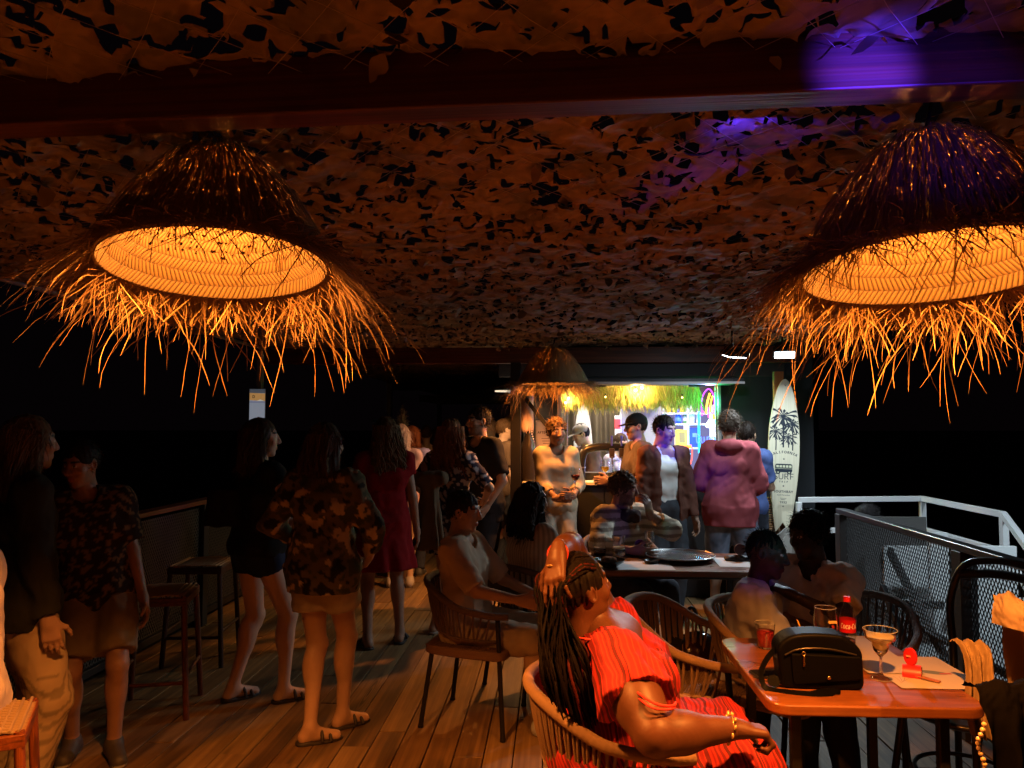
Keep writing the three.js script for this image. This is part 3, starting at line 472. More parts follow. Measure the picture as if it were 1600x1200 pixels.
{ // poster on the bar's left wall, ornament bottle, wrapped column
  const pt = canvas(256, 340, (c, w, h) => { c.fillStyle = '#b9a493'; c.fillRect(0, 0, w, h); c.fillStyle = '#3a2e28'; c.textAlign = 'center'; c.font = 'bold 36px sans-serif'; c.fillText('AFTER WORK', w / 2, 140); c.font = '20px sans-serif'; for (let i = 0; i < 4; i++) c.fillRect(60 + i * 8, 190 + i * 26, 136 - i * 16, 5); c.strokeStyle = '#8d7566'; c.lineWidth = 8; c.strokeRect(10, 10, w - 20, h - 20); });
  const p = thing('poster', 'pale poster with dark lettering on the black wall left of the bar', 'poster', V(bx(856), at(856, 682, 7.9).y, BZ + 0.05)); mk('sheet', box(0.25, 0.33, 0.006, 0, 0, 0, 0), mat([0.03, 0.03, 0.03], 0.6), p); mk('print', new THREE.PlaneGeometry(0.245, 0.325).translate(0, 0, 0.006), mat([0.8, 0.8, 0.8], 0.7, { map: pt }), p);
  const o = thing('ornament_bottle', 'tall dark bottle ornament with beaded side beside the black post', 'ornament', V(bx(826, 7.62), 1.104, -7.64));
  mk('body', lathe([[0.001, 0], [0.085, 0.002], [0.088, 0.02], [0.088, 0.26], [0.07, 0.36], [0.034, 0.46], [0.03, 0.56], [0.036, 0.565], [0.036, 0.59], [0.001, 0.592]], 24), mat([0.02, 0.016, 0.014], 0.25), o);
  const bd = []; for (let a = 0; a < 5; a++) for (let i = 0; i < 22; i++) { const y = 0.03 + i * 0.024, r = y < 0.26 ? 0.088 : y < 0.46 ? lerp(0.088, 0.034, (y - 0.26) / 0.2) : 0.032, th = -0.5 + a * 0.24; bd.push(new THREE.SphereGeometry(0.0075, 6, 4).translate(r * Math.cos(th), y, -r * Math.sin(th) * -1)); } mk('beads', bd, mat([0.6, 0.5, 0.48], 0.35), o, 'stuff');
  const w = thing('wrapped_column', 'pale pink fluffy wrapped column hanging above the bottle ornament', 'decoration', V(bx(823, 7.62), 1.66, -7.64));
  const rs = ribbonSet(); seed = 51; for (let i = 0; i < 500; i++) { const a = rr(0, 6.3), y = rr(0.02, 0.4), r = 0.055; rs.add([V(r * Math.cos(a), y, r * Math.sin(a)), V(r * 1.25 * Math.cos(a), y - 0.05, r * 1.25 * Math.sin(a)), V(r * 1.2 * Math.cos(a), y - 0.11, r * 1.2 * Math.sin(a))], 0.01, [0.6, 0.42, 0.38], V(Math.cos(a), 0.1, Math.sin(a))); } mk('fringe', rs.build(), vmat(0.9), w, 'stuff'); mk('core', cyl(0.06, 0.05, 0.4), mat([0.5, 0.36, 0.33], 0.9), w);
}
{ // beer font on the counter
  const t = thing('beer_tap_tower', 'black arched beer tap tower on the bar counter', 'beer tap', V(0, 0, 0)), z = -7.68, X = (px) => bx(px, 7.68);
  mk('arch', tube([[X(908), 1.1, z], [X(908), 1.3, z], [X(914), 1.4, z], [X(932), 1.435, z], [X(960), 1.438, z], [X(1000), 1.438, z]], 0.042, 14, 40), mat([0.015, 0.015, 0.016], 0.3), t);
  mk('collar', cyl(0.045, 0.045, 0.012, X(908), 1.23, z), steel, t);
  for (const px of [955, 970, 985]) { mk('tap_body', box(0.05, 0.09, 0.07, X(px), 1.38, z + 0.07), mat([0.05, 0.04, 0.05], 0.35), t); mk('handle', cyl(0.008, 0.011, 0.1, X(px), 1.45, z + 0.05, 10), mat([0.08, 0.08, 0.5], 0.4), t); mk('spout', cyl(0.009, 0.009, 0.08, X(px), 1.27, z + 0.1, 10), steel, t); }
  mk('drip_tray', box(0.36, 0.02, 0.16, X(962), 1.114, z + 0.06, 0.004), steel, t);
}
// drinking glasses, shared by the tables and the counter
const GLASS = glassy([0.98, 0.99, 0.99], { thickness: 0.002, ior: 1.5, roughness: 0.015 });
const beerCol = mat([0.9, 0.55, 0.08], 0.1, { transmission: 0.55 });
function goblet(pos, s, label, liquid, lc, group) {
  const t = thing('stemmed_glass', label, 'glass', pos, 0, group);
  mk('bowl', lathe([[0.001, 0.085], [0.02, 0.09], [0.038, 0.115], [0.042, 0.15], [0.037, 0.2], [0.0355, 0.2], [0.04, 0.15], [0.036, 0.117], [0.019, 0.093], [0.001, 0.089]], 28).scale(s, s, s), GLASS, t);
  mk('stem', lathe([[0.034, 0], [0.034, 0.003], [0.008, 0.008], [0.005, 0.02], [0.005, 0.07], [0.012, 0.088]], 20).scale(s, s, s), GLASS, t);
  if (liquid) mk('drink', lathe([[0.001, 0.0895], [0.0185, 0.0935], [0.0355, 0.1175], [lerp(0.036, 0.039, liquid), 0.118 + 0.035 * liquid], [0.001, 0.118 + 0.035 * liquid]], 24).scale(s, s, s), mat(lc, 0.1, { transmission: 0.5 }), t); return t;
}
goblet(V(bx(945, 7.62), 1.104, -7.6), 1.05, 'stemmed beer glass with yellow beer on the bar counter', 0.6, [0.95, 0.7, 0.05]);
{
  const t = thing('glass_carafe', 'clear glass carafe of pink drink on the bar counter', 'carafe', V(bx(962, 7.6), 1.104, -7.6)); mk('glass', lathe([[0.001, 0], [0.045, 0.002], [0.05, 0.02], [0.036, 0.11], [0.034, 0.19], [0.04, 0.21], [0.038, 0.21], [0.032, 0.19], [0.034, 0.11], [0.047, 0.02], [0.001, 0.006]], 28), GLASS, t); mk('drink', lathe([[0.001, 0.008], [0.046, 0.02], [0.04, 0.075], [0.001, 0.075]], 24), mat([0.8, 0.3, 0.25], 0.1, { transmission: 0.4 }), t);
  for (const [px, dz, l, c] of [[952, -0.02, 'small tumbler left of the carafe on the counter', [0.6, 0.3, 0.2]], [972, 0.02, 'small tumbler right of the carafe on the counter', [0.65, 0.3, 0.25]]]) { const g = thing('tumbler', l, 'glass', V(bx(px, 7.56), 1.104, -7.57 + dz)); mk('glass', lathe([[0.001, 0], [0.024, 0.001], [0.03, 0.085], [0.0285, 0.085], [0.0225, 0.006], [0.001, 0.006]], 22), GLASS, g); mk('drink', lathe([[0.001, 0.007], [0.022, 0.008], [0.025, 0.045], [0.001, 0.045]], 20), mat(c, 0.1, { transmission: 0.4 }), g); }
  for (const [px, c, l] of [[878, [0.7, 0.25, 0.2], 'pink bottle at the left end of the counter'], [894, [0.8, 0.5, 0.2], 'orange bottle beside the barman'], [900, [0.2, 0.4, 0.3], 'green bottle beside the barman']]) { const b = thing('counter_bottle', l, 'bottle', V(bx(px, 8.1), 1.07, -8.12)); mk('body', bottleShape(0.26, 0.032), mat(c, 0.15), b); mk('cap', cyl(0.013, 0.013, 0.03, 0, 0.24, 0, 10), whiteMetal, b); }
  one('inner_counter', box(1.7, 0.06, 0.35, 0.85, 1.04, -8.2, 0.005), mat([0.4, 0.38, 0.36], 0.4), 'inner work counter behind the bar opening', 'counter');
}
{ // surfboard sign
  const sh = new THREE.Shape(), w = 0.153, h = 0.79;
  sh.moveTo(0, h); sh.bezierCurveTo(0.05, h - 0.01, 0.1, h - 0.14, w * 0.93, 0.3); sh.bezierCurveTo(w * 1.04, 0.05, w * 1.0, -0.2, 0.1, -0.55); sh.lineTo(0.072, -h); sh.quadraticCurveTo(0.05, -h + 0.02, 0, -h + 0.1); sh.quadraticCurveTo(-0.05, -h + 0.02, -0.072, -h); sh.lineTo(-0.1, -0.55); sh.bezierCurveTo(-w * 1.0, -0.2, -w * 1.04, 0.05, -w * 0.93, 0.3); sh.bezierCurveTo(-0.1, h - 0.14, -0.05, h - 0.01, 0, h);
  const tex = canvas(400, 2000, (c, W, H) => {
    const X = (u) => W / 2 + u * W / 0.34, Y = (v) => H / 2 - v * H / 1.6;
    c.fillStyle = '#e6dec2'; c.fillRect(0, 0, W, H); seed = 61; for (let i = 0; i < 160; i++) { c.fillStyle = `rgba(150,140,100,${rr(0.02, 0.09)})`; c.fillRect(rr(0, W), 0, rr(1, 5), H); }
    c.fillStyle = c.strokeStyle = '#26303c'; c.lineWidth = 10;
    const palm = (x, y, b, s) => { c.lineWidth = 13 * s; c.beginPath(); c.moveTo(X(x), Y(y)); c.quadraticCurveTo(X(x + 0.008), Y((y + b) / 2), X(x + 0.004), Y(b)); c.stroke();
      for (let i = 0; i < 15; i++) { const a = i / 15 * 6.28 + 0.2, L = (70 + 22 * ((i * 7) % 4)) * s, dx = Math.cos(a) * L, dy = Math.sin(a) * L * 0.9; for (let k = -3; k <= 3; k++) { c.lineWidth = 6 * s; c.beginPath(); c.moveTo(X(x), Y(y)); c.quadraticCurveTo(X(x) + dx * 0.6, Y(y) + dy * 0.6 - 14 * s, X(x) + dx + k * 5 * s, Y(y) + dy + 10 * s + Math.abs(k) * 6 * s); c.stroke(); } } };
    palm(-0.012, 0.4, 0.08, 1.35); palm(0.08, 0.32, 0.05, 1.05); palm(-0.085, 0.24, 0.05, 0.95); palm(0.04, 0.185, 0.08, 0.85);
    c.textAlign = 'center'; c.font = 'bold 46px sans-serif'; 'CALIFORNIA'.split('').forEach((s, i) => { const a = (i - 4.5) * 0.15; c.save(); c.translate(W / 2 + Math.sin(a) * 210, Y(0.02) - 0 + 150 - Math.cos(a) * 150); c.rotate(a); c.fillText(s, 0, 0); c.restore(); });
    const star = (y, r) => { c.beginPath(); for (let i = 0; i < 10; i++) { const a = i * PI / 5 - PI / 2, q = i & 1 ? r * 0.45 : r; c.lineTo(W / 2 + Math.cos(a) * q, Y(y) + Math.sin(a) * q); } c.fill(); };
    star(-0.04, 14); star(-0.32, 14); star(-0.53, 12);
    const vy = Y(-0.14); c.beginPath(); c.roundRect(X(-0.085), vy - 62, 200, 110, 24); c.fill(); c.fillStyle = '#d9d8b4'; for (let i = 0; i < 5; i++) c.fillRect(X(-0.08) + 8 + i * 37, vy - 44, 29, 30); c.fillRect(X(-0.085), vy - 2, 200, 5); c.fillStyle = '#26303c'; for (const u of [-0.055, 0.055]) { c.beginPath(); c.arc(X(u), vy + 48, 25, 0, 7); c.fill(); c.fillStyle = '#d9d8b4'; c.beginPath(); c.arc(X(u), vy + 48, 10, 0, 7); c.fill(); c.fillStyle = '#26303c'; }
    c.font = '104px sans-serif'; 'SURF'.split('').forEach((s, i) => c.fillText(s, X(-0.078 + i * 0.052), Y(-0.25))); c.font = 'bold 30px sans-serif'; 'TRIP'.split('').forEach((s, i) => c.fillText(s, X(-0.036 + i * 0.024), Y(-0.285)));
    c.font = 'bold 44px sans-serif'; c.fillText('SOUTHBAY', W / 2, Y(-0.39)); c.font = 'italic 24px serif'; c.fillText('Surf Paradise', W / 2, Y(-0.42)); c.fillRect(X(-0.03), Y(-0.445), 72, 4); c.font = 'bold 18px sans-serif'; c.fillText('SINCE', W / 2, Y(-0.465)); c.font = 'bold 40px sans-serif'; c.fillText('1932', W / 2, Y(-0.5));
  });
  tex.repeat.set(1 / 0.34, 1 / 1.6); tex.offset.set(0.5, 0.5);
  const p = at(1224, 711, 7.3), t = thing('surfboard_sign', 'cream surfboard with palm trees and SURF lettering by the bar', 'surfboard', p, -0.1); t.rotation.z = -0.035; t.scale.set(0.9, 0.89, 1);
  mk('board', new THREE.ExtrudeGeometry(sh, { depth: 0.02, bevelSize: 0.006, bevelThickness: 0.008, bevelSegments: 3, curveSegments: 24 }), mat([0.85, 0.85, 0.85], 0.35, { map: tex }), t);
  mk('screw', new THREE.SphereGeometry(0.008, 10, 8).translate(0, 0.73, 0.03), steel, t);
  const q = thing('board_post', 'pale wooden post behind the surfboard sign', 'post', V(at(1217, 600, 7.36).x, 0, -7.38)); mk('pole', box(0.09, 2.16, 0.06, 0, 1.08, 0), mat([0.75, 0.6, 0.32], 0.6, { map: tableTex }), q); mk('foot', box(0.2, 0.03, 0.16, 0, 0.015, 0), darkMetal, q);
  const cs = new THREE.Shape(); cs.moveTo(-0.08, -0.34); cs.lineTo(-0.08, 0.02); cs.lineTo(0, 0.09); cs.lineTo(0.08, 0.02); cs.lineTo(0.08, -0.34); const st = thing('board_stand', 'grey pointed stand below the surfboard tail', 'stand', V(at(1228, 810, 7.25).x, 0.62, -7.27)); mk('plate', new THREE.ExtrudeGeometry(cs, { depth: 0.02, bevelSize: 0.003, bevelThickness: 0.003, bevelSegments: 1 }), mat([0.3, 0.28, 0.25], 0.6), st); mk('inner_plate', new THREE.ExtrudeGeometry(cs, { depth: 0.01, bevelEnabled: false }).scale(0.55, 0.8, 1).translate(0, -0.04, 0.026), mat([0.5, 0.48, 0.43], 0.6), st); mk('leg', box(0.05, 0.62, 0.03, 0, -0.31, -0.02), darkMetal, st);
  // woven reed screen
  const rx0 = at(1189, 760, 7.3).x, rx1 = at(1214, 760, 7.3).x, y1 = at(1200, 762, 7.3).y, sc = thing('reed_screen', 'brown woven reed screen between the bar and the surfboard', 'screen', V((rx0 + rx1) / 2, 0, -7.33), 0.15), W = rx1 - rx0 + 0.03; mk('top_rail', box(W + 0.03, 0.035, 0.05, 0, y1, 0), mat([0.4, 0.2, 0.1], 0.7), sc);
  for (const s of [-1, 1]) mk('side_rail', box(0.025, y1, 0.04, s * W / 2, y1 / 2, 0), mat([0.35, 0.18, 0.09], 0.7), sc); const wv = []; for (let i = 0; i < 44; i++) wv.push(tube([[-W / 2, 0.03 + i * 0.022, 0.008], [-W / 4, 0.03 + i * 0.022, i & 1 ? 0.016 : 0], [0, 0.03 + i * 0.022, i & 1 ? 0 : 0.016], [W / 4, 0.03 + i * 0.022, i & 1 ? 0.016 : 0], [W / 2, 0.03 + i * 0.022, 0.008]], 0.009, 5, 10)); mk('reeds', wv.filter((g, i) => i * 0.022 + 0.05 < y1), mat([0.42, 0.22, 0.1], 0.8), sc, 'stuff');
}
// ---------- floodlights ----------
function flood(px, py, d, look, w, h, inten, label, tilt) {
  const p = at(px, py, d), t = thing('floodlight', label, 'floodlight', p); t.lookAt(look);
  const hs = mk('housing', box(w + 0.03, h + 0.03, 0.04, 0, 0, -0.026), darkMetal, t); mk('lens', box(w, h, 0.006, 0, 0, 0.0, 0.002), glow([0.8, 0.92, 1], 14), t);
  for (let i = 0; i < 5; i++) mk('heat_fin', box(w, 0.006, 0.03, 0, -h / 2 + (i + 0.5) * h / 5, -0.06, 0.001), darkMetal, hs);
  t.updateMatrixWorld(true); const top = V(p.x, 2.42, p.z - 0.06), b = bar([p.x, p.y, p.z - 0.06], top, 0.008).applyMatrix4(t.matrixWorld.clone().invert()); mk('bracket', b, darkMetal, t);
  const l = new THREE.RectAreaLight(COOL, inten, w, h); l.position.set(0, 0, 0.012); l.rotation.y = PI; l.name = 'flood_glow'; t.add(l); return t;
}
flood(1226, 555, 6.7, V(1.78, 0, -5.95), 0.16, 0.12, 560, 'bright white floodlight above the surfboard');
flood(1147, 557, 6.2, V(1.2, 0.0, -6.75), 0.15, 0.11, 170, 'second floodlight turned down left of the bright one');
{
  const t = flood(1600, 560, 3.2, V(3.0, 0.2, -5.4), 0.16, 0.12, 0, 'floodlight at the right of the deck shining onto the ramp'); t.position.set(3.7, 2.5, -2.9); t.lookAt(2.95, 0.5, -5.5); t.children.filter((c) => c.isLight || c.name === 'bracket').forEach((c) => t.remove(c));
  const l = new THREE.SpotLight(COOL, 26, 0, 0.5, 0.6); l.position.set(0, 0, 0.02); l.target.position.set(2.95, 0.5, -5.5); scene.add(l.target); l.castShadow = true; l.shadow.radius = 3; l.name = 'flood_glow'; t.add(l); mk('bracket', bar([0, 0, -0.06], [0, 0.3, -0.2], 0.01), darkMetal, t);
}
{ // added unseen lamp behind the viewer, throws the blue and green patches
  const p = V(1.75, 1.45, 1.1), t = thing('added_party_light', 'party light with blue and green lenses on a stand', 'added light', p);
  mk('housing', box(0.34, 0.12, 0.12, 0, 0, 0.08, 0.01), blackMetal, t); mk('stand', bar([0, -0.06, 0.08], [0, -1.45, 0.08], 0.014), blackMetal, t); mk('stand_foot', cyl(0.16, 0.02, 0.04, 0, -1.45, 0.08, 20), blackMetal, t);
  [[-0.13, ADDED_BLUE, at(1345, 112, 1.6), 0.038, 430], [-0.065, ADDED_BLUE, at(1230, 200, 2.05), 0.075, 22], [0, ADDED_BLUE, at(1045, 690, 6.7), 0.026, 420], [0.065, ADDED_BLUE, at(1118, 740, 6.6), 0.03, 130], [0.1, ADDED_BLUE, V(0.98, 1.08, -3.55), 0.05, 9], [0.13, ADDED_GREEN, V(1.06, 1.12, -3.6), 0.03, 7]].forEach(([x, c, to, a, k], i) => {
    mk('lens', new THREE.CylinderGeometry(0.022, 0.022, 0.01, 20).rotateX(PI / 2).translate(x, i & 1 ? 0.025 : -0.025, 0.018), glow([c.r, c.g, c.b], 1.5), t);
    const l = new THREE.SpotLight(c, k, 0, a, 1); l.position.set(x, i & 1 ? 0.025 : -0.025, 0.004); l.target.position.copy(to); scene.add(l.target); l.castShadow = true; l.name = 'added_beam'; t.add(l);
  });
}
// ---------- railings, ramp, hanging sign, plume ----------
function expandedMesh(w, h, pitch = 0.03, r = 0.0028) { // diamond wire mesh in the x/y plane, from the origin
  const g = [];
  for (const s of [1, -1]) for (let c = -h * 0.7; c < w + h * 0.7; c += pitch) {
    const k = 0.62; let x0 = c, y0 = 0, x1 = c + s * h * k, y1 = h;
    if (s > 0) { if (x0 < 0) { y0 = -x0 / k; x0 = 0; } if (x1 > w) { y1 = (w - c) / k; x1 = w; } } else { if (x0 > w) { y0 = (x0 - w) / k; x0 = w; } if (x1 < 0) { y1 = c / k; x1 = 0; } }
    if (y1 - y0 < 0.02 || y0 > h || y1 < 0) continue; const b = new THREE.BoxGeometry(r * 2, Math.hypot(x1 - x0, y1 - y0), r); b.rotateZ(-Math.atan2(x1 - x0, y1 - y0)); b.translate((x0 + x1) / 2, (y0 + y1) / 2, s * r * 0.6); g.push(b);
  }
  return g;
}
{
  const X = 2.19, t = thing('mesh_balustrade', 'dark metal balustrade with wire mesh panels right of the tables', 'railing', V(X, 0, 0));
  const z0 = -6.0, z1 = -0.6, zs = [-6.0, -4.28, -2.5, -0.7];
  mk('handrail', box(0.075, 0.04, z1 - z0 + 0.1, 0, 1.0, (z0 + z1) / 2, 0.008), mat([0.2, 0.2, 0.2], 0.3, { metalness: 0.8 }), t);
  mk('bottom_rail', box(0.05, 0.05, z1 - z0, 0, 0.1, (z0 + z1) / 2, 0.005), darkMetal, t);
  mk('mid_rail', [box(0.03, 0.035, 1.6, 0.03, 0.43, -5.15, 0.004), box(0.03, 0.035, 1.7, 0.03, 0.43, -3.4, 0.004)], darkMetal, t);
  for (const z of zs) mk('baluster_post', box(0.09, 0.98, 0.1, 0, 0.49, z, 0.006), mat([0.045, 0.04, 0.038], 0.5), t);
  for (let i = 0; i < 3; i++) { const L = zs[i + 1] - zs[i] - 0.1; mk('mesh_panel', merge(expandedMesh(L, 0.84)).rotateY(-PI / 2).translate(0.005, 0.13, zs[i] + 0.05), mat([0.03, 0.03, 0.03], 0.45, { metalness: 0.5 }), t, 'stuff'); }
  mk('diagonal_brace', [slab([0.04, 0.82, -5.3], [0.04, 0.15, -4.35], 0.03, 0.06), slab([-0.05, 0.6, -5.2], [-0.05, 0.06, -4.6], 0.03, 0.05)], darkMetal, t);
  mk('end_panel', box(0.6, 0.86, 0.02, 0.32, 0.53, -6.02, 0.003), mat([0.06, 0.055, 0.05], 0.6), t);
  // pale ramp with white guard rail beyond it
  const r = thing('white_guard_rail', 'white metal guard rail of the ramp beyond the balustrade', 'railing', V(0, 0, 0)), a = at(1248, 781, 7.0), b = at(1441, 779, 7.0), c = at(1568, 804, 5.75), e = at(1625, 882, 4.9), lo = (p, y) => V(p.x, p.y - y, p.z), R = 0.024;
  const rail = (p, q) => slab(p, q, 0.04, 0.045);
  mk('top_rail', [rail(a, b), rail(b, c), rail(c, e)], whiteMetal, r); mk('mid_rail', [rail(lo(a, 0.27), lo(b, 0.27)), rail(lo(b, 0.27), lo(c, 0.27)), rail(lo(c, 0.27), lo(e, 0.27))], whiteMetal, r);
  for (const p of [a, b, c]) mk('rail_post', box(0.045, 1.0, 0.05, p.x, p.y - 0.52, p.z, 0.004), whiteMetal, r);
  const pm = mat([0.55, 0.57, 0.56], 0.55, { bumpMap: grainTex, bumpScale: 0.0005 }), w = thing('ramp_side_panels', 'pale grey side panels of the ramp seen through the mesh', 'panel', V(0, 0, 0));
  const pan = (px0, px1, d, ya, yb) => { const p = at(px0, 665, d), q = at(px1, 665, d); mk('panel', box(q.x - p.x, yb - ya, 0.03, (p.x + q.x) / 2, (ya + yb) / 2, -d, 0.004), pm, w); };
  pan(1374, 1442, 5.5, 0.46, 0.82); pan(1446, 1475, 5.6, 0.2, 0.9); pan(1486, 1580, 5.0, 0.34, 0.9); pan(1372, 1640, 5.72, -0.3, 0.43); mk('panel_rail', slab([at(1372, 0, 5.45).x, 0.43, -5.45], [at(1445, 0, 5.45).x, 0.43, -5.45], 0.04, 0.05), darkMetal, w);
  const rp = mk('ramp_floor', box(3.6, 0.06, 6.2, 4.2, -0.35, -5.4, 0), mat([0.16, 0.16, 0.17], 0.9)); rp.userData.kind = 'structure';
}
{
  const t = thing('mesh_balustrade', 'dark balustrade with mesh panels along the left deck edge', 'railing', V(-2.93, 0, 0)), zs = [-1.2, -2.9, -4.6, -6.3, -8.0, -9.9];
  mk('handrail', box(0.12, 0.035, 9.0, 0, 1.02, -5.5, 0.006), mat([0.4, 0.27, 0.14], 0.5, { map: tableTex }), t); mk('bottom_rail', box(0.05, 0.05, 9.0, 0, 0.1, -5.5, 0.004), darkMetal, t);
  for (const z of zs) mk('baluster_post', box(0.09, 1.0, 0.09, 0, 0.5, z, 0.005), darkMetal, t);
  for (let i = 0; i < 4; i++) mk('mesh_panel', merge(expandedMesh(1.6, 0.84)).rotateY(PI / 2).translate(0, 0.13, zs[i] - 0.05), mat([0.2, 0.2, 0.19], 0.4, { metalness: 0.6 }), t, 'stuff');
}
{
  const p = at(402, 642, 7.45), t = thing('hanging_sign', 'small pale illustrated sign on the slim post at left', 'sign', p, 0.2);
  const tx = canvas(160, 440, (c, w, h) => { const g = ['#9fa9ba', '#b9bcc4', '#a8b0c0']; c.fillStyle = '#aab2c2'; c.fillRect(0, 0, w, h); c.fillStyle = '#5e646e'; c.fillRect(0, 0, w, 40); c.fillStyle = '#e0a864'; c.beginPath(); c.moveTo(0, 38); c.lineTo(w, 44); c.lineTo(w, 120); c.lineTo(0, 112); c.fill(); c.fillStyle = '#f5ead2'; c.beginPath(); c.moveTo(70, 120); c.lineTo(110, 104); c.lineTo(150, 118); c.fill(); c.fillStyle = '#5a4630'; c.font = 'bold 44px sans-serif'; c.fillText('D', 26, 92); c.fillStyle = '#c9a07e'; c.beginPath(); c.ellipse(95, 330, 30, 50, 0.6, 0, 7); c.fill(); c.fillStyle = '#d6d3cf'; c.beginPath(); c.ellipse(90, 405, 60, 20, -0.4, 0, 7); c.fill(); c.fillStyle = '#8a8fb0'; c.fillRect(0, 125, w, 12); });
  mk('board', box(0.155, 0.44, 0.016, 0, 0, 0, 0.003), mat([0.25, 0.25, 0.25], 0.5), t); mk('print', new THREE.PlaneGeometry(0.148, 0.43).translate(0, 0, 0.0095), mat([0.85, 0.85, 0.85], 0.4, { map: tx, emissiveMap: tx, emissive: 0xffffff, emissiveIntensity: 0.42 }), t);  // print glows faintly, standing in for light that falls on the sign
  const g = ribbonSet(), q = at(629, 662, 8.4), pl = thing('grass_plume', 'pale fluffy dried grass plume standing above the crowd', 'dried plant', V(q.x, 0, q.z)); seed = 71;
  for (let i = 0; i < 900; i++) { const u = rnd(), y = q.y - 0.16 + u * 0.36, R = 0.02 + 0.085 * Math.sin(PI * Math.min(1, u * 0.8 + 0.22)), a = rr(0, 6.3), e = rr(0.4, 1); g.add([V(0.02 * Math.sin(u * 4), y - 0.03, 0), V(R * 0.6 * e * Math.cos(a), y + 0.01, R * 0.6 * e * Math.sin(a)), V(R * e * Math.cos(a), y + rr(-0.01, 0.03), R * e * Math.sin(a))], 0.005, [0.6 * rr(0.7, 1), 0.5 * rr(0.7, 1), 0.3], V(0, 1, 0.3)); }
  mk('plume', g.build(), vmat(0.9, { transmission: 0.3 }), pl, 'stuff'); mk('stem', tube([[0, 0.02, 0], [0.02, 0.9, 0.02], [0, q.y - 0.1, 0]], 0.008, 6), mat([0.4, 0.32, 0.16], 0.8), pl);
  mk('pot', lathe([[0.001, 0], [0.1, 0], [0.14, 0.3], [0.13, 0.3], [0.1, 0.03], [0.001, 0.03]], 20), mat([0.2, 0.12, 0.08], 0.8), pl);
}
// ---------- people ----------
function ik(S, T, l1, l2, pole) { // middle joint of a two-bone limb
  let d = sub3(T, S), L = len3(d); const m = (l1 + l2) * 0.998; if (L > m) { T = add3(S, d, m / L); d = sub3(T, S); L = m; }
  const u = nrm3(d), a = (l1 * l1 - l2 * l2 + L * L) / (2 * L), h = Math.sqrt(Math.max(0, l1 * l1 - a * a)), p = nrm3(add3(pole, u, -dot3(pole, u)));
  return [add3(add3(S, u, a), p, h), T];
}
const speck = (c, a = 0.1, f = 30) => (x, y, z) => { const k = 1 + a * ns(x * f, y * f, z * f) + a * ns(x * 6, y * 6, z * 6); return [c[0] * k, c[1] * k, c[2] * k]; };
function handNet(W, d, n, o = {}) { // wrist, finger direction, palm normal (the way the fingers curl)
  const s = o.s || 1, sgn = o.thumb || 1, D = nrm3(d), N = nrm3(add3(n, D, -dot3(n, D))), w = cross3(N, D).map((v) => v * sgn), curl = o.curl ?? 0.5, P = [], at3 = (a, b, c) => add3(add3(add3(W, D, a * s), w, b * s), N, c * s);
  const spread = o.spread ?? 0.06;
  for (let i = 0; i < 4; i++) P.push([cap(at3(0.0, 0.012 - i * 0.008, 0), at3(0.088 - Math.abs(i - 1) * 0.004, 0.028 - i * 0.0185, 0), 0.019 * s, 0.0125 * s), 0.012]);
  P.push([cap(at3(-0.03, 0, 0), at3(0.02, 0, 0), 0.025 * s, 0.023 * s), 0.02], [cap(at3(0.015, 0.022, 0.008), at3(0.05, 0.03, 0.012), 0.018 * s, 0.014 * s), 0.015]);
  [[0.028, 0.043], [0.0095, 0.048], [-0.009, 0.044], [-0.0275, 0.034]].forEach(([b, L], i) => {
    let p = at3(0.088 - Math.abs(i - 1) * 0.004, b, 0), a = curl * 0.55 + (o.wave || 0) * i * 0.1, sp = (1.2 - i) * spread;
    for (let k = 0; k < 3; k++) { const l = L * [1, 0.62, 0.5][k], c = Math.cos(a), q = add3(add3(add3(p, D, c * l * s * Math.cos(sp)), N, Math.sin(a) * l * s), w, Math.sin(sp) * l * s * c); P.push([cap(p, q, (0.0092 - k * 0.0012) * s, (0.0084 - k * 0.0012) * s), k ? 0.004 : 0.006]); p = q; a += curl * [0.9, 0.7, 0][k]; }
  });
  let p = at3(0.03, 0.03, 0.008); const tc = o.thumbCurl ?? curl; [[0.038, 0.62, 0.72, 0.25], [0.03, 0.85, 0.3, 0.25 + tc * 0.5], [0.024, 0.9, 0.05, 0.3 + tc * 0.7]].forEach(([l, a, b, c], k) => { const q = add3(p, nrm3(add3(add3(D.map((v) => v * a), w, b), N, c)), l * s); P.push([cap(p, q, (0.0115 - k * 0.001) * s, (0.0105 - k * 0.0012) * s), k ? 0.005 : 0.012]); p = q; });
  return net(P, o.cell || 0.0055, { color: o.color });
}
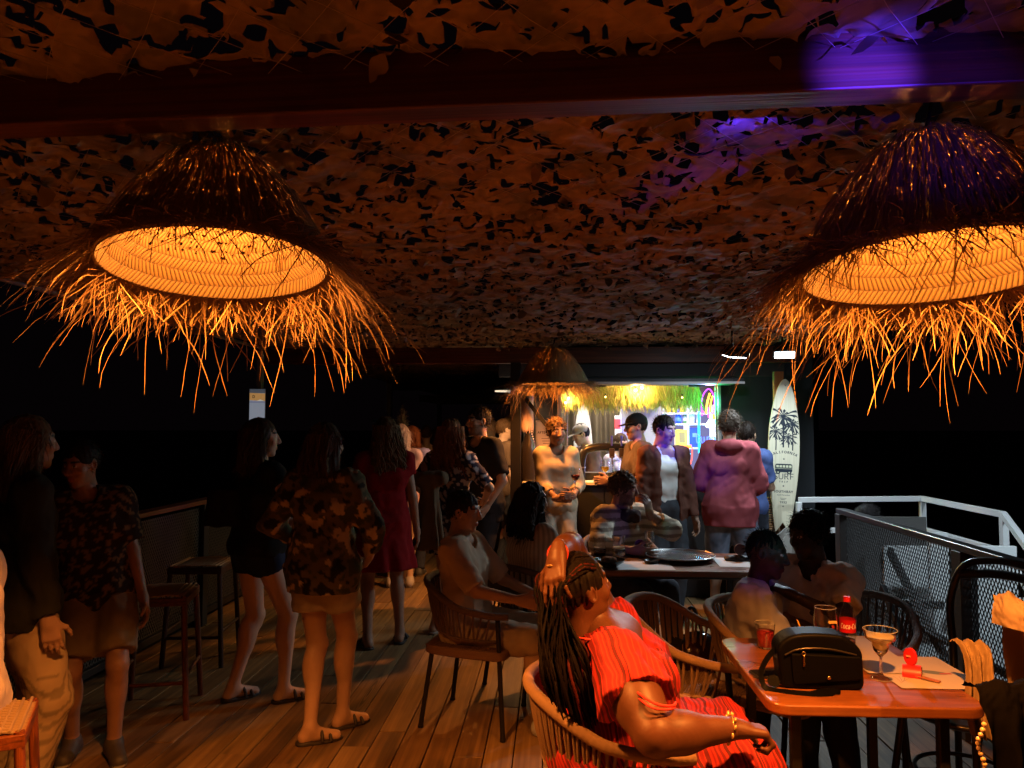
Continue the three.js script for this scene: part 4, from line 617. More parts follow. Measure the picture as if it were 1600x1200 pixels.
function headNet(o) { // head-local: y up, z to the face, x to the person's left
  const P = [[ell([0, 0.022, -0.012], [0.077, 0.096, 0.096]), 0], [ell([0, -0.03, 0.028], [0.061, 0.084, 0.064]), 0.03], [ell([0, -0.07, 0.03], [o.jaw || 0.051, 0.044, 0.05]), 0.025], [cap([-0.008, -0.103, 0.066], [0.008, -0.103, 0.066], 0.016), 0.02], [cap([-0.033, 0.033, 0.075], [0.033, 0.033, 0.075], 0.0105), 0.016]];
  for (const s of [-1, 1]) P.push([ell([s * 0.04, -0.024, 0.062], [0.026, 0.024, 0.022]), 0.02], [cap([s * 0.03, 0.008, 0.108], [s * 0.034, 0.008, 0.104], 0.0115), 0.016, true], [ell([s * 0.031, 0.008, 0.078], [0.0135, 0.0125, 0.0135]), 0.004], [ell([s * 0.078, -0.006, -0.006], [0.011, 0.031, 0.02], [[1, 0, 0], [0, 0.97, -0.25], [0, 0.25, 0.97]]), 0.008], [ell([s * 0.082, -0.006, 0.0], [0.006, 0.018, 0.01]), 0.006, true]);
  P.push([cap([0, 0.016, 0.092], [0, -0.026, 0.11], 0.0085, 0.0125), 0.012], [cap([-0.011, -0.032, 0.099], [0.011, -0.032, 0.099], 0.0095), 0.008], [cap([-0.019, -0.0605, 0.083], [0.019, -0.0605, 0.083], 0.0075), 0.006], [ell([0, -0.059, 0.088], [0.017, 0.0065, 0.01]), 0.004], [ell([0, -0.0705, 0.087], [0.015, 0.007, 0.01]), 0.005], [cap([0, -0.07, -0.02], [0, -0.17, -0.035], o.neck || 0.05, (o.neck || 0.05) + 0.004), 0.03]);
  if (o.beard) P.push([ell([0, -0.085, 0.05], [0.05, 0.035, 0.035]), 0.012]);
  const sk = o.skin, br = o.brow || [0.02, 0.014, 0.01], bd = o.beard;
  return net(P, o.cell || 0.006, { color: (x, y, z) => {
    const ax = Math.abs(x), k = 1 + 0.08 * ns(x * 40, y * 40, z * 40), e = Math.hypot(ax - 0.031, (y - 0.008) * 1.15, z - 0.09);
    if (z > 0.082 && ax > 0.016 && ax < 0.047 && Math.abs(y - 0.0075) < 0.0065 * (1 - ((ax - 0.031) / 0.017) ** 2)) return Math.hypot(ax - 0.031, y - 0.008) < 0.0058 ? [0.02, 0.012, 0.008] : [0.62, 0.58, 0.55];
    if (z > 0.06 && Math.abs(y - (0.031 - (ax - 0.03) ** 2 * 5)) < 0.0052 && ax > 0.011 && ax < 0.052) return br;
    if (z > 0.075 && y < -0.052 && y > -0.078 && ax < 0.023) { const l = 1 - clamp(Math.abs(y + 0.065) / 0.011 - 0.3, 0, 1) * 0.8; return [lerp(sk[0], sk[0] * 0.8 + 0.03, l) * k, lerp(sk[1], sk[1] * 0.5, l) * k, lerp(sk[2], sk[2] * 0.5, l) * k]; }
    if (bd && z > -0.01 && (y < -0.045 || (y < -0.03 && ax > 0.03)) && !(z > 0.08 && y > -0.05) && y > -0.125) { const q = 0.35 + 0.3 * ns(x * 160, y * 160, z * 160); return mix3(bd, sk, clamp(q, 0, 0.6)); }
    return [sk[0] * k, sk[1] * k, sk[2] * k];
  } });
}
const streak = (a, f) => (d, x, y, z) => d + a * ns(Math.atan2(x, z) * f, y * 9, 3) + a * 0.6 * ns(Math.atan2(x, z) * f * 2.3, y * 16, 7);
function hairNet(o) {
  const t = o.type, c = o.color, cell = o.cell || 0.007, P = [], R = t === 'curly' ? 0.011 : t === 'crop' ? -0.002 : 0.004, hl = o.hairline ?? 0.055;
  if (t === 'bald') return null;
  P.push([ell([0, 0.03, -0.018], [0.079 + R, 0.096 + R, 0.098 + R]), 0]);
  if (t === 'long' || t === 'curtain') { const L = o.len || 0.36, w = o.wide || 0.1; P.push([cone([0, 0.03, -0.035], [0, -L, -0.075 + (o.fwd || 0)], [1, 0, 0], [0.088, 0.075], [w, 0.05], o.folds || 13, 0.006, 1, 0.6), 0.03], [cap([0, -L + 0.03, -0.075 + (o.fwd || 0)], [0, -L - 0.02, -0.07 + (o.fwd || 0)], 0.06, 0.02), 0.05]); for (const s of [-1, 1]) P.push([cap([s * 0.07, 0.02, 0.0], [s * (w - 0.02), -Math.min(L, 0.2), -0.02], 0.026, 0.03), 0.03]); }
  if (t === 'bob') { P.push([cone([0, 0.04, -0.03], [0, -0.12, -0.04], [1, 0, 0], [0.09, 0.085], [0.1, 0.075], 9, 0.006), 0.03]); }
  if (t === 'updo') P.push([ell([0, 0.1, -0.08], [0.045, 0.04, 0.045]), 0.015]);
  if (t === 'pony') { P.push([cap([0, 0.06, -0.1], [0, 0.02, -0.14], 0.025, 0.03), 0.01], [cap([0, 0.02, -0.14], [0, -0.22, -0.12], 0.034, 0.018), 0.02]); }
  P.push([ell([0, -0.045, 0.105], [0.072, hl + 0.045, 0.075]), 0.012, true]);      // the face
  if (t !== 'long' && t !== 'bob' && t !== 'curtain') P.push([ell([0, -0.14, 0.015], [0.12, 0.105, 0.085]), 0.015, true], [cap([-0.2, -0.13, -0.06], [0.2, -0.13, -0.06], 0.065), 0.02, true]);   // ears and nape stay free
  const amp = t === 'curly' ? 0.014 : 0.008, fr = t === 'curly' ? 42 : 60, wav = o.wavy || 0;
  return net(P, cell, { pad: 0.01, color: speck(c, 0.35, 70), post: (d, x, y, z) => t === 'curly' ? d + amp * ns(x * fr, y * fr, z * fr) + amp * 0.7 * ns(x * 90, y * 90, z * 90) : d + amp * ns(Math.atan2(x, z + 0.02) * 9, y * 8 + wav * Math.sin(x * 60), 3 + Math.hypot(x, z) * 20) + amp * 0.6 * ns(Math.atan2(x, z) * 22, y * 14, 7) + (wav ? wav * 0.012 * ns(x * 28, y * 26, z * 28) : 0) });
}
const SKIN = vmat(0.48, { specularIntensity: 0.6 }), CLOTH = vmat(0.9, { specularIntensity: 0.25 }), HAIR = vmat(0.6, { specularIntensity: 0.25 }), SHOE = vmat(0.6), DENIMW = vmat(0.9);
const relaxed = {};
function person(o) {
  const s = (o.H || 1.7) / 1.7, b = o.b || 1, w = (o.wide || 1) * 0.94, cell = o.cell || 0.014, S = (v) => v.map((q) => q * s), pos = o.at || V(at(o.px, 665, o.d).x, o.y || 0, -o.d);
  const t = thing('person', o.label, 'person', pos, o.turn, o.group), skin = o.skin || [0.42, 0.26, 0.18], sc = speck(skin, 0.05);
  const tw = o.twist || 0, side = [Math.cos(tw), 0, -Math.sin(tw)], fwd = [Math.sin(tw), 0, Math.cos(tw)], pel = S(o.pelvis || [0, 0.93, 0]), lean = o.lean || [0, 0.02], up = nrm3([lean[0], 1, lean[1]]);
  const J = (y, x = 0, z = 0) => add3(add3(add3(pel, up, y * s), side, x * s), fwd, z * s), sw = (o.sh || 0.165) * w, neck = J(0.5, 0, -0.01), nk2 = add3(neck, nrm3(add3(up, fwd, 0.25)), 0.1 * s);
  const hy = (o.headYaw || 0) + tw, hp = o.headPitch || 0, hr = o.headRoll || 0;
  const HM = new THREE.Matrix4().makeRotationFromEuler(new THREE.Euler(hp, hy, hr, 'YXZ')), hc = add3(add3(neck, up, 0.155 * s), fwd, 0.02 * s + 0.06 * Math.max(0, hp)); if (o.headShift) for (let i = 0; i < 3; i++) hc[i] += o.headShift[i]; HM.setPosition(...hc);
  const hs = s * (o.headScale || 1) * 0.97; HM.multiply(new THREE.Matrix4().makeScale(hs, hs, hs));
  const limb = {};
  for (const [k, g] of [['l', 1], ['r', -1]]) {
    const sh = J(0.445, g * sw, -0.005), A = o[k + 'a'] || {}, T = S(A.hand || [g * (sw + 0.075), 0.02 + pel[1] / s - 0.13, 0.07]), [el, wr] = ik(sh, T, 0.285 * s, 0.25 * s, A.pole || [g * 0.4, -0.2, -1]);
    const hip = add3(add3(pel, side, g * 0.088 * s * w), up, -0.02 * s), F = o[k + 'f'] || [g * 0.1, 0, 0], an = [F[0] * s, (F[3] || 0) * s + 0.085 * s, F[1] * s], [kn, a2] = ik(hip, an, 0.435 * s, 0.42 * s, F[4] || [g * 0.1, 0.1, 1]);
    limb[k] = { sh, el, wr, hip, kn, an: a2, yaw: F[2] || 0, A, g };
  }
  // skin
  const B = [[cap(J(0.0, -0.065 * w), J(0.0, 0.065 * w), 0.1 * b * s), 0], [cap(J(0.16, -0.05 * w), J(0.16, 0.05 * w), 0.09 * b * s), 0.08], [cap(J(0.33, -0.075 * w), J(0.33, 0.075 * w), 0.097 * b * s), 0.08], [cap(neck, nk2, 0.05 * s, 0.048 * s), 0.04]];
  for (const k of ['l', 'r']) { const q = limb[k], m = o.bare === false ? 0 : 1; B.push([cap(J(0.46, q.g * 0.05), q.sh, 0.052 * s, 0.052 * b * s), 0.05], [cap(q.sh, q.el, 0.047 * b * s, 0.037 * b * s), 0.03], [cap(q.el, q.wr, 0.038 * b * s, 0.025 * s), 0.015]);
    B.push([cap(q.hip, q.kn, 0.084 * b * s, 0.053 * b * s), 0.05], [cap(q.kn, q.an, 0.052 * b * s, 0.034 * s), 0.02]); const cf = mix3(q.kn, q.an, 0.28), bk = nrm3(add3(sub3(add3(q.hip, q.an), add3(q.kn, q.kn)), [0, 0, -0.02])); B.push([ell(add3(cf, [Math.sin(q.yaw) * -0.018 * s, 0, Math.cos(q.yaw) * -0.018 * s]), S([0.05, 0.11, 0.05]).map((v) => v * b)), 0.03]);
    const kf = nrm3([Math.sin(q.yaw), 0.1, Math.cos(q.yaw)]); B.push([ell(add3(q.kn, kf, 0.03 * s), S([0.034, 0.042, 0.03])), 0.02], [ell(add3(add3(q.kn, kf, 0.022 * s), [0, -0.055 * s, 0]), S([0.028, 0.03, 0.022])), 0.02]); const fd = [Math.sin(q.yaw), 0, Math.cos(q.yaw)], hl = add3([q.an[0], q.an[1] - 0.05 * s, q.an[2]], fd, -0.03 * s), toe = add3([q.an[0], q.an[1] - 0.063 * s, q.an[2]], fd, 0.14 * s); q.fd = fd; q.hl = hl; q.toe = toe; if (!o.noFeet) B.push([cap(q.an, hl, 0.034 * s, 0.03 * s), 0.02], [cap(add3(q.an, [0, -0.02 * s, 0]), toe, 0.034 * s, 0.022 * s), 0.02], [cap(hl, toe, 0.03 * s, 0.02 * s), 0.02], [cap(add3(toe, cross3([0, 1, 0], fd), 0.02 * s), add3(toe, cross3([0, 1, 0], fd), -0.02 * s), 0.018 * s), 0.015]); }
  const geos = [net(B, cell, { color: sc })];
  const hd = headNet({ skin, cell: o.hcell || 0.006, beard: o.beard, brow: o.brow, jaw: o.jaw }); hd.applyMatrix4(HM); geos.push(hd);
  for (const k of ['l', 'r']) { const q = limb[k], A = q.A; if (A.noHand) continue; const d = A.dir || nrm3(add3(sub3(q.wr, q.el), [0, 0, 0])), n = A.palm || [-q.g * 0.9, 0, 0.25]; geos.push(handNet(q.wr, d, n, { s: s * (o.handS || 0.98), curl: A.curl ?? 0.55, thumb: A.thumb || q.g, color: sc, cell: o.handCell || 0.006 })); }
  mk('body', geos, SKIN, t);
  // hair and hat
  const hair = o.hair || { type: 'short', color: [0.02, 0.014, 0.01] }, hg = hairNet({ cell: o.hcell ? o.hcell * 1.1 : 0.008, ...hair });
  if (hg) {
    if ((o.hcell || 0.006) <= 0.006 && !hair.hat) { // stray hairs standing off the mass
      const sd = seed; seed = 500 + Math.round((o.d || 4) * 91 + o.label.length); const rs = ribbonSet(), P = hg.attributes.position, N = hg.attributes.normal, cu = hair.type === 'curly' ? 1 : 0, lg = hair.type === 'long' || hair.type === 'bob';
      for (let i = 0; i < 900; i++) { const k = Math.floor(rnd() * P.count), p = V().fromBufferAttribute(P, k), n = V().fromBufferAttribute(N, k), L = cu ? rr(0.012, 0.03) : lg ? rr(0.03, 0.08) : rr(0.012, 0.028), a = n.clone().multiplyScalar(cu ? 1 : 0.35).add(V(rr(-0.7, 0.7), lg ? -1 : rr(-0.6, 0.5), cu ? rr(-0.7, 0.7) : rr(-0.9, 0.1))).normalize(), q = p.clone().addScaledVector(a, L * 0.5).addScaledVector(n, 0.003), e = q.clone().addScaledVector(a, L * 0.5).add(V(rr(-1, 1), rr(-1, 0.3), rr(-1, 1)).multiplyScalar(L * (cu ? 0.5 : 0.25))), b = rr(0.7, 1.5); rs.add([p, q, e], rr(0.0012, 0.003), hair.color.map((v) => v * b), V(rr(-1, 1), rr(-1, 1), rr(-1, 1))); }
      seed = sd; mk('stray_hair', rs.build().applyMatrix4(HM), HAIR, t, 'stuff');
    }
    hg.applyMatrix4(HM); mk('hair', hg, HAIR, t); }
  if (hair.strands) { // loose locks over the back of a long head of hair
    const rs = [], L = hair.len || 0.36; let sd = seed; seed = 900 + Math.round(o.d * 100 || 0);
    for (let i = 0; i < hair.strands; i++) { const a = rr(-2.3, 2.3) + PI, R0 = 0.085, x = Math.sin(a) * R0, z = Math.cos(a) * R0 - 0.02, k = rr(0.6, 1.08), ph = rr(0, 6), cu = hair.curl || 0.006, pts = []; for (let j = 0; j <= 9; j++) { const u = j / 9; pts.push(V(x * (1 + 0.25 * u) * (hair.wide ? hair.wide / 0.1 : 1) + cu * u * Math.sin(ph + u * 14), 0.06 - u * (L * k + 0.06), lerp(z, -0.09 + z * 0.35, Math.min(1, u * 1.4)) - 0.012 + cu * u * Math.cos(ph + u * 13))); } rs.push(new THREE.TubeGeometry(new THREE.CatmullRomCurve3(pts), 16, rr(0.003, 0.007), 5)); }
    seed = sd; const g = merge(rs).applyMatrix4(HM); const cc = hair.color; paint(g, speck(cc.map((v) => v * 1.25), 0.3, 40)); mk('hair_lock', g, HAIR, t, 'stuff');
  }
  if (hair.hat) { const H = [[ell([0, 0.045, -0.012], [0.089, 0.082, 0.106]), 0], [cap([-0.3, -0.06, 0], [0.3, -0.06, 0], 0.088), 0.006, true]]; H.push([cone([0, 0.035, 0.06], [0, 0.02, 0.165], [1, 0, 0], [0.075, 0.012], [0.06, 0.006]), 0.01]); const g = net(H, 0.006, { color: speck(hair.hat, 0.12, 60) }); g.applyMatrix4(HM); mk('cap', g, CLOTH, t); }
  if (hair.glasses) mk('sunglasses', merge([box(0.15, 0.03, 0.012, 0, 0.095, 0.08, 0.005), box(0.006, 0.012, 0.1, 0.08, 0.08, 0.02, 0.002), box(0.006, 0.012, 0.1, -0.08, 0.08, 0.02, 0.002)]).applyMatrix4(HM), blackMetal, t);
  // clothes
  const fold = (amp, f = 13) => (d, x, y, z) => { const w = y * 0.9 + 0.05 * ns(x * 5, y * 5, z * 5); return d + amp * ns(x * f, y * f * 0.6, z * f) + amp * 1.5 * (0.22 - Math.abs(ns(x * f * 0.9 + w * 6, w * f * 0.75, z * f * 0.9))) + amp * 0.5 * ns(x * f * 2.4, y * f * 1.3, z * f * 2.4 + 4); };
  const T = o.top;
  if (T) {
    const lo = T.loose ?? 0.012, P = [], hem = T.hem ?? -0.1, sl = T.sleeve ?? 0.55, e = lo * s, bl = Math.max(0, (o.bottom?.loose ?? 0.012) - lo + 0.014), e2 = e + bl * s;
    P.push([cap(J(0.0, -0.07 * w), J(0.0, 0.07 * w), 0.103 * b * s + e2), 0], [cap(J(0.16, -0.06 * w), J(0.16, 0.06 * w), 0.093 * b * s + e), 0.08], [cap(J(0.33, -0.08 * w), J(0.33, 0.08 * w), 0.098 * b * s + e), 0.08]);
    if (T.bust) for (const g of [-1, 1]) P.push([ell(J(0.31, g * 0.07, 0.085), S([0.062, 0.065, 0.055])), 0.04]);
    if (hem < -0.1) P.push([cone(J(-0.02), J(hem - 0.03), side, S([0.17 * w + lo + bl, 0.108 * b + lo + bl]), S([Math.max((T.flare || 0.18) * w, 0.172 * w + lo + bl), Math.max((T.flare || 0.18) * 0.72, 0.11 * b + lo + bl)]), T.folds || 7, T.fold || 0.008, 1.3), 0.05]);
    for (const k of ['l', 'r']) { const q = limb[k]; if (T.strap) { P.push([cap(J(0.36, q.g * 0.08, 0.05), J(0.475, q.g * 0.09), 0.03 * s), 0.02]); continue; } P.push([cap(J(0.46, q.g * 0.05), q.sh, 0.052 * s + e, 0.054 * b * s + e), 0.05]);
      if (sl > 0) { const end = mix3(q.sh, q.el, Math.min(1, sl)); P.push([cap(q.sh, end, 0.05 * b * s + e, (T.cuff || 0.048 + lo * 0.9) * b * s, false, sl < 1), 0.035]); if (sl > 1) P.push([cap(q.el, mix3(q.el, q.wr, sl - 1), 0.043 * b * s + e * 0.9, 0.033 * b * s + e * 0.7, false, true), 0.02]); } }
    if (T.collar) P.push([cap(J(0.475), J(0.535, 0, 0.01), 0.066 * s, 0.064 * s, false, true), 0.02]);
    if (T.hood) P.push([ell(J(0.49, 0, -0.09), S([0.115, 0.06, 0.06])), 0.03]);
    P.push([cap(J(0.49, 0, 0.03), J(0.62, 0, 0.06), (T.neck || 0.062) * s), 0.008, true]);
    if (T.strap) P.push([ell(J(0.52), S([0.075, 0.13, 0.2])), 0.01, true]);
    if (T.open) P.push([{ lo: [-9, -9, -9], hi: [9, 9, 9], f: (x, y, z) => { const p = sub3([x, y, z], pel), X = dot3(p, side), Z = dot3(p, fwd), Y = dot3(p, up) / s; return Math.max(Math.abs(X - 0.012) - T.open * s * (1.1 - 0.5 * Y), 0.0 - Z, -0.6 * s - 0); } }, 0.012, true]);
    const cut = T.cut ?? hem, fp = fold(T.wr ?? 0.007, T.wf || 13), g = net(P, cell * (T.cell || 0.9), { color: T.paint || speck(T.color, 0.12, 25), post: (d, x, y, z) => Math.max(fp(d, x, y, z), -(dot3(sub3([x, y, z], pel), up) - cut * s)) });
    mk(T.name || 'shirt', g, CLOTH, t);
    if (T.under) { const U = [[cap(J(0.16, -0.05 * w), J(0.16, 0.05 * w), 0.099 * b * s), 0], [cap(J(0.0, -0.06 * w), J(0.0, 0.06 * w), 0.108 * b * s), 0.08], [cap(J(0.33, -0.075 * w), J(0.33, 0.075 * w), 0.106 * b * s), 0.08], [cap(J(0.47, -0.07), J(0.47, 0.07), 0.05 * s), 0.05], [cap(J(0.5, 0, 0.03), J(0.62, 0, 0.06), 0.052 * s), 0.008, true]]; const f2 = fold(0.006, 10); mk('shirt', net(U, cell * 0.85, { color: speck(T.under, 0.05, 20), post: (d, x, y, z) => Math.max(f2(d, x, y, z), -(dot3(sub3([x, y, z], pel), up) + 0.13 * s)) }), CLOTH, t); }
  }
  const Q = o.bottom;
  if (Q) {
    const lo = Q.loose ?? 0.012, P = [[cap(J(0.0, -0.068 * w), J(0.0, 0.068 * w), 0.103 * b * s + lo * s * 0.7), 0]], L = Q.len ?? 2, parts = [];
    for (const k of ['l', 'r']) { const q = limb[k]; P.push([cap(q.hip, mix3(q.hip, q.kn, Math.min(1, L)), 0.087 * b * s + lo * s, ((L < 1 ? lerp(0.088, 0.062, L) : 0.058) * b + lo) * s, false, L < 1), 0.045]); if (L > 1) P.push([cap(q.kn, mix3(q.kn, q.an, L - 1), (0.056 * b + lo) * s, (Q.ankle || 0.045 * b + lo) * s, false, true), 0.02]); if (Q.roll) P.push([cap(mix3(q.hip, q.kn, L - 0.09), mix3(q.hip, q.kn, L), (0.083 * b + lo) * s, (0.083 * b + lo) * s, true, true), 0.004]); }
    const fp = fold(Q.wr ?? 0.006, Q.wf || 12); mk(Q.name || 'trousers', net(P, cell * 0.95, { color: Q.paint || speck(Q.color, 0.15, 28), post: (d, x, y, z) => Math.max(fp(d, x, y, z), dot3(sub3([x, y, z], pel), up) - 0.1 * s) }), CLOTH, t);
  }
  if (o.shoe && !o.noFeet) for (const k of ['l', 'r']) {
    const q = limb[k], c = o.shoe, lat = cross3([0, 1, 0], q.fd), P = [], y0 = q.hl[1] - 0.032 * s;
    if (o.sandal) {
      P.push([cone(add3(q.hl, [0, -0.037 * s, 0]), add3(q.hl, [0, -0.018 * s, 0]), q.fd, [0.045 * s, 0.04 * s], [0.045 * s, 0.04 * s]), 0], [cone(add3(mix3(q.hl, q.toe, 0.55), [0, -0.032 * s, 0]), add3(mix3(q.hl, q.toe, 0.55), [0, -0.014 * s, 0]), q.fd, [0.115 * s, 0.047 * s], [0.115 * s, 0.047 * s]), 0.02]);
      const g = [net(P, 0.006, { color: speck(c, 0.1, 50) })]; for (const [u, h, r] of [[0.52, 0.048, 0.048], [0.78, 0.028, 0.05]]) { const m = mix3(q.hl, q.toe, u), pts = []; for (let i = 0; i <= 8; i++) { const a = PI * i / 8; pts.push(V(...add3(add3(m, lat, Math.cos(a) * r * s), [0, 1, 0], Math.sin(a) * h * s - 0.014 * s))); } const tb = tube(pts, 0.01 * s, 6, 14); paint(tb, speck(c, 0.1, 50)); g.push(tb); }
      mk('sandal', g, SHOE, t);
    } else { P.push([cap(add3(q.an, [0, -0.005, 0]), q.hl, 0.042 * s, 0.038 * s), 0], [cap(add3(q.an, [0, -0.02 * s, 0]), q.toe, 0.04 * s, 0.033 * s), 0.03], [cap(q.hl, q.toe, 0.038 * s, 0.034 * s), 0.03]); mk('shoe', net(P, 0.009, { color: (x, y, z) => y < q.toe[1] - 0.008 * s ? (o.sole || [0.5, 0.5, 0.48]) : c, post: (d, x, y) => Math.max(d, y0 - 0.006 - y) }), SHOE, t); }
  }
  t.userData.joints = undefined; delete t.userData.joints; person.last = { limb, J, HM, hc, pel, s }; return t;
}
function wear(t, name, g, m, pos, on) { const o = mk(name, g, m, (on && t.getObjectByName(on)) || t); t.updateMatrixWorld(true); o.position.copy(t.worldToLocal(pos.clone())); o.rotation.y = -t.rotation.y; return o; }
const DARKHAIR = [0.018, 0.012, 0.009], BROWNHAIR = [0.06, 0.035, 0.018], TAN = [0.45, 0.27, 0.17], FAIR = [0.55, 0.36, 0.26], DEEP = [0.12, 0.06, 0.035], OLIVE = [0.36, 0.22, 0.14];
const camo = (x, y, z) => { const a = ns(x * 11, y * 13, z * 11) + 0.5 * ns(x * 25, y * 25, z * 25), b = ns(x * 12 + 30, y * 12, z * 12) + 0.4 * ns(x * 28, y * 28 + 5, z * 28); return b > 0.3 ? [0.42, 0.33, 0.2] : a > 0.16 ? [0.05, 0.055, 0.03] : a < -0.28 ? [0.02, 0.018, 0.015] : [0.11, 0.09, 0.05]; };
const leafy = (x, y, z) => { const a = Math.sin(x * 70 + 5 * ns(x * 12, y * 12, z * 12)) * Math.sin(y * 60 + 6 * ns(x * 9 + 4, y * 9, z * 9)) + 0.5 * ns(x * 35, y * 35, z * 35); return a > 0.22 ? [0.5, 0.46, 0.46] : [0.035, 0.035, 0.06]; };
const FT = (o) => o;
// the group of standing people at the left
person({ px: 40, d: 3.25, turn: 2.35, H: 1.69, cell: 0.012, headYaw: 0.2, skin: [0.3, 0.18, 0.12], hair: { type: 'long', color: [0.1, 0.06, 0.03], len: 0.26, strands: 70 }, top: { name: 'jacket', color: [0.02, 0.02, 0.015], sleeve: 1.95, loose: 0.022, hem: -0.13, cut: -0.13, collar: true, wr: 0.01 },
  bottom: { len: 1.96, loose: 0.03, ankle: 0.085, wr: 0.008, paint: (x, y, z) => { const k = Math.sin(y * 90 + 14 * Math.abs(Math.sin(x * 22)) + 3 * ns(x * 6, y * 6, z * 6)), q = y < 0.6 && k > 0.45; return q ? [0.2, 0.15, 0.09] : [0.34, 0.25, 0.15]; } }, shoe: [0.3, 0.25, 0.2], label: 'person at far left in a dark jacket and wide cream patterned trousers' });
person({ px: 160, d: 3.85, turn: 0.5, H: 1.62, pelvis: [0, 0.88, -0.05], lean: [-0.15, 0.06], headYaw: -0.6, headPitch: 0.2, cell: 0.012, skin: [0.3, 0.16, 0.1], hair: { type: 'short', color: DARKHAIR }, top: { paint: (x, y, z) => { const a = ns(x * 34, y * 34, z * 34) + 0.6 * ns(x * 70, y * 70, z * 70); return a > 0.2 ? [0.16, 0.1, 0.04] : [0.025, 0.016, 0.012]; }, sleeve: 0.8, loose: 0.03, hem: -0.14, cut: -0.14 }, bottom: { name: 'shorts', len: 0.85, color: [0.2, 0.15, 0.09], loose: 0.03 }, lf: [0.1, 0.1, 0.2], rf: [-0.1, -0.02, -0.2], shoe: [0.05, 0.04, 0.035], label: 'person in dark patterned shirt and brown shorts behind the cream trousers' });
person({ px: 404, d: 4.6, turn: 2.5, H: 1.69, cell: 0.012, headYaw: -0.5, skin: FAIR, hair: { type: 'long', color: [0.05, 0.032, 0.018], len: 0.22, strands: 60 }, ra: { hand: [-0.2, 1.02, 0.22], pole: [-1, -0.3, -0.3], curl: 1 }, la: { hand: [0.18, 1.06, 0.26], pole: [1, -0.4, -0.2], curl: 1 }, top: { color: [0.014, 0.013, 0.013], sleeve: 0.35, hem: -0.04, cut: -0.05, bust: true }, bottom: { name: 'shorts', len: 0.3, color: [0.018, 0.026, 0.06], loose: 0.022 }, lf: [0.13, -0.06, -0.1], rf: [-0.13, 0.12, -0.25], shoe: [0.02, 0.016, 0.014], sandal: true, label: 'woman in black top and navy shorts with a bag, left of the camouflage jacket' });
person({ px: 507, d: 4.1, turn: 2.95, H: 1.66, cell: 0.011, headYaw: -0.25, skin: TAN, hair: { type: 'long', color: [0.05, 0.03, 0.017], len: 0.17, strands: 70 }, la: { hand: [0.2, 1.0, 0.17], pole: [1, -0.3, -0.6], curl: 0.9 }, ra: { hand: [-0.19, 0.96, 0.19], pole: [-1, -0.3, -0.6], curl: 0.9 }, top: { name: 'jacket', paint: camo, sleeve: 1.7, loose: 0.02, hem: -0.14, cut: -0.14, collar: true, flare: 0.2, wr: 0.011 }, bottom: { name: 'shorts', len: 0.5, color: [0.34, 0.28, 0.2], loose: 0.03, roll: true }, lf: [0.02, -0.08, -0.9], rf: [-0.05, 0.16, -0.6], shoe: [0.03, 0.022, 0.018], sandal: true, label: 'woman in camouflage jacket and rolled pale shorts seen from behind' });
person({ px: 602, d: 5.8, turn: 3.5, H: 1.71, cell: 0.012, headYaw: 0.2, skin: [0.33, 0.19, 0.12], hair: { type: 'long', color: [0.1, 0.06, 0.03], len: 0.3, wide: 0.12, wavy: 1, strands: 110, curl: 0.014, glasses: true }, la: { hand: [0.22, 1.08, 0.24], pole: [0.45, -0.8, -0.6], curl: 0.9 }, ra: { hand: [-0.25, 0.8, -0.02], curl: 0.7 }, top: { name: 'dress', color: [0.2, 0.008, 0.01], sleeve: 0.4, loose: 0.018, hem: -0.36, cut: -0.36, flare: 0.27, folds: 9, fold: 0.012 }, lf: [0.12, -0.03, 0.2], rf: [-0.13, 0.05, -0.3], shoe: [0.02, 0.016, 0.014], sandal: true, label: 'woman in short dark red dress with long wavy hair, seen from behind' });
person({ px: 703, d: 6.2, turn: 2.75, H: 1.7, cell: 0.012, headYaw: 0.3, skin: OLIVE, hair: { type: 'long', color: [0.17, 0.07, 0.03], len: 0.36, wide: 0.13, wavy: 1.3, strands: 160, curl: 0.02 }, la: { hand: [0.25, 1.02, 0.2], pole: [1, -0.4, -0.5], curl: 0.8 }, ra: { hand: [-0.2, 1.05, 0.24], pole: [-1, -0.4, -0.4], curl: 0.9 }, top: { name: 'dress', paint: leafy, sleeve: 0.9, loose: 0.016, hem: -0.3, cut: -0.3, flare: 0.21, folds: 8, cell: 0.75 }, lf: [0.09, -0.06, -0.3], rf: [-0.1, 0.09, -0.8], shoe: [0.22, 0.15, 0.1], sandal: true, label: 'woman with long curly auburn hair in a dark leaf patterned dress' });
one('beige_coat', net([[cone([0, 0.08, 0], [0.0, -0.46, 0.02], [1, 0, 0], [0.06, 0.045], [0.12, 0.07], 7, 0.022, 0.4), 0], [cap([-0.08, 0.08, 0], [0.09, 0.09, 0.02], 0.06), 0.05]], 0.012, { color: speck([0.12, 0.085, 0.05], 0.15, 20), post: (d, x, y, z) => d + 0.014 * ns(x * 16, y * 5, z * 16) }), CLOTH, 'beige coat hanging over the arm of the woman in leaf dress', 'coat').position.copy(at(672, 765, 6.0));
const blackTee = person({ px: 750, d: 6.75, turn: -0.6, H: 1.81, sh: 0.145, cell: 0.012, headYaw: -0.35, skin: OLIVE, b: 1.06, wide: 1.04, beard: [0.03, 0.02, 0.015], hair: { type: 'short', color: DARKHAIR }, la: { hand: [0.17, 0.9, 0.12], pole: [1, -0.2, -0.4], curl: 0.7 }, top: { color: [0.018, 0.018, 0.018], sleeve: 0.85, loose: 0.022, hem: -0.16, cut: -0.16, flare: 0.19 }, bottom: { name: 'shorts', len: 1.0, color: [0.02, 0.02, 0.022], loose: 0.03 }, shoe: [0.02, 0.02, 0.02], label: 'bearded man in black tee facing left behind the leaf dress' });
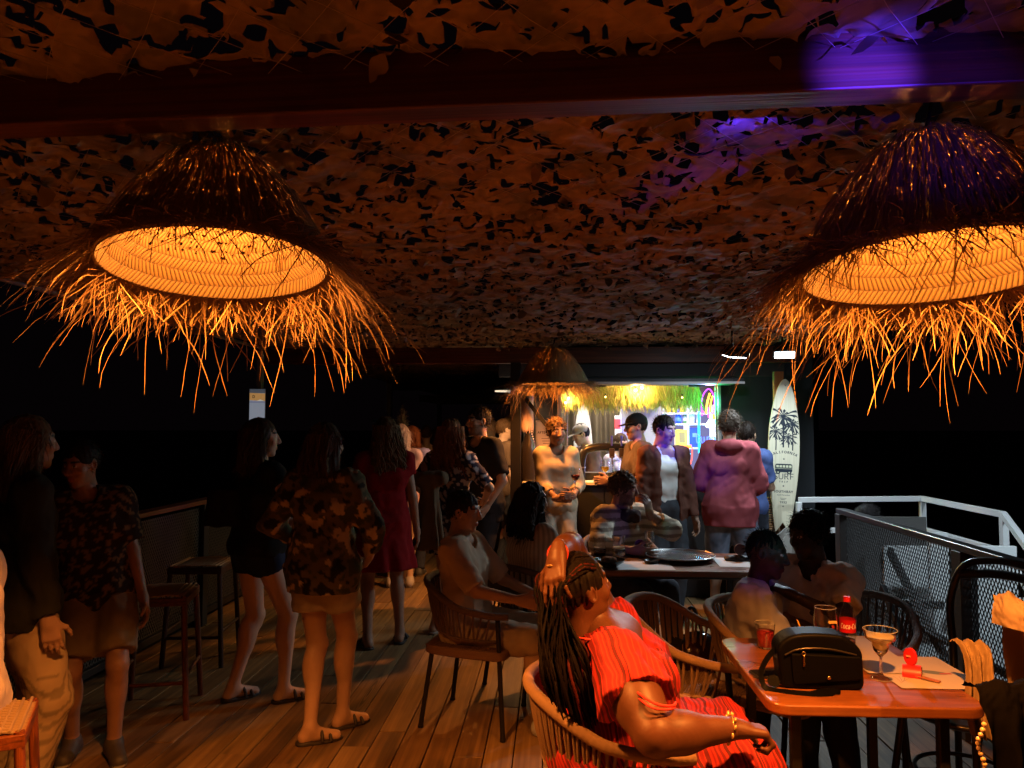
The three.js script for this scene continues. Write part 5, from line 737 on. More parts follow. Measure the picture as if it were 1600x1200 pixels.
wear(blackTee, 'chest_print', box(0.1, 0.006, 0.004, 0, 0, 0, 0), mat([0.7, 0.68, 0.62], 0.6), at(735, 709, 6.58), 'shirt');
person({ px: 627, d: 7.9, turn: 3.3, H: 1.66, skin: FAIR, hair: { type: 'long', color: [0.55, 0.36, 0.32], len: 0.36 }, top: { color: [0.5, 0.3, 0.32], sleeve: 0.4 }, bottom: { name: 'shorts', len: 0.35, color: [0.1, 0.1, 0.2] }, shoe: [0.4, 0.35, 0.3], label: 'woman with long pale pink hair in shorts, behind the red dress' });
person({ px: 644, d: 8.5, turn: 3.0, H: 1.64, skin: FAIR, hair: { type: 'bob', color: [0.22, 0.06, 0.02] }, top: { color: [0.33, 0.27, 0.5], sleeve: 0.7, loose: 0.02 }, bottom: { color: [0.03, 0.035, 0.06] }, shoe: [0.05, 0.05, 0.05], label: 'ginger haired woman in lilac top beside the pink hair' });
person({ px: 666, d: 10.4, turn: 3.4, H: 1.64, cell: 0.018, hcell: 0.009, skin: TAN, hair: { type: 'updo', color: [0.09, 0.04, 0.02] }, top: { color: [0.014, 0.014, 0.016], strap: true, sleeve: 0 }, bottom: { color: [0.02, 0.02, 0.02] }, shoe: [0.05, 0.05, 0.05], label: 'woman with hair pinned up in a black sleeveless top, far back' });
person({ px: 684, d: 11, turn: 2.4, H: 1.63, cell: 0.018, hcell: 0.009, skin: OLIVE, hair: { type: 'long', color: [0.07, 0.035, 0.02], len: 0.2 }, top: { color: [0.1, 0.05, 0.05], strap: true, sleeve: 0 }, bottom: { color: [0.02, 0.02, 0.03] }, shoe: [0.05, 0.05, 0.05], label: 'brown haired woman far back between updo and leaf dress' });
person({ px: 741, d: 9.9, turn: 1.15, H: 1.73, cell: 0.018, hcell: 0.008, skin: TAN, hair: { type: 'crop', color: [0.04, 0.025, 0.015] }, top: { color: [0.05, 0.045, 0.04], sleeve: 0.6 }, bottom: { color: [0.03, 0.03, 0.03] }, shoe: [0.05, 0.05, 0.05], label: 'short haired man in profile facing the bald man' });
person({ px: 768, d: 9.6, turn: -1.0, H: 1.73, cell: 0.016, hcell: 0.007, skin: FAIR, beard: [0.4, 0.36, 0.32], hair: { type: 'bald' }, top: { color: [0.12, 0.1, 0.09], sleeve: 0.6 }, bottom: { color: [0.03, 0.03, 0.03] }, shoe: [0.05, 0.05, 0.05], label: 'bald man with grey beard standing far back' });
person({ px: 786, d: 8.7, turn: 2.0, H: 1.72, cell: 0.014, hcell: 0.007, skin: FAIR, b: 1.1, hair: { type: 'short', color: [0.11, 0.06, 0.03] }, top: { color: [0.14, 0.09, 0.06], sleeve: 0.7, loose: 0.02 }, bottom: { color: [0.05, 0.05, 0.06] }, shoe: [0.05, 0.05, 0.05], label: 'brown haired man in brown tee left of the black post' });
person({ px: 797, d: 9.4, turn: -0.6, H: 1.76, cell: 0.018, hcell: 0.008, skin: FAIR, hair: { type: 'short', color: [0.2, 0.13, 0.06] }, top: { color: [0.4, 0.32, 0.24], sleeve: 0.6 }, bottom: { color: [0.05, 0.05, 0.06] }, shoe: [0.05, 0.05, 0.05], label: 'fair man half hidden by the black bar post' });
// at the bar
person({ px: 869, d: 7.1, turn: 0.1, H: 1.71, sh: 0.145, b: 0.94, cell: 0.011, headYaw: 0.25, headPitch: 0.08, skin: [0.3, 0.17, 0.11], hcell: 0.005, hair: { type: 'curly', color: [0.07, 0.04, 0.02] }, la: { hand: [0.12, 1.02, 0.24], pole: [0.45, -0.8, -0.6], curl: 1.0, dir: [-0.5, 0.1, 0.8], palm: [-0.6, 0, -0.6] }, ra: { hand: [-0.02, 1.0, 0.27], pole: [-0.45, -0.8, -0.6], curl: 0.8, dir: [0.9, 0, 0.3], palm: [0, 0.2, -1] }, top: { name: 'sweater', color: [0.36, 0.3, 0.2], sleeve: 1.55, loose: 0.022, hem: -0.08, cut: -0.09, wr: 0.006, wf: 9 }, bottom: { color: [0.36, 0.31, 0.23], loose: 0.02 }, shoe: [0.3, 0.3, 0.28], label: 'curly haired young man in cream sweater holding a wine glass at the bar' });
goblet(at(899, 766, 6.83), 1.0, 'wine glass held by the man in the cream sweater', 0.5, [0.25, 0.03, 0.03]);
person({ px: 929, d: 8.75, turn: -1.2, H: 1.68, cell: 0.011, headYaw: -0.1, headPitch: 0.35, lean: [0, 0.22], hcell: 0.005, skin: FAIR, hair: { type: 'short', color: DARKHAIR, hat: [0.34, 0.31, 0.3] }, la: { hand: [0.12, 1.08, 0.34], pole: [0.45, -0.8, -0.6] }, ra: { hand: [-0.14, 1.06, 0.36], pole: [-0.45, -0.8, -0.6] }, top: { color: [0.16, 0.1, 0.09], sleeve: 0.8, loose: 0.02 }, bottom: { color: [0.05, 0.05, 0.1] }, shoe: [0.05, 0.05, 0.05], label: 'barman in grey flat cap and brown tee bending over his work' });
person({ px: 967, d: 9.15, turn: 0.5, H: 1.55, cell: 0.012, hcell: 0.006, headPitch: 0.3, skin: FAIR, hair: { type: 'short', color: BROWNHAIR }, top: { color: [0.55, 0.5, 0.6], sleeve: 0.6 }, bottom: { color: [0.05, 0.05, 0.06] }, shoe: [0.05, 0.05, 0.05], label: 'second barman in pale shirt behind the beer taps' });
person({ px: 998, d: 7.32, turn: -1.35, H: 1.76, cell: 0.012, hcell: 0.005, headPitch: 0.1, skin: [0.3, 0.17, 0.12], hair: { type: 'short', color: DARKHAIR, hat: [0.012, 0.012, 0.012] }, la: { hand: [0.1, 1.1, 0.3], pole: [0.45, -0.8, -0.6] }, ra: { hand: [-0.1, 1.1, 0.3], pole: [-0.45, -0.8, -0.6] }, top: { color: [0.1, 0.075, 0.065], sleeve: 0.8, loose: 0.02 }, bottom: { color: [0.03, 0.03, 0.03] }, shoe: [0.05, 0.05, 0.05], label: 'man in black cap leaning at the bar, facing left' });
person({ px: 1036, d: 6.75, turn: 0.25, H: 1.73, cell: 0.011, headYaw: 0.5, headPitch: 0.2, hcell: 0.005, skin: [0.33, 0.2, 0.14], hair: { type: 'short', color: DARKHAIR }, ra: { hand: [-0.22, 0.86, 0.1], pole: [-0.6, -0.2, -1] }, la: { hand: [0.25, 0.82, 0.08] }, top: { name: 'jacket', color: [0.12, 0.05, 0.035], sleeve: 1.95, loose: 0.02, hem: -0.14, cut: -0.14, open: 0.075, collar: true, under: [0.66, 0.68, 0.66], flare: 0.19, wr: 0.011, neck: 0.07 }, bottom: { color: [0.05, 0.055, 0.065], loose: 0.018 }, shoe: [0.08, 0.08, 0.08], label: 'man in open brown jacket over white tee standing before the bar' });
person({ px: 1139, d: 6.75, turn: 2.85, H: 1.77, cell: 0.011, headYaw: 0.2, b: 1.06, wide: 1.02, skin: [0.36, 0.22, 0.15], hair: { type: 'curly', color: [0.05, 0.035, 0.025] }, la: { hand: [0.2, 1.04, 0.26], pole: [0.45, -0.8, -0.6] }, ra: { hand: [-0.18, 1.02, 0.26], pole: [-0.45, -0.8, -0.6] }, top: { name: 'hoodie', color: [0.3, 0.065, 0.075], sleeve: 1.9, loose: 0.024, hem: -0.17, cut: -0.17, flare: 0.2, hood: true, wr: 0.012, wf: 9 }, bottom: { name: 'shorts', len: 1.0, paint: (x, y, z) => { const k = 0.75 + 0.6 * fbm(x * 9, y * 7, z * 9); return [0.2 * k, 0.24 * k, 0.33 * k]; }, loose: 0.035 }, lf: [0.14, 0.02, 0.25], rf: [-0.16, 0.03, -0.25], shoe: [0.03, 0.03, 0.032], sole: [0.2, 0.2, 0.2], label: 'stocky man in rose red hoodie and washed denim shorts, back turned' });
person({ px: 1166, d: 7.2, turn: 2.6, H: 1.68, cell: 0.014, skin: TAN, hair: { type: 'short', color: DARKHAIR }, ra: { hand: [-0.1, 1.1, 0.3], pole: [-0.45, -0.8, -0.6] }, la: { hand: [0.1, 1.1, 0.3], pole: [0.45, -0.8, -0.6] }, top: { color: [0.06, 0.09, 0.22], sleeve: 0.8, loose: 0.02 }, bottom: { color: [0.04, 0.045, 0.06] }, shoe: [0.05, 0.05, 0.05], label: 'person in blue shirt half hidden behind the red hoodie' });
// ---------- furniture ----------
const rims = [], onTop = (px, py, h) => { const v = V((px - 800) / 1200, (600 - py) / 1200, -1).applyEuler(camera.rotation); return V(0, 1.65, 0).addScaledVector(v, (h - 1.65) / v.y); };
const weaveTex = noiseTex(64, 64, (u, v) => { const a = Math.sin(u * PI * 8), b = Math.sin(v * PI * 8), c = (Math.floor(u * 8) + Math.floor(v * 8)) & 1; return 0.5 + 0.5 * (c ? Math.abs(a) : Math.abs(b)); });
const ropeMat = (c) => { const t = weaveTex.clone(); t.repeat.set(10, 10); return mat(c, 0.75, { bumpMap: t, bumpScale: 0.002 }); };
function ropeChair(o) { // faces +z, stands on the ground at the origin
  const t = thing('rope_armchair', o.label, 'chair', o.pos, o.turn, 'rope woven armchairs'), rm = ropeMat(o.rope), lm = blackMetal, sH = 0.44;
  const top = [], low = [], n = 30; for (let i = 0; i <= n; i++) { const a = lerp(-0.62, PI + 0.62, i / n), q = Math.sin(a), bk = clamp((q + 0.55) / 1.55, 0, 1); top.push(V(0.295 * Math.cos(a) * (q < 0 ? 1.02 : 1), lerp(0.64, o.back || 0.79, bk * bk * (3 - 2 * bk)), -0.02 - 0.27 * q - (q < 0 ? q * 0.22 : 0))); low.push(V(0.245 * Math.cos(a), lerp(0.49, 0.53, bk), -0.02 - 0.215 * q - (q < 0 ? q * 0.14 : 0))); }
  mk('top_rail', tube(top, 0.02, 10, 70), rm, t); mk('lower_rail', tube(low, 0.009, 8, 60), rm, t);
  const ct = new THREE.CatmullRomCurve3(top), cl = new THREE.CatmullRomCurve3(low), N = o.ropes || 44;
  for (let i = 0; i < N; i++) { const u = 0.04 + 0.92 * (i + 0.5) / N, a = ct.getPoint(u), b = cl.getPoint(clamp(u + (i & 1 ? 0.006 : -0.006), 0, 1)), m = a.clone().lerp(b, 0.5); m.y -= 0.004; m.multiply(V(1.02, 1, 1.02)); mk('rope', tube([a, m, b], 0.0062, 5, 5), rm, t); }
  const sh = new THREE.Shape(); sh.moveTo(-0.2, -0.22); sh.quadraticCurveTo(0, -0.25, 0.2, -0.22); sh.quadraticCurveTo(0.26, -0.2, 0.26, 0.18); sh.quadraticCurveTo(0.26, 0.23, 0.2, 0.235); sh.lineTo(-0.2, 0.235); sh.quadraticCurveTo(-0.26, 0.23, -0.26, 0.18); sh.quadraticCurveTo(-0.26, -0.2, -0.2, -0.22);
  mk('seat', new THREE.ExtrudeGeometry(sh, { depth: 0.025, bevelSize: 0.012, bevelThickness: 0.012, bevelSegments: 3, curveSegments: 10 }).rotateX(PI / 2).translate(0, sH, 0), ropeMat(o.seat || o.rope), t);
  const rp = []; for (let i = 0; i < 40; i++) { const z = -0.215 + i * 0.0112, w = 0.235 + 0.02 * Math.sin((i / 39) * PI); rp.push(bar([-w, sH + 0.012 + (i & 1) * 0.002, z], [w, sH + 0.012 + (i & 1) * 0.002, z], 0.0052, 5)); } mk('seat_weave', rp, ropeMat(o.seat || o.rope), t, 'stuff');
  for (const [x, z, tz] of [[0.235, 0.2, 0.04], [-0.235, 0.2, 0.04], [0.2, -0.19, -0.06], [-0.2, -0.19, -0.06]]) mk('leg', merge([bar([x, z > 0 ? 0.63 : sH, z], [x * 1.12, 0.012, z + tz], 0.0135, 10), cyl(0.016, 0.016, 0.014, x * 1.12, 0, z + tz, 10)]), lm, t);
  mk('seat_frame', [bar([0.24, sH - 0.02, 0.2], [-0.24, sH - 0.02, 0.2], 0.011), bar([0.2, sH - 0.02, -0.19], [-0.2, sH - 0.02, -0.19], 0.011), bar([0.24, sH - 0.02, 0.2], [0.2, sH - 0.02, -0.19], 0.011), bar([-0.24, sH - 0.02, 0.2], [-0.2, sH - 0.02, -0.19], 0.011)], lm, t);
  return t;
}
const TANROPE = [0.3, 0.175, 0.085], BROWNROPE = [0.24, 0.13, 0.07];
ropeChair({ pos: V(at(748, 665, 4.42).x, 0, -4.42), turn: 1.3, rope: [0.13, 0.08, 0.055], seat: [0.16, 0.08, 0.045], back: 0.78, label: 'dark rope armchair in which the young man in profile sits' });
ropeChair({ pos: V(0.62, 0, -3.62), turn: 1.22, rope: TANROPE, back: 0.82, ropes: 66, label: 'empty tan rope armchair between the two tables' });
ropeChair({ pos: V(0.2, 0, -2.7), turn: 1.42, rope: TANROPE, back: 0.78, ropes: 66, label: 'tan rope armchair under the woman in the red dress' });
ropeChair({ pos: V(1.02, 0, -3.72), turn: 0.9, rope: [0.34, 0.2, 0.1], ropes: 36, label: 'brown rope armchair under the couple, left one' });
ropeChair({ pos: V(1.42, 0, -3.86), turn: -0.5, rope: [0.1, 0.06, 0.04], ropes: 30, label: 'dark rope armchair under the couple, right one' });
ropeChair({ pos: V(at(838, 665, 4.95).x, 0, -4.95), turn: 2.2, rope: [0.13, 0.08, 0.055], ropes: 30, label: 'dark rope armchair in which the long curly haired woman sits' });
ropeChair({ pos: V(at(972, 665, 5.85).x, 0, -5.9), turn: 0.3, rope: [0.13, 0.08, 0.055], ropes: 30, label: 'rope armchair of the man in the striped shirt' });
// black looped chairs at the right
function loopChair(pos, turn, label) {
  const t = thing('bentwood_chair', label, 'chair', pos, turn, 'black looped back chairs'), m = mat([0.012, 0.009, 0.008], 0.3);
  mk('back_loop', tube([[0.2, 0.45, -0.19], [0.235, 0.62, -0.235], [0.27, 0.84, -0.27], [0.21, 1.0, -0.29], [0.08, 1.045, -0.3], [-0.08, 1.045, -0.3], [-0.21, 1.0, -0.29], [-0.27, 0.84, -0.27], [-0.235, 0.62, -0.235], [-0.2, 0.45, -0.19]], 0.017, 10, 60), m, t);
  mk('crest_bar', tube([[0.22, 0.96, -0.28], [0.08, 0.985, -0.31], [-0.08, 0.985, -0.31], [-0.22, 0.96, -0.28]], 0.02, 8, 20), m, t);
  mk('seat', lathe([[0.001, 0.43], [0.2, 0.43], [0.222, 0.445], [0.215, 0.462], [0.001, 0.455]], 32), m, t);
  for (const [x, z] of [[0.17, 0.15], [-0.17, 0.15], [0.17, -0.17], [-0.17, -0.17]]) mk('leg', bar([x, 0.44, z], [x * 1.25, 0, z * 1.3], 0.015, 10), m, t);
  mk('stretcher_ring', new THREE.TorusGeometry(0.19, 0.009, 8, 36).rotateX(PI / 2).translate(0, 0.2, 0), m, t); return t;
}
loopChair(V(1.72, 0, -3.4), -1.15, 'black chair with looped back standing against the mesh balustrade');
loopChair(V(at(1590, 665, 2.42).x, 0, -2.36), -1.35, 'black chair with looped back cut by the photo edge, jacket over it');
// bar stools at the left
function stool(pos, turn, label, c, H = 0.68, wv = true) {
  const t = thing('bar_stool', label, 'stool', pos, turn, 'wooden bar stools'), m = mat(c, 0.5, { map: tableTex });
  for (const x of [-1, 1]) for (const z of [-1, 1]) mk('leg', bar([x * 0.165, H, z * 0.165], [x * 0.2, 0, z * 0.2], 0.017, 10), m, t);
  for (const s of [-1, 1]) { mk('seat_rail', box(0.37, 0.045, 0.028, 0, H - 0.03, s * 0.17), m, t); mk('seat_rail', box(0.028, 0.045, 0.33, s * 0.172, H - 0.03, 0), m, t); mk('foot_rail', bar([s * 0.19, 0.24, -0.19], [s * 0.19, 0.24, 0.19], 0.011), m, t); }
  mk('foot_rail', bar([-0.19, 0.2, 0.19], [0.19, 0.2, 0.19], 0.011), m, t);
  const rp = []; for (let i = 0; i < 26; i++) { const q = -0.165 + i * 0.0132; rp.push(tube([[-0.18, H - 0.012, q], [-0.09, H + 0.004 + (i & 1) * 0.004, q], [0, H + 0.008 - (i & 1) * 0.005, q], [0.09, H + 0.004 + (i & 1) * 0.004, q], [0.18, H - 0.012, q]], 0.006, 5, 12)); } for (let i = 0; i < 13; i++) { const q = -0.16 + i * 0.027; rp.push(bar([q, H + 0.004, -0.175], [q, H + 0.004, 0.175], 0.006, 5)); }
  mk('woven_seat', rp, ropeMat([0.5, 0.34, 0.18]), t, 'stuff'); return t;
}
stool(V(at(243, 665, 4.35).x, 0, -4.45), 0.25, 'wooden bar stool with woven seat behind the brown shorts', [0.3, 0.17, 0.09]);
stool(V(at(318, 665, 5.35).x, 0, -5.4), 0.1, 'dark bar stool behind the woman in navy shorts', [0.1, 0.06, 0.04]);
stool(V(at(-30, 665, 2.6).x, 0, -2.6), 0.5, 'woven stool at the far left photo edge with someone on it', [0.6, 0.36, 0.18], 0.63);
// tables
const stainTex = noiseTex(256, 256, (u, v) => { let a = 0.72 + 0.3 * fbm(u * 7, v * 7, 2); for (const [x, y, r] of [[0.3, 0.3, 0.09], [0.62, 0.5, 0.1], [0.45, 0.75, 0.085], [0.8, 0.22, 0.09]]) { const d = Math.abs(Math.hypot(u - x, v - y) - r); if (d < 0.012) a -= 0.3 * (1 - d / 0.012); } return clamp(a, 0.1, 1); });
function table(pos, w, d, label, top, r = 0.07, legs = 0.1) {
  const t = thing('bistro_table', label, 'table', pos, 0, 'wooden topped tables'), sh = new THREE.Shape(), a = w / 2, b = d / 2;
  sh.moveTo(-a + r, -b); sh.lineTo(a - r, -b); sh.quadraticCurveTo(a, -b, a, -b + r); sh.lineTo(a, b - r); sh.quadraticCurveTo(a, b, a - r, b); sh.lineTo(-a + r, b); sh.quadraticCurveTo(-a, b, -a, b - r); sh.lineTo(-a, -b + r); sh.quadraticCurveTo(-a, -b, -a + r, -b);
  const g = new THREE.ExtrudeGeometry(sh, { depth: 0.022, bevelSize: 0.007, bevelThickness: 0.007, bevelSegments: 4, curveSegments: 12 }).rotateX(PI / 2).translate(0, 0.743, 0), p = g.attributes.position, u = g.attributes.uv; for (let i = 0; i < p.count; i++) u.setXY(i, p.getZ(i) * 1.6 + p.getY(i) * 2, p.getX(i) * 0.6); mk('tabletop', g, mat(top, 0.55, { map: tableTex, roughnessMap: stainTex, bumpMap: grainTex, bumpScale: 0.0002 }), t);
  for (const x of [-1, 1]) for (const z of [-1, 1]) mk('leg', box(0.034, 0.71, 0.034, x * (a - legs), 0.355, z * (b - legs), 0.004), blackMetal, t);
  mk('apron', [box(w - 2 * legs, 0.03, 0.02, 0, 0.697, b - legs), box(w - 2 * legs, 0.03, 0.02, 0, 0.697, -b + legs), box(0.02, 0.03, d - 2 * legs, a - legs, 0.697, 0), box(0.02, 0.03, d - 2 * legs, -a + legs, 0.697, 0)], blackMetal, t); return t;
}
table(V(1.045, 0, -2.97), 0.68, 0.78, 'orange lit wooden table in front with the black bag on it', [0.46, 0.36, 0.29]);
const t2 = table(V(0.775, 0, -5.2), 1.06, 0.68, 'middle table with the large silver tray', [0.5, 0.45, 0.4], 0.04);
const TT = 0.7515;
// ---------- things on the front table ----------
function sheet(name, label, cat, pos, w, d, turn, m, group, lift = 0) { const g = new THREE.PlaneGeometry(w, d, 14, 10).rotateX(-PI / 2), p = g.attributes.position; for (let i = 0; i < p.count; i++) p.setY(i, 0.0012 + 0.0025 * Math.max(0, ns(p.getX(i) * 9, p.getZ(i) * 9, turn * 9 + 3)) + lift * Math.max(0, p.getX(i) / w) ** 2); g.computeVertexNormals(); const o = one(name, g, m, label, cat, group); o.position.copy(pos); o.rotation.y = turn; return o; }
const paperTex = canvas(512, 384, (c, w, h) => { c.fillStyle = '#e2dcd2'; c.fillRect(0, 0, w, h); c.strokeStyle = '#b8a898'; c.lineWidth = 3; for (let i = 0; i < 4; i++) { c.beginPath(); c.moveTo(40 + i * 10, 330 - i * 8); c.quadraticCurveTo(60 + i * 20, 280, 50 + i * 34, 250); c.stroke(); } c.fillStyle = '#7f8f8c'; c.beginPath(); c.ellipse(330, 200, 80, 22, 0.2, 0, 7); c.fill(); c.fillStyle = '#cf6a5a'; c.fillRect(360, 206, 70, 16); });
const paper = mat([0.5, 0.46, 0.43], 0.85, { map: paperTex });
sheet('paper_placemat', 'paper placemat on the front table under the red curved holder', 'placemat', onTop(1437, 1050, TT).setY(TT), 0.3, 0.37, 0.02, paper, 'paper placemats', 0);
sheet('paper_placemat', 'paper placemat on the front table behind the margarita glass', 'placemat', onTop(1355, 1022, TT).setY(TT + 0.003), 0.2, 0.5, 0.02, mat([0.36, 0.32, 0.3], 0.85), 'paper placemats');
{ // black camera bag
  const p = onTop(1285, 1078, TT), t = thing('shoulder_bag', 'black leather shoulder bag with zip on the front table', 'bag', V(p.x, TT, p.z - 0.05), -0.05), lm = mat([0.0025, 0.0025, 0.003], 0.5, { specularIntensity: 0.12, bumpMap: noiseTex(64, 64, (u, v) => 0.5 + 0.5 * ns(u * 30, v * 30, 1)), bumpScale: 0.0006 });
  const sh = new THREE.Shape(); sh.moveTo(-0.12, 0.012); sh.quadraticCurveTo(-0.125, 0, -0.11, 0); sh.lineTo(0.115, 0); sh.quadraticCurveTo(0.13, 0, 0.13, 0.015); sh.lineTo(0.127, 0.105); sh.quadraticCurveTo(0.12, 0.135, 0.07, 0.158); sh.quadraticCurveTo(0.0, 0.168, -0.075, 0.158); sh.quadraticCurveTo(-0.125, 0.145, -0.13, 0.11); sh.lineTo(-0.12, 0.012);
  mk('body', new THREE.ExtrudeGeometry(sh, { depth: 0.085, bevelSize: 0.012, bevelThickness: 0.014, bevelSegments: 4, curveSegments: 12 }).translate(0, 0.012, -0.05), lm, t);
  const fp = new THREE.Shape(); fp.moveTo(-0.085, 0.01); fp.lineTo(0.11, 0.03); fp.quadraticCurveTo(0.122, 0.03, 0.12, 0.05); fp.lineTo(0.118, 0.1); fp.lineTo(-0.1, 0.105); fp.lineTo(-0.095, 0.03); fp.quadraticCurveTo(-0.095, 0.01, -0.085, 0.01);
  const fpk = mk('front_pocket', new THREE.ExtrudeGeometry(fp, { depth: 0.008, bevelSize: 0.004, bevelThickness: 0.004, bevelSegments: 2 }).translate(0.004, 0.012, 0.048), lm, t);
  mk('zip', tube([[-0.12, 0.115, 0.056], [-0.08, 0.135, 0.058], [0.02, 0.14, 0.058], [0.115, 0.122, 0.056]], 0.003, 6, 30), mat([0.08, 0.07, 0.06], 0.3, { metalness: 0.8 }), t);
  const gold = mat([0.6, 0.45, 0.22], 0.25, { metalness: 1 }); mk('zip_pull', [box(0.006, 0.035, 0.004, -0.06, 0.1, 0.067, 0.001), new THREE.TorusGeometry(0.006, 0.0018, 6, 14).translate(-0.06, 0.123, 0.064)], gold, t); mk('stud', new THREE.SphereGeometry(0.0065, 12, 8).scale(1, 1, 0.5).translate(0.022, 0.045, 0.064), gold, fpk); mk('strap_ring', new THREE.TorusGeometry(0.009, 0.002, 6, 16).translate(-0.134, 0.115, 0.0), gold, t);
  const rs = ribbonSet(); const st = (pts, w) => { const c = new THREE.CatmullRomCurve3(pts.map((q) => V(...q))).getPoints(30); rs.add(c, w, [1, 1, 1], V(0.3, 0.2, 1)); }; st([[-0.135, 0.12, 0], [-0.17, 0.1, 0.03], [-0.2, 0.05, 0.05], [-0.19, 0.008, 0.07], [-0.12, 0.004, 0.1], [-0.03, 0.006, 0.115], [0.03, 0.008, 0.1]], 0.02); st([[-0.05, 0.006, 0.11], [0.0, 0.014, 0.1], [0.05, 0.008, 0.085], [0.02, 0.005, 0.075]], 0.018); mk('strap', rs.build(), lm, t);
}
{
  const gp = (px, py) => onTop(px, py, TT).setY(TT);
  const tw = thing('straight_tumbler', 'large tumbler with printed gold label and drink remains', 'glass', gp(1291, 1022)); mk('glass', lathe([[0.001, 0], [0.034, 0.001], [0.04, 0.06], [0.0425, 0.11], [0.039, 0.165], [0.0375, 0.165], [0.041, 0.11], [0.0385, 0.06], [0.032, 0.006], [0.001, 0.006]], 36).scale(1.05, 1.1, 1.05), GLASS, tw); mk('drink', lathe([[0.001, 0.008], [0.033, 0.008], [0.0405, 0.062], [0.001, 0.062]], 28), mat([0.75, 0.45, 0.15], 0.2, { transmission: 0.35 }), tw); rims.push([tw, 0.0402, 0.1815], [tw, 0.035, 0.002]); mk('printed_label', box(0.032, 0.011, 0.001, 0.012, 0.135, 0.0455, 0), mat([0.8, 0.55, 0.2], 0.5), tw); mk('printed_emblem', new THREE.CylinderGeometry(0.014, 0.005, 0.03, 3).scale(1, 1, 0.05).translate(0.012, 0.108, 0.0468), mat([0.35, 0.02, 0.02], 0.5), tw);
  const iw = thing('ice_tumbler', 'low tumbler with iced pink drink and orange straw', 'glass', gp(1255, 1028)); mk('glass', lathe([[0.001, 0], [0.034, 0.001], [0.041, 0.088], [0.0395, 0.088], [0.0325, 0.007], [0.001, 0.007]], 36), GLASS, iw); mk('drink', lathe([[0.001, 0.008], [0.032, 0.009], [0.037, 0.06], [0.001, 0.06]], 28), mat([0.8, 0.5, 0.4], 0.2, { transmission: 0.4 }), iw);
  seed = 81; for (let i = 0; i < 6; i++) mk('ice_cube', box(0.02, 0.02, 0.02, 0, 0, 0, 0.004).rotateX(rr(0, 3)).rotateY(rr(0, 3)).translate(rr(-0.017, 0.017), 0.05 + rr(0, 0.025), rr(-0.017, 0.017)), glassy([0.9, 0.8, 0.75], { roughness: 0.2 }), iw);
  rims.push([iw, 0.0402, 0.088]); mk('straw', bar([-0.02, 0.145, 0.0], [0.028, 0.012, 0.01], 0.003), mat([0.85, 0.5, 0.1], 0.5), iw);
  const bo = thing('cola_bottle', 'small plastic cola bottle with red cap and red label', 'bottle', gp(1325, 1016)); const prof = [[0.001, 0.004], [0.022, 0], [0.031, 0.01], [0.031, 0.06], [0.029, 0.08], [0.031, 0.11], [0.0305, 0.13], [0.024, 0.155], [0.014, 0.178], [0.0125, 0.195]]; mk('bottle', lathe(prof, 32), glassy([0.9, 0.92, 0.9], { roughness: 0.05 }), bo); mk('cola', lathe([[0.001, 0.006], [0.028, 0.01], [0.028, 0.045], [0.001, 0.045]], 24), mat([0.08, 0.025, 0.01], 0.15), bo); mk('cap', cyl(0.0145, 0.014, 0.02, 0, 0.193, 0, 24), mat([0.75, 0.02, 0.03], 0.4), bo);
  const ct = canvas(512, 128, (c, w, h) => { c.fillStyle = '#c8101e'; c.fillRect(0, 0, w, h); c.fillStyle = '#fff'; c.font = 'italic bold 74px serif'; c.textAlign = 'center'; for (let i = 0; i < 3; i++) c.fillText('Coca-Cola', i * 256, 88, 210); }); mk('label', new THREE.CylinderGeometry(0.0316, 0.0314, 0.05, 32, 1, true).translate(0, 0.1, 0), mat([0.9, 0.9, 0.9], 0.4, { map: ct }), bo);
  const mg = thing('margarita_glass', 'wide margarita glass with cloudy drink on the front table', 'glass', gp(1377, 1060)); mk('glass', lathe([[0.036, 0], [0.037, 0.002], [0.012, 0.008], [0.0045, 0.02], [0.004, 0.075], [0.012, 0.083], [0.024, 0.098], [0.028, 0.118], [0.03, 0.125], [0.05, 0.14], [0.0575, 0.172], [0.056, 0.172], [0.0485, 0.141], [0.0285, 0.127], [0.0265, 0.118], [0.022, 0.1], [0.001, 0.088]], 44), GLASS, mg); mk('drink', lathe([[0.001, 0.0895], [0.0215, 0.1005], [0.026, 0.118], [0.028, 0.128], [0.043, 0.139], [0.046, 0.146], [0.001, 0.146]], 32), mat([0.75, 0.68, 0.5], 0.25, { transmission: 0.5 }), mg);
  rims.push([mg, 0.0568, 0.172], [mg, 0.036, 0.001], [mg, 0.03, 0.126]); const cp = thing('curved_holder', 'small red curved holder with round upright disc and brown stick', 'table holder', gp(1425, 1056), -0.75), red = mat([0.62, 0.02, 0.025], 0.4); { const g = new THREE.CylinderGeometry(0.033, 0.036, 0.06, 24, 4, false, -0.2, PI + 0.4).rotateZ(PI / 2).rotateY(0.3); g.translate(0, 0.004, 0); mk('saddle', g, red, cp); mk('dark_lining', new THREE.CylinderGeometry(0.029, 0.032, 0.061, 20, 1, true, -0.1, PI + 0.2).rotateZ(PI / 2).rotateY(0.3).translate(0.003, 0.003, 0.001), mat([0.015, 0.01, 0.01], 0.8), cp); mk('disc', new THREE.CylinderGeometry(0.025, 0.025, 0.012, 30).scale(1, 1, 1.25).rotateX(PI / 2).rotateY(-0.4).translate(-0.005, 0.066, -0.004), red, cp); mk('disc_mark', box(0.022, 0.006, 0.001, -0.006, 0.068, 0.0035, 0).rotateZ(0.0), mat([0.8, 0.3, 0.25], 0.5), cp); for (let i = 0; i < 3; i++) mk('stick', box(0.085, 0.006, 0.007, 0.055, 0.009 + i * 0.001, 0.008 + i * 0.009, 0.002).rotateZ(-0.05), mat([0.28, 0.1, 0.06], 0.5), cp); }
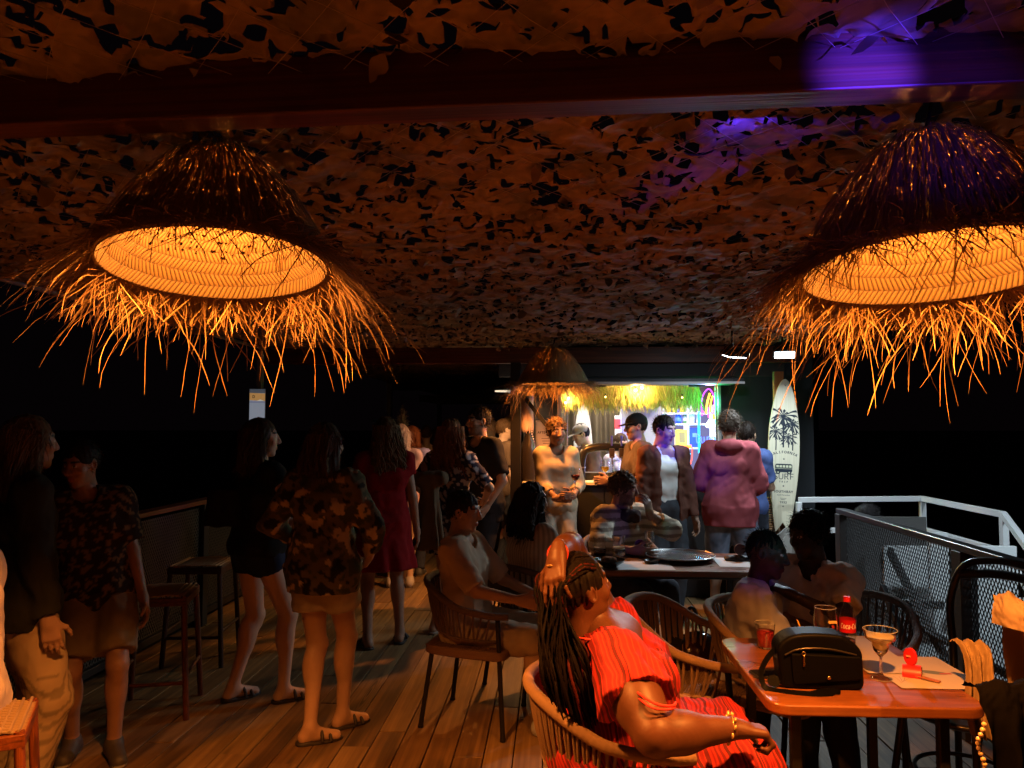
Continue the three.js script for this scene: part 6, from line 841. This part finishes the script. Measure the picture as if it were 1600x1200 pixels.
  const ph = thing('mobile_phone', 'black phone lying on the table left of the bag', 'phone', gp(1205, 1055), 0.2); mk('case', box(0.14, 0.009, 0.075, 0, 0.006, 0, 0.004), mat([0.02, 0.02, 0.02], 0.3), ph); mk('glass', box(0.132, 0.002, 0.068, 0, 0.0112, 0, 0.001), mat([0.01, 0.01, 0.012], 0.05), ph);
  const sg = thing('sunglasses', 'black sunglasses folded beside the phone on the front table', 'sunglasses', gp(1222, 1072), 0.3); for (const s of [-1, 1]) { mk('lens', new THREE.CylinderGeometry(0.024, 0.024, 0.003, 20).scale(1, 1, 0.8).rotateX(PI / 2 - 0.5).translate(s * 0.032, 0.02, 0), mat([0.01, 0.01, 0.01], 0.06), sg); mk('temple', bar([s * 0.058, 0.02, -0.003], [s * 0.05, 0.004, -0.1], 0.002), blackMetal, sg); } mk('bridge', bar([-0.012, 0.024, 0], [0.012, 0.024, 0], 0.002), blackMetal, sg);
  const rg = thing('red_glass', 'glass of red drink at the left end of the front table', 'glass', gp(1196, 1012)); mk('glass', lathe([[0.001, 0], [0.03, 0.001], [0.04, 0.1], [0.0385, 0.1], [0.0285, 0.006], [0.001, 0.006]], 32).rotateZ(0.0), GLASS, rg); rims.push([rg, 0.0392, 0.1]); mk('drink', lathe([[0.001, 0.007], [0.028, 0.008], [0.035, 0.068], [0.001, 0.068]], 28), mat([0.65, 0.04, 0.06], 0.15, { transmission: 0.4 }), rg);
}
const RIM = mat([0.9, 0.92, 0.92], 0.12, { transmission: 0.55 }); for (const [o, r, y] of rims) mk('rim', new THREE.TorusGeometry(r, 0.0011, 6, 40).rotateX(PI / 2).translate(0, y, 0), RIM, o);
// ---------- things on the middle table ----------
{
  const q = (px, py) => onTop(px, py, TT).setY(TT), tp = (d) => V(d.x, TT + 0.0, d.z);
  sheet('paper_placemat', 'white placemat under the glasses on the middle table', 'placemat', q(1005, 884), 0.36, 0.3, 0.05, mat([0.7, 0.68, 0.66], 0.85), 'paper placemats'); sheet('paper_placemat', 'white placemat at the right end of the middle table', 'placemat', q(1150, 879), 0.26, 0.34, -0.05, mat([0.75, 0.74, 0.73], 0.85), 'paper placemats');
  const tr = thing('serving_tray', 'large round silver serving tray on the middle table', 'tray', tp(q(1063, 874)).setY(TT + 0.01)); mk('dish', lathe([[0.001, 0.0], [0.2, 0.0], [0.225, 0.018], [0.23, 0.018], [0.205, -0.004], [0.001, -0.004]], 56).translate(0, 0.004, 0), mat([0.55, 0.55, 0.56], 0.22, { metalness: 0.9 }), tr); mk('rim', new THREE.TorusGeometry(0.228, 0.005, 8, 64).rotateX(PI / 2).translate(0, 0.022, 0), steel, tr);
  const by = mat([0.06, 0.03, 0.015], 0.15, { transmission: 0.2 });
  for (const [px, py, dk, l] of [[937, 868, 0.05, 'hourglass shaped beer glass, left one on the middle table'], [967, 879, 0.045, 'stemmed beer glass with foam left, right one on the middle table']]) { const g = thing('beer_glass', l, 'glass', q(px, py)), st = px > 950 ? 0.045 : 0; mk('glass', lathe([...(st ? [[0.034, 0], [0.034, 0.003], [0.008, 0.012], [0.006, 0.04]] : [[0.001, 0]]), [0.036, st + 0.002], [0.046, st + 0.03], [0.04, st + 0.07], [0.037, st + 0.09], [0.044, st + 0.13], [0.0425, st + 0.13], [0.0355, st + 0.09], [0.0385, st + 0.07], [0.0445, st + 0.03], [0.034, st + 0.007], [0.001, st + 0.007]], 32), GLASS, g); mk('drink', lathe([[0.001, st + 0.008], [0.034, st + 0.009], [0.0435, st + 0.03], [0.041, st + dk], [0.001, st + dk]], 24), by, g); mk('foam', lathe([[0.001, st + dk], [0.041, st + dk], [0.039, st + dk + 0.012], [0.001, st + dk + 0.01]], 24), mat([0.8, 0.7, 0.5], 0.8), g); }
  const bw = thing('dark_bowl', 'dark shallow bowl behind the woman in red', 'bowl', q(952, 886)); mk('bowl', lathe([[0.001, 0], [0.04, 0], [0.09, 0.035], [0.1, 0.05], [0.096, 0.05], [0.086, 0.037], [0.038, 0.006], [0.001, 0.006]], 32), mat([0.02, 0.018, 0.017], 0.2), bw); mk('napkin', net([[ell([0, 0.045, 0], [0.05, 0.022, 0.04]), 0]], 0.006, { color: speck([0.08, 0.05, 0.03], 0.3, 60), post: (d, x, y, z) => d + 0.008 * ns(x * 60, y * 60, z * 60) }), CLOTH, bw);
  for (const [px, py, l, c] of [[1000, 868, 'dark red round disc holder left of the tray', [0.1, 0.012, 0.014]], [1156, 876, 'dark round disc holder at the right end of the middle table', [0.05, 0.008, 0.012]]]) { const d = thing('disc_holder', l, 'table holder', q(px, py)); mk('disc', new THREE.CylinderGeometry(0.036, 0.036, 0.02, 28).rotateX(PI / 2).translate(0, 0.075, 0), mat(c, 0.3), d); mk('base', net([[ell([-0.03, 0.015, 0], [0.075, 0.022, 0.04]), 0], [ell([0.04, 0.012, 0.01], [0.05, 0.015, 0.03]), 0.02]], 0.005, { post: (e, x, y, z) => Math.max(e + 0.006 * ns(x * 50, y * 50, z * 50), -y) }), mat([0.03, 0.022, 0.018], 0.5), d); mk('stem', box(0.02, 0.05, 0.012, 0, 0.035, 0), mat(c, 0.3), d); }
  const as = thing('ashtray', 'small dark ashtray in front of the tray', 'ashtray', q(1018, 880)); mk('dish', lathe([[0.001, 0], [0.045, 0], [0.05, 0.022], [0.043, 0.022], [0.038, 0.006], [0.001, 0.006]], 28), mat([0.04, 0.035, 0.03], 0.3), as); mk('cigarette_end', bar([0.0, 0.012, 0], [0.05, 0.026, 0.01], 0.004), mat([0.7, 0.6, 0.5], 0.7), as);
  const wg = goblet(q(1015, 868), 0.85, 'small empty stemmed glass behind the ashtray');
}
// round glossy bag, clothes, beads
{
  const p = at(1090, 1030, 3.95), t = thing('round_bag', 'glossy dark round bag hanging behind the empty rope armchair', 'bag', p); mk('shell', new THREE.SphereGeometry(0.135, 36, 26).scale(1, 1, 0.8), mat([0.03, 0.008, 0.012], 0.16), t); mk('seam', new THREE.TorusGeometry(0.136, 0.004, 6, 48).scale(1, 1, 0.8), mat([0.02, 0.01, 0.01], 0.5), t); mk('flap', net([[ell([-0.12, 0.06, 0.03], [0.06, 0.07, 0.06]), 0]], 0.008, { color: speck([0.02, 0.018, 0.018], 0.3, 50), post: (d, x, y, z) => d + 0.016 * ns(x * 30, y * 30, z * 30) }), CLOTH, t); mk('strap', tube([[-0.1, 0.08, 0.02], [-0.06, 0.22, 0.0], [-0.02, 0.25, -0.02], [0.03, 0.12, -0.02]], 0.009, 6, 24), blackMetal, t);
  const cl = (name, label, prims, c, pos, amp, cat) => { const o = one(name, net(prims, 0.008, { color: speck(c, 0.14, 18), post: (d, x, y, z) => d + amp * ns(x * 20, y * 11, z * 20) + amp * 0.5 * ns(x * 45, y * 30, z * 45) }), CLOTH, label, cat); o.position.copy(pos); return o; };
  const drape = (name, label, cat, path, w, dir, c, pos, amp, sd) => { // a cloth sheet laid along a path, folded across its width
    const cv = new THREE.CatmullRomCurve3(path.map((q) => V(...q))), nu = 40, nv = 48, g = new THREE.PlaneGeometry(1, 1, nu, nv), p = g.attributes.position, D = V(...dir).normalize();
    for (let i = 0; i < p.count; i++) { const u = p.getX(i), v = 0.5 - p.getY(i), q = cv.getPoint(clamp(v + 0.05 * ns(u * 3, sd, 1) * v, 0, 1)), t = cv.getTangent(v), nn = V().crossVectors(t, D).normalize(), k = amp * (0.3 + v) * (Math.sin(u * 17 + sd + 2.2 * ns(u * 3, v * 2, sd)) + 0.8 * ns(u * 9, v * 5, sd + 4)) + amp * 0.4 * ns(u * 22, v * 16, sd); q.addScaledVector(D, u * w * (1 - 0.25 * v + 0.06 * ns(v * 6, u, sd))).addScaledVector(nn, k); p.setXYZ(i, q.x, q.y, q.z); }
    g.computeVertexNormals(); const o = one(name, g, mat(c, 0.9, { specularIntensity: 0.08, bumpMap: weaveTex, bumpScale: 0.0004 }), label, cat); o.position.copy(pos); return o; };
  drape('cream_jacket', 'cream jacket draped over the black chair at the right edge', 'jacket', [[-0.03, -0.075, 0.06], [-0.025, -0.02, 0.045], [0, 0.012, 0], [0.05, -0.02, -0.06], [0.07, -0.12, -0.07], [0.07, -0.3, -0.07]], 0.26, [0.35, 0, 1], [0.26, 0.185, 0.12], at(1604, 943, 2.46), 0.015, 3);
  drape('cream_cloth', 'crumpled cream cloth hanging behind the right corner of the front table', 'cloth', [[0, 0.09, -0.06], [0.0, 0.1, -0.02], [0, 0.07, 0.02], [0.0, 0, 0.035], [-0.01, -0.1, 0.04], [0.0, -0.2, 0.05]], 0.1, [1, 0, 0.25], [0.28, 0.19, 0.1], at(1524, 1052, 2.75), 0.014, 8);
  drape('dark_coat', 'black coat hanging on the chair at the lower right photo corner', 'coat', [[0, 0.14, -0.08], [0, 0.16, -0.02], [0.0, 0.1, 0.03], [-0.01, -0.1, 0.05], [-0.02, -0.35, 0.07]], 0.3, [1, 0, -0.2], [0.003, 0.0025, 0.0025], at(1600, 1160, 2.3), 0.016, 5);
  const a = at(1532, 1132, 2.0), bd = thing('bead_strap', 'string of pale wooden beads hanging at the lower right', 'bead string', a); for (let i = 0; i < 22; i++) mk('bead', new THREE.SphereGeometry(0.0062, 10, 8).translate(-0.006 * Math.sin(i * 0.5) + (i < 3 ? (3 - i) * 0.003 : 0), -i * 0.0118, 0.004 * Math.sin(i)), mat([0.6, 0.42, 0.2], 0.35), bd); mk('thread', tube([[0.009, 0, 0], [0, -0.05, 0], [0, -0.25, 0]], 0.0015, 5), blackMetal, bd);
  one('black_tote', net([[cone([0, 0.1, 0], [0, -0.12, 0], [1, 0, 0], [0.1, 0.05], [0.13, 0.07], 3, 0.008), 0]], 0.01, { color: speck([0.014, 0.012, 0.012], 0.2, 30), post: (d, x, y, z) => d + 0.01 * ns(x * 15, y * 15, z * 15) }), CLOTH, 'black bag carried by the woman in navy shorts', 'bag').position.copy(at(352, 790, 4.55));
}
// ---------- seated people ----------
const sit = { pelvis: [0, 0.53, -0.06], lf: [0.12, 0.42, 0.1, 0, [0.05, 1, 0.6]], rf: [-0.12, 0.44, -0.1, 0, [-0.05, 1, 0.6]] };
person({ ...sit, px: 746, d: 4.42, turn: 1.3, H: 1.66, cell: 0.011, hcell: 0.005, headPitch: 0.1, lean: [0, -0.06], skin: TAN, hair: { type: 'short', color: DARKHAIR, hairline: 0.045 }, ra: { hand: [-0.22, 0.74, 0.34], pole: [-0.6, -0.8, -0.4], curl: 0.6 }, la: { hand: [0.18, 0.68, 0.32], pole: [0.6, -0.8, -0.4] }, top: { color: [0.5, 0.38, 0.26], sleeve: 0.95, loose: 0.022, hem: -0.06, cut: -0.08 }, bottom: { len: 1.1, color: [0.4, 0.3, 0.2], loose: 0.03 }, shoe: [0.4, 0.38, 0.35], label: 'young man in beige tee sitting in profile, facing right' });
person({ ...sit, px: 838, d: 4.95, turn: 2.3, H: 1.68, cell: 0.011, hcell: 0.005, lean: [0, 0.03], skin: TAN, hair: { type: 'long', color: [0.02, 0.014, 0.01], len: 0.22, wide: 0.115, wavy: 1.4, strands: 190, curl: 0.026 }, la: { hand: [0.2, 0.72, 0.36], pole: [0.6, -0.8, -0.4] }, ra: { hand: [-0.2, 0.72, 0.36], pole: [-0.6, -0.8, -0.4] }, top: { paint: (x, y, z) => { const k = 0.78 + 0.22 * Math.sin(Math.atan2(x, z) * 46); return [0.62 * k, 0.54 * k, 0.42 * k]; }, sleeve: 0.5, loose: 0.016, hem: -0.06, cut: -0.08, cell: 0.7 }, bottom: { color: [0.06, 0.06, 0.08] }, shoe: [0.1, 0.1, 0.1], label: 'woman with long dark curls in cream ribbed top, back turned' });
const striped = person({ ...sit, px: 972, d: 5.75, turn: 0.55, H: 1.7, cell: 0.011, hcell: 0.005, b: 1.08, lean: [0.02, 0.06], headYaw: 0.7, headPitch: 0.15, skin: [0.3, 0.17, 0.11], beard: [0.04, 0.025, 0.015], hair: { type: 'curly', color: [0.09, 0.055, 0.035] }, la: { hand: [0.06, 1.02, 0.24], pole: [1, -0.6, -0.1], curl: 0.8, dir: [-0.3, 0.95, 0.1], palm: [-0.3, 0, -1] }, ra: { hand: [-0.16, 0.79, 0.34], pole: [-1, -0.4, -0.3], curl: 0.5 }, top: { name: 'sweater', paint: (x, y, z) => Math.sin(y * 105 + 1.5 * ns(x * 6, y * 6, z * 6)) > 0.25 ? [0.22, 0.17, 0.12] : [0.5, 0.44, 0.33], sleeve: 1.6, loose: 0.03, hem: -0.08, cut: -0.1, cell: 0.7, collar: true }, bottom: { color: [0.05, 0.05, 0.06] }, shoe: [0.05, 0.05, 0.05], label: 'man in striped sweater at the middle table with a hand at his face' });
wear(striped, 'neck_scarf', net([[cap([-0.08, 0, 0.02], [0.08, 0, 0.02], 0.05), 0], [cap([-0.07, 0, -0.05], [0.07, 0, -0.05], 0.045), 0.05]], 0.008, { color: speck([0.06, 0.035, 0.035], 0.3, 40), post: (d, x, y, z) => d + 0.012 * ns(x * 30, y * 18, z * 30) }), CLOTH, at(974, 806, 5.74));
// the couple
person({ ...sit, at: V(0.97, -0.06, -3.82), turn: 1.15, H: 1.6, cell: 0.01, hcell: 0.0045, lean: [-0.1, 0.18], headYaw: -0.15, headPitch: 0.1, headRoll: -0.2, skin: [0.07, 0.034, 0.02], hair: { type: 'crop', color: [0.008, 0.006, 0.006] }, ra: { hand: [-0.1, 0.78, 0.36], pole: [-1, -0.6, -0.2], curl: 0.8 }, la: { hand: [0.16, 0.86, 0.3], pole: [1, -0.4, -0.2] }, top: { color: [0.5, 0.5, 0.56], sleeve: 0.85, loose: 0.03, hem: -0.08, cut: -0.1, wr: 0.016, collar: true }, bottom: { color: [0.03, 0.03, 0.04] }, shoe: [0.05, 0.05, 0.05], label: 'left person of the couple leaning close, in a greyish loose shirt' });
person({ ...sit, at: V(1.3, -0.06, -3.95), turn: -0.75, H: 1.66, cell: 0.01, hcell: 0.0045, b: 1.0, wide: 1.0, lean: [-0.06, 0.05], headYaw: -0.35, headPitch: 0.1, headRoll: 0.1, skin: [0.045, 0.022, 0.013], hair: { type: 'curly', color: [0.006, 0.005, 0.005] }, la: { hand: [0.0, 0.93, 0.26], pole: [1, -0.6, 0.2], curl: 1.2 }, ra: { hand: [-0.12, 0.76, 0.36], pole: [-1, -0.6, 0], curl: 0.9 }, top: { color: [0.7, 0.62, 0.54], sleeve: 0.7, loose: 0.03, hem: -0.08, cut: -0.1, wr: 0.015 }, bottom: { color: [0.03, 0.03, 0.035] }, shoe: [0.05, 0.05, 0.05], label: 'right person of the couple in an apricot tee, dark hair' });
person({ ...sit, px: 1340, d: 6.35, y: -0.27, turn: -2.2, H: 1.68, cell: 0.014, skin: [0.2, 0.12, 0.08], hair: { type: 'short', color: [0.015, 0.012, 0.012] }, top: { color: [0.05, 0.05, 0.06], sleeve: 0.9 }, bottom: { color: [0.04, 0.04, 0.05] }, shoe: [0.05, 0.05, 0.05], label: 'person sitting beyond the balustrade, only dark hair showing' });
person({ ...sit, at: V(at(-92, 665, 2.62).x, 0.14, -2.62), turn: -1.7, H: 1.72, cell: 0.011, lean: [0, 0.14], skin: FAIR, hair: { type: 'short', color: BROWNHAIR }, top: { color: [0.6, 0.48, 0.34], sleeve: 1.5, loose: 0.035, hem: -0.1, cut: -0.12, wr: 0.012 }, bottom: { color: [0.5, 0.42, 0.3], loose: 0.03 }, shoe: [0.3, 0.3, 0.3], label: 'person in pale sweater on the stool at the far left photo edge' });
// ---------- the woman in the red striped dress, in front ----------
{
  const B = V(0.2, 0, -2.68), t = thing('person', 'woman with long braids in red striped dress sitting with a hand on her head', 'person', B), skin = [0.105, 0.04, 0.02], sc = speck(skin, 0.05, 24);
  const off = (g) => g.translate(-B.x, -B.y, -B.z), shR = [0.205, 0.895, -2.47], elR = [0.285, 0.775, -2.25], wrR = [0.525, 0.765, -2.33], shL = [0.2, 0.93, -2.83], elL = [0.06, 1.222, -2.8], wrL = [0.012, 1.226, -2.56], hC = V(0.087, 1.105, -2.62);
  const fy = Math.atan2(0.86, -0.5), HM = new THREE.Matrix4().makeRotationFromEuler(new THREE.Euler(-0.2, fy, 0.02, 'YXZ')); HM.setPosition(hC); HM.multiply(new THREE.Matrix4().makeScale(1.0, 0.98, 1.0));
  const G = [net([
    [cap([0.16, 0.62, -2.62], [0.16, 0.62, -2.76], 0.13), 0], [ell([0.19, 0.83, -2.66], [0.12, 0.15, 0.16]), 0.08], [cap([0.17, 0.92, -2.6], [0.17, 0.93, -2.74], 0.07), 0.06], [cap([0.15, 0.93, -2.67], [0.115, 1.05, -2.645], 0.062, 0.056), 0.05], [cap([0.2, 0.9, -2.6], [0.25, 0.92, -2.76], 0.06), 0.05],
    [cap([0.17, 0.93, -2.6], shR, 0.062, 0.07), 0.05], [cap(shR, elR, 0.076, 0.062), 0.03], [ell(mix3(shR, elR, 0.55), [0.07, 0.085, 0.085]), 0.04], [cap(elR, mix3(elR, wrR, 0.35), 0.054, 0.055), 0.03], [cap(mix3(elR, wrR, 0.3), wrR, 0.055, 0.032), 0.03],
    [cap([0.18, 0.94, -2.74], shL, 0.065, 0.075), 0.05], [cap(shL, elL, 0.062, 0.043), 0.03], [cap(elL, mix3(elL, wrL, 0.4), 0.043, 0.046), 0.02], [cap(mix3(elL, wrL, 0.35), wrL, 0.046, 0.028), 0.02],
    [cap([0.2, 0.5, -2.6], [0.62, 0.56, -2.55], 0.1, 0.075), 0.04], [cap([0.2, 0.5, -2.78], [0.6, 0.54, -2.86], 0.1, 0.075), 0.04], [cap([0.62, 0.56, -2.55], [0.58, 0.1, -2.56], 0.07, 0.04), 0.02], [cap([0.6, 0.54, -2.86], [0.62, 0.1, -2.88], 0.07, 0.04), 0.02], [cap([0.57, 0.05, -2.56], [0.71, 0.035, -2.55], 0.035, 0.025), 0.02], [cap([0.61, 0.05, -2.88], [0.75, 0.035, -2.88], 0.035, 0.025), 0.02],
  ], 0.0075, { color: sc })];
  const hd = headNet({ skin, cell: 0.0035, brow: [0.02, 0.01, 0.008], jaw: 0.056, neck: 0.054 }); hd.applyMatrix4(HM); G.push(hd);
  G.push(handNet(wrR, [1, -0.12, -0.12], [0.1, -1, 0.05], { curl: 1.55, thumb: -1, s: 1.02, color: sc, cell: 0.0035, spread: 0.02, thumbCurl: 0.7 }));
  G.push(handNet(wrL, [-0.12, -0.78, 0.5], [0.55, -0.3, -0.78], { curl: 0.42, thumb: 1, s: 1.0, color: sc, cell: 0.0035, spread: 0.13, wave: 0.8, thumbCurl: 0.2 }));
  mk('body', off(merge(G)), SKIN, t);
  // dress
  const tex = canvas(2048, 64, (c, w, h) => { c.fillStyle = '#e8281c'; c.fillRect(0, 0, w, h); seed = 91; let x = 0; while (x < w) { const a = rr(10, 34), b = rr(8, 26); c.fillStyle = ['#8f0f14', '#a3131a', '#7c0c12', '#c01c1c'][Math.floor(rnd() * 4)]; c.fillRect(x, 0, a, h); c.fillStyle = 'rgba(255,120,90,.5)'; c.fillRect(x + a + b * 0.4, 0, 3, h); x += a + b; } });
  tex.repeat.set(0.72, 1);
  const wt = noiseTex(128, 128, (u, v) => 0.5 + 0.25 * Math.sin(u * 402) * Math.sin(v * 402) + 0.3 * ns(u * 14, v * 14, 3)), dm = mat([0.5, 0.5, 0.5], 0.85, { map: tex, sheen: 0.3 });
  const uv = (x, y, z) => { const k = sst(x, 0.3, 0.46) * sst(y, 0.9, 0.66), a = (x - 0.1) * 1.05 + (y - 0.8) * 0.34, b = (0.8 - y) * 1.3 + Math.abs(z + 2.7) * 0.6 + 0.2; const p = lerp(a, b, k) + 0.02 * ns(x * 7, y * 7, z * 7) + 0.007 * ns(x * 22, y * 22, z * 22); return [p * 1.75, z * 2]; };
  const fl = (d, x, y, z) => d + 0.0022 * Math.sin(x * 95 + y * 32 + 7 * ns(x * 6, y * 6, z * 6)) + 0.011 * ns(x * 13 + y * 5, y * 9, z * 11) + 0.005 * ns(x * 32, y * 24, z * 30);
  const D = net([
    [cap([0.15, 0.575, -2.6], [0.15, 0.575, -2.8], 0.175), 0], [ell([0.24, 0.71, -2.69], [0.185, 0.17, 0.2]), 0.08], [ell([0.19, 0.84, -2.67], [0.15, 0.155, 0.185]), 0.06], [ell([0.315, 0.825, -2.59], [0.095, 0.085, 0.09]), 0.05], [ell([0.32, 0.83, -2.77], [0.09, 0.085, 0.09]), 0.05],
    [cap([0.17, 0.925, -2.56], [0.2, 0.905, -2.49], 0.072, 0.083), 0.05], [cap([0.18, 0.93, -2.76], [0.225, 0.94, -2.84], 0.072, 0.085), 0.05],
    [cone([0.185, 0.95, -2.53], [0.246, 0.828, -2.36], [1, 0, 0.3], [0.08, 0.075], [0.122, 0.108], 6, 0.007, 0.7), 0.035], [cone([0.2, 0.93, -2.82], [0.168, 0.99, -2.82], [1, 0, 0], [0.075, 0.078], [0.078, 0.082], 6, 0.005), 0.03],
    [cap([0.2, 0.545, -2.57], [0.62, 0.585, -2.5], 0.135, 0.098), 0.06], [cap([0.2, 0.545, -2.8], [0.6, 0.56, -2.88], 0.13, 0.1), 0.06], [cone([0.4, 0.58, -2.69], [0.66, 0.56, -2.69], [0, 0, 1], [0.22, 0.1], [0.27, 0.09]), 0.05], [cone([0.62, 0.58, -2.69], [0.63, 0.12, -2.69], [0, 0, 1], [0.27, 0.1], [0.3, 0.15], 10, 0.02), 0.05],
    [cap([0.115, 0.985, -2.66], [0.19, 1.12, -2.64], 0.092, 0.11), 0.012, true], [ell([0.31, 0.985, -2.66], [0.13, 0.085, 0.1]), 0.012, true],
  ], 0.0062, { post: fl, uv });
  mk('dress', off(D), dm, t);
  const P = (x, y, d) => { const v = at(x, y, d); return [v.x, v.y, v.z]; };
  mk('shoulder_strap', off(merge([tube([P(978, 1062, 2.36), P(1000, 1085, 2.27), P(1028, 1101, 2.22), P(1050, 1103, 2.24), P(1056, 1098, 2.3)], 0.0042, 6, 30), tube([P(980, 1070, 2.35), P(998, 1091, 2.27), P(1022, 1107, 2.21), P(1048, 1108, 2.23), P(1056, 1100, 2.3)], 0.0035, 6, 30)])), mat([0.6, 0.03, 0.025], 0.8), t);
  mk('neck_trim', off(merge([tube([P(905, 997, 2.5), P(930, 1000, 2.48), P(965, 1000, 2.49), P(992, 992, 2.55)], 0.004, 6, 20)])), mat([0.65, 0.04, 0.03], 0.8), t);
  // scalp and braids
  const cp = hairNet({ type: 'short', color: [0.01, 0.007, 0.006], cell: 0.005, hairline: 0.062 }); cp.applyMatrix4(HM); mk('scalp_hair', off(cp), HAIR, t);
  seed = 97; const inv = HM.clone(), list = [];
  for (let i = 0; i < 230; i++) {
    const a = rr(-1.25, 1.25), b = rr(0.05, 1), front = i < 60;   // where on the scalp the braid starts: a across, b from crown to nape
    const th = front ? -0.55 : lerp(-0.35, 1.25, b), st = V(Math.sin(a) * 0.086 * Math.cos(th * 0.6), 0.03 + 0.1 * Math.cos(th) * Math.cos(a * 0.85), -0.018 - 0.102 * Math.sin(th) * Math.cos(a * 0.5)).applyMatrix4(inv);
    const k = rr(0, 1), ex = 0.035 + (k - 0.5) * 0.15 + rr(-0.01, 0.01), ez = -2.475 + rr(-0.045, 0.04) + 0.02 * Math.sin(k * 3), pts = [st];
    const mid = V(Math.sin(a) * 0.09, front ? 0.125 * Math.cos(a * 0.6) : 0.07 - 0.1 * b, front ? -0.03 : -0.115).applyMatrix4(inv); pts.push(mid);
    if (front) pts.push(V(Math.sin(a) * 0.085, 0.03, -0.125).applyMatrix4(inv));
    const yl = lerp(0.7, 0.76, rnd()) + 0.08 * Math.abs(k - 0.62) * (k < 0.62 ? 1.6 : 0.3) + (rnd() < 0.15 ? rr(0, 0.12) : 0), top = pts[pts.length - 1], N = 6;
    for (let j = 1; j <= N; j++) { const u = j / N, e = Math.min(1, u * 1.7); pts.push(V(lerp(top.x, ex - 0.012 * Math.sin(u * 3) + 0.03 * u * u, e) + 0.003 * Math.sin(i + u * 9), lerp(top.y - 0.02, yl, u), lerp(top.z, ez, e) + 0.004 * Math.cos(i * 2 + u * 8))); }
    const c = new THREE.CatmullRomCurve3(pts), g = new THREE.TubeGeometry(c, 54, rr(0.0036, 0.0052), 6), pa = g.attributes.position, cv = V(), u54 = 7;
    for (let s = 0; s <= 54; s++) { c.getPointAt(s / 54, cv); const q = (1 + 0.22 * Math.sin(s * 2.6 + i)) * (s > 50 ? 0.5 : 1); for (let m = 0; m < u54; m++) { const id = s * u54 + m; pa.setXYZ(id, cv.x + (pa.getX(id) - cv.x) * q, cv.y + (pa.getY(id) - cv.y) * q, cv.z + (pa.getZ(id) - cv.z) * q); } }
    const rd = rnd() < 0.14; paint(g, speck(rd ? [0.05, 0.008, 0.007] : [0.005, 0.0032, 0.0028], 0.3, 60)); list.push(g);  // some braids painted reddish, imitating the red glints of light on them
  }
  mk('braids', off(merge(list)), vmat(0.6, { specularIntensity: 0.12 }), t, 'stuff');
  // cowrie bracelet, ring, wrist band
  const bw = thing('shell_bracelet', 'gold coloured shell bracelet on the wrist of the woman in red', 'bracelet', V(wrR[0] - 0.012, wrR[1], wrR[2])), gm = mat([0.75, 0.5, 0.2], 0.25, { metalness: 0.4 });
  for (let i = 0; i < 11; i++) { const a = i / 11 * PI * 2, q = new THREE.SphereGeometry(0.0085, 12, 8).scale(0.55, 0.75, 1.05); q.rotateX(-a); q.translate(0.006 * Math.sin(a * 2), 0.041 * Math.cos(a), 0.041 * Math.sin(a)); mk('shell', q, gm, bw); } mk('cord', new THREE.TorusGeometry(0.037, 0.0015, 6, 30).rotateY(PI / 2), gm, bw); bw.rotation.z = -0.15;
  const bd = one('hair_band', new THREE.TorusGeometry(0.037, 0.004, 8, 30).rotateX(PI / 2).rotateZ(0.5), mat([0.6, 0.03, 0.02], 0.6), 'red band round the wrist of the raised hand', 'wrist band'); bd.position.set(wrL[0], wrL[1], wrL[2] - 0.01); bd.rotation.x = 1.2;
  const rg = at(858, 880, 2.5); one('finger_ring', new THREE.TorusGeometry(0.0098, 0.0016, 6, 20).rotateX(1.2), gm, 'thin gold ring on the raised hand', 'ring').position.copy(at(859, 884, 2.53));
}
renderer.render(scene, camera);
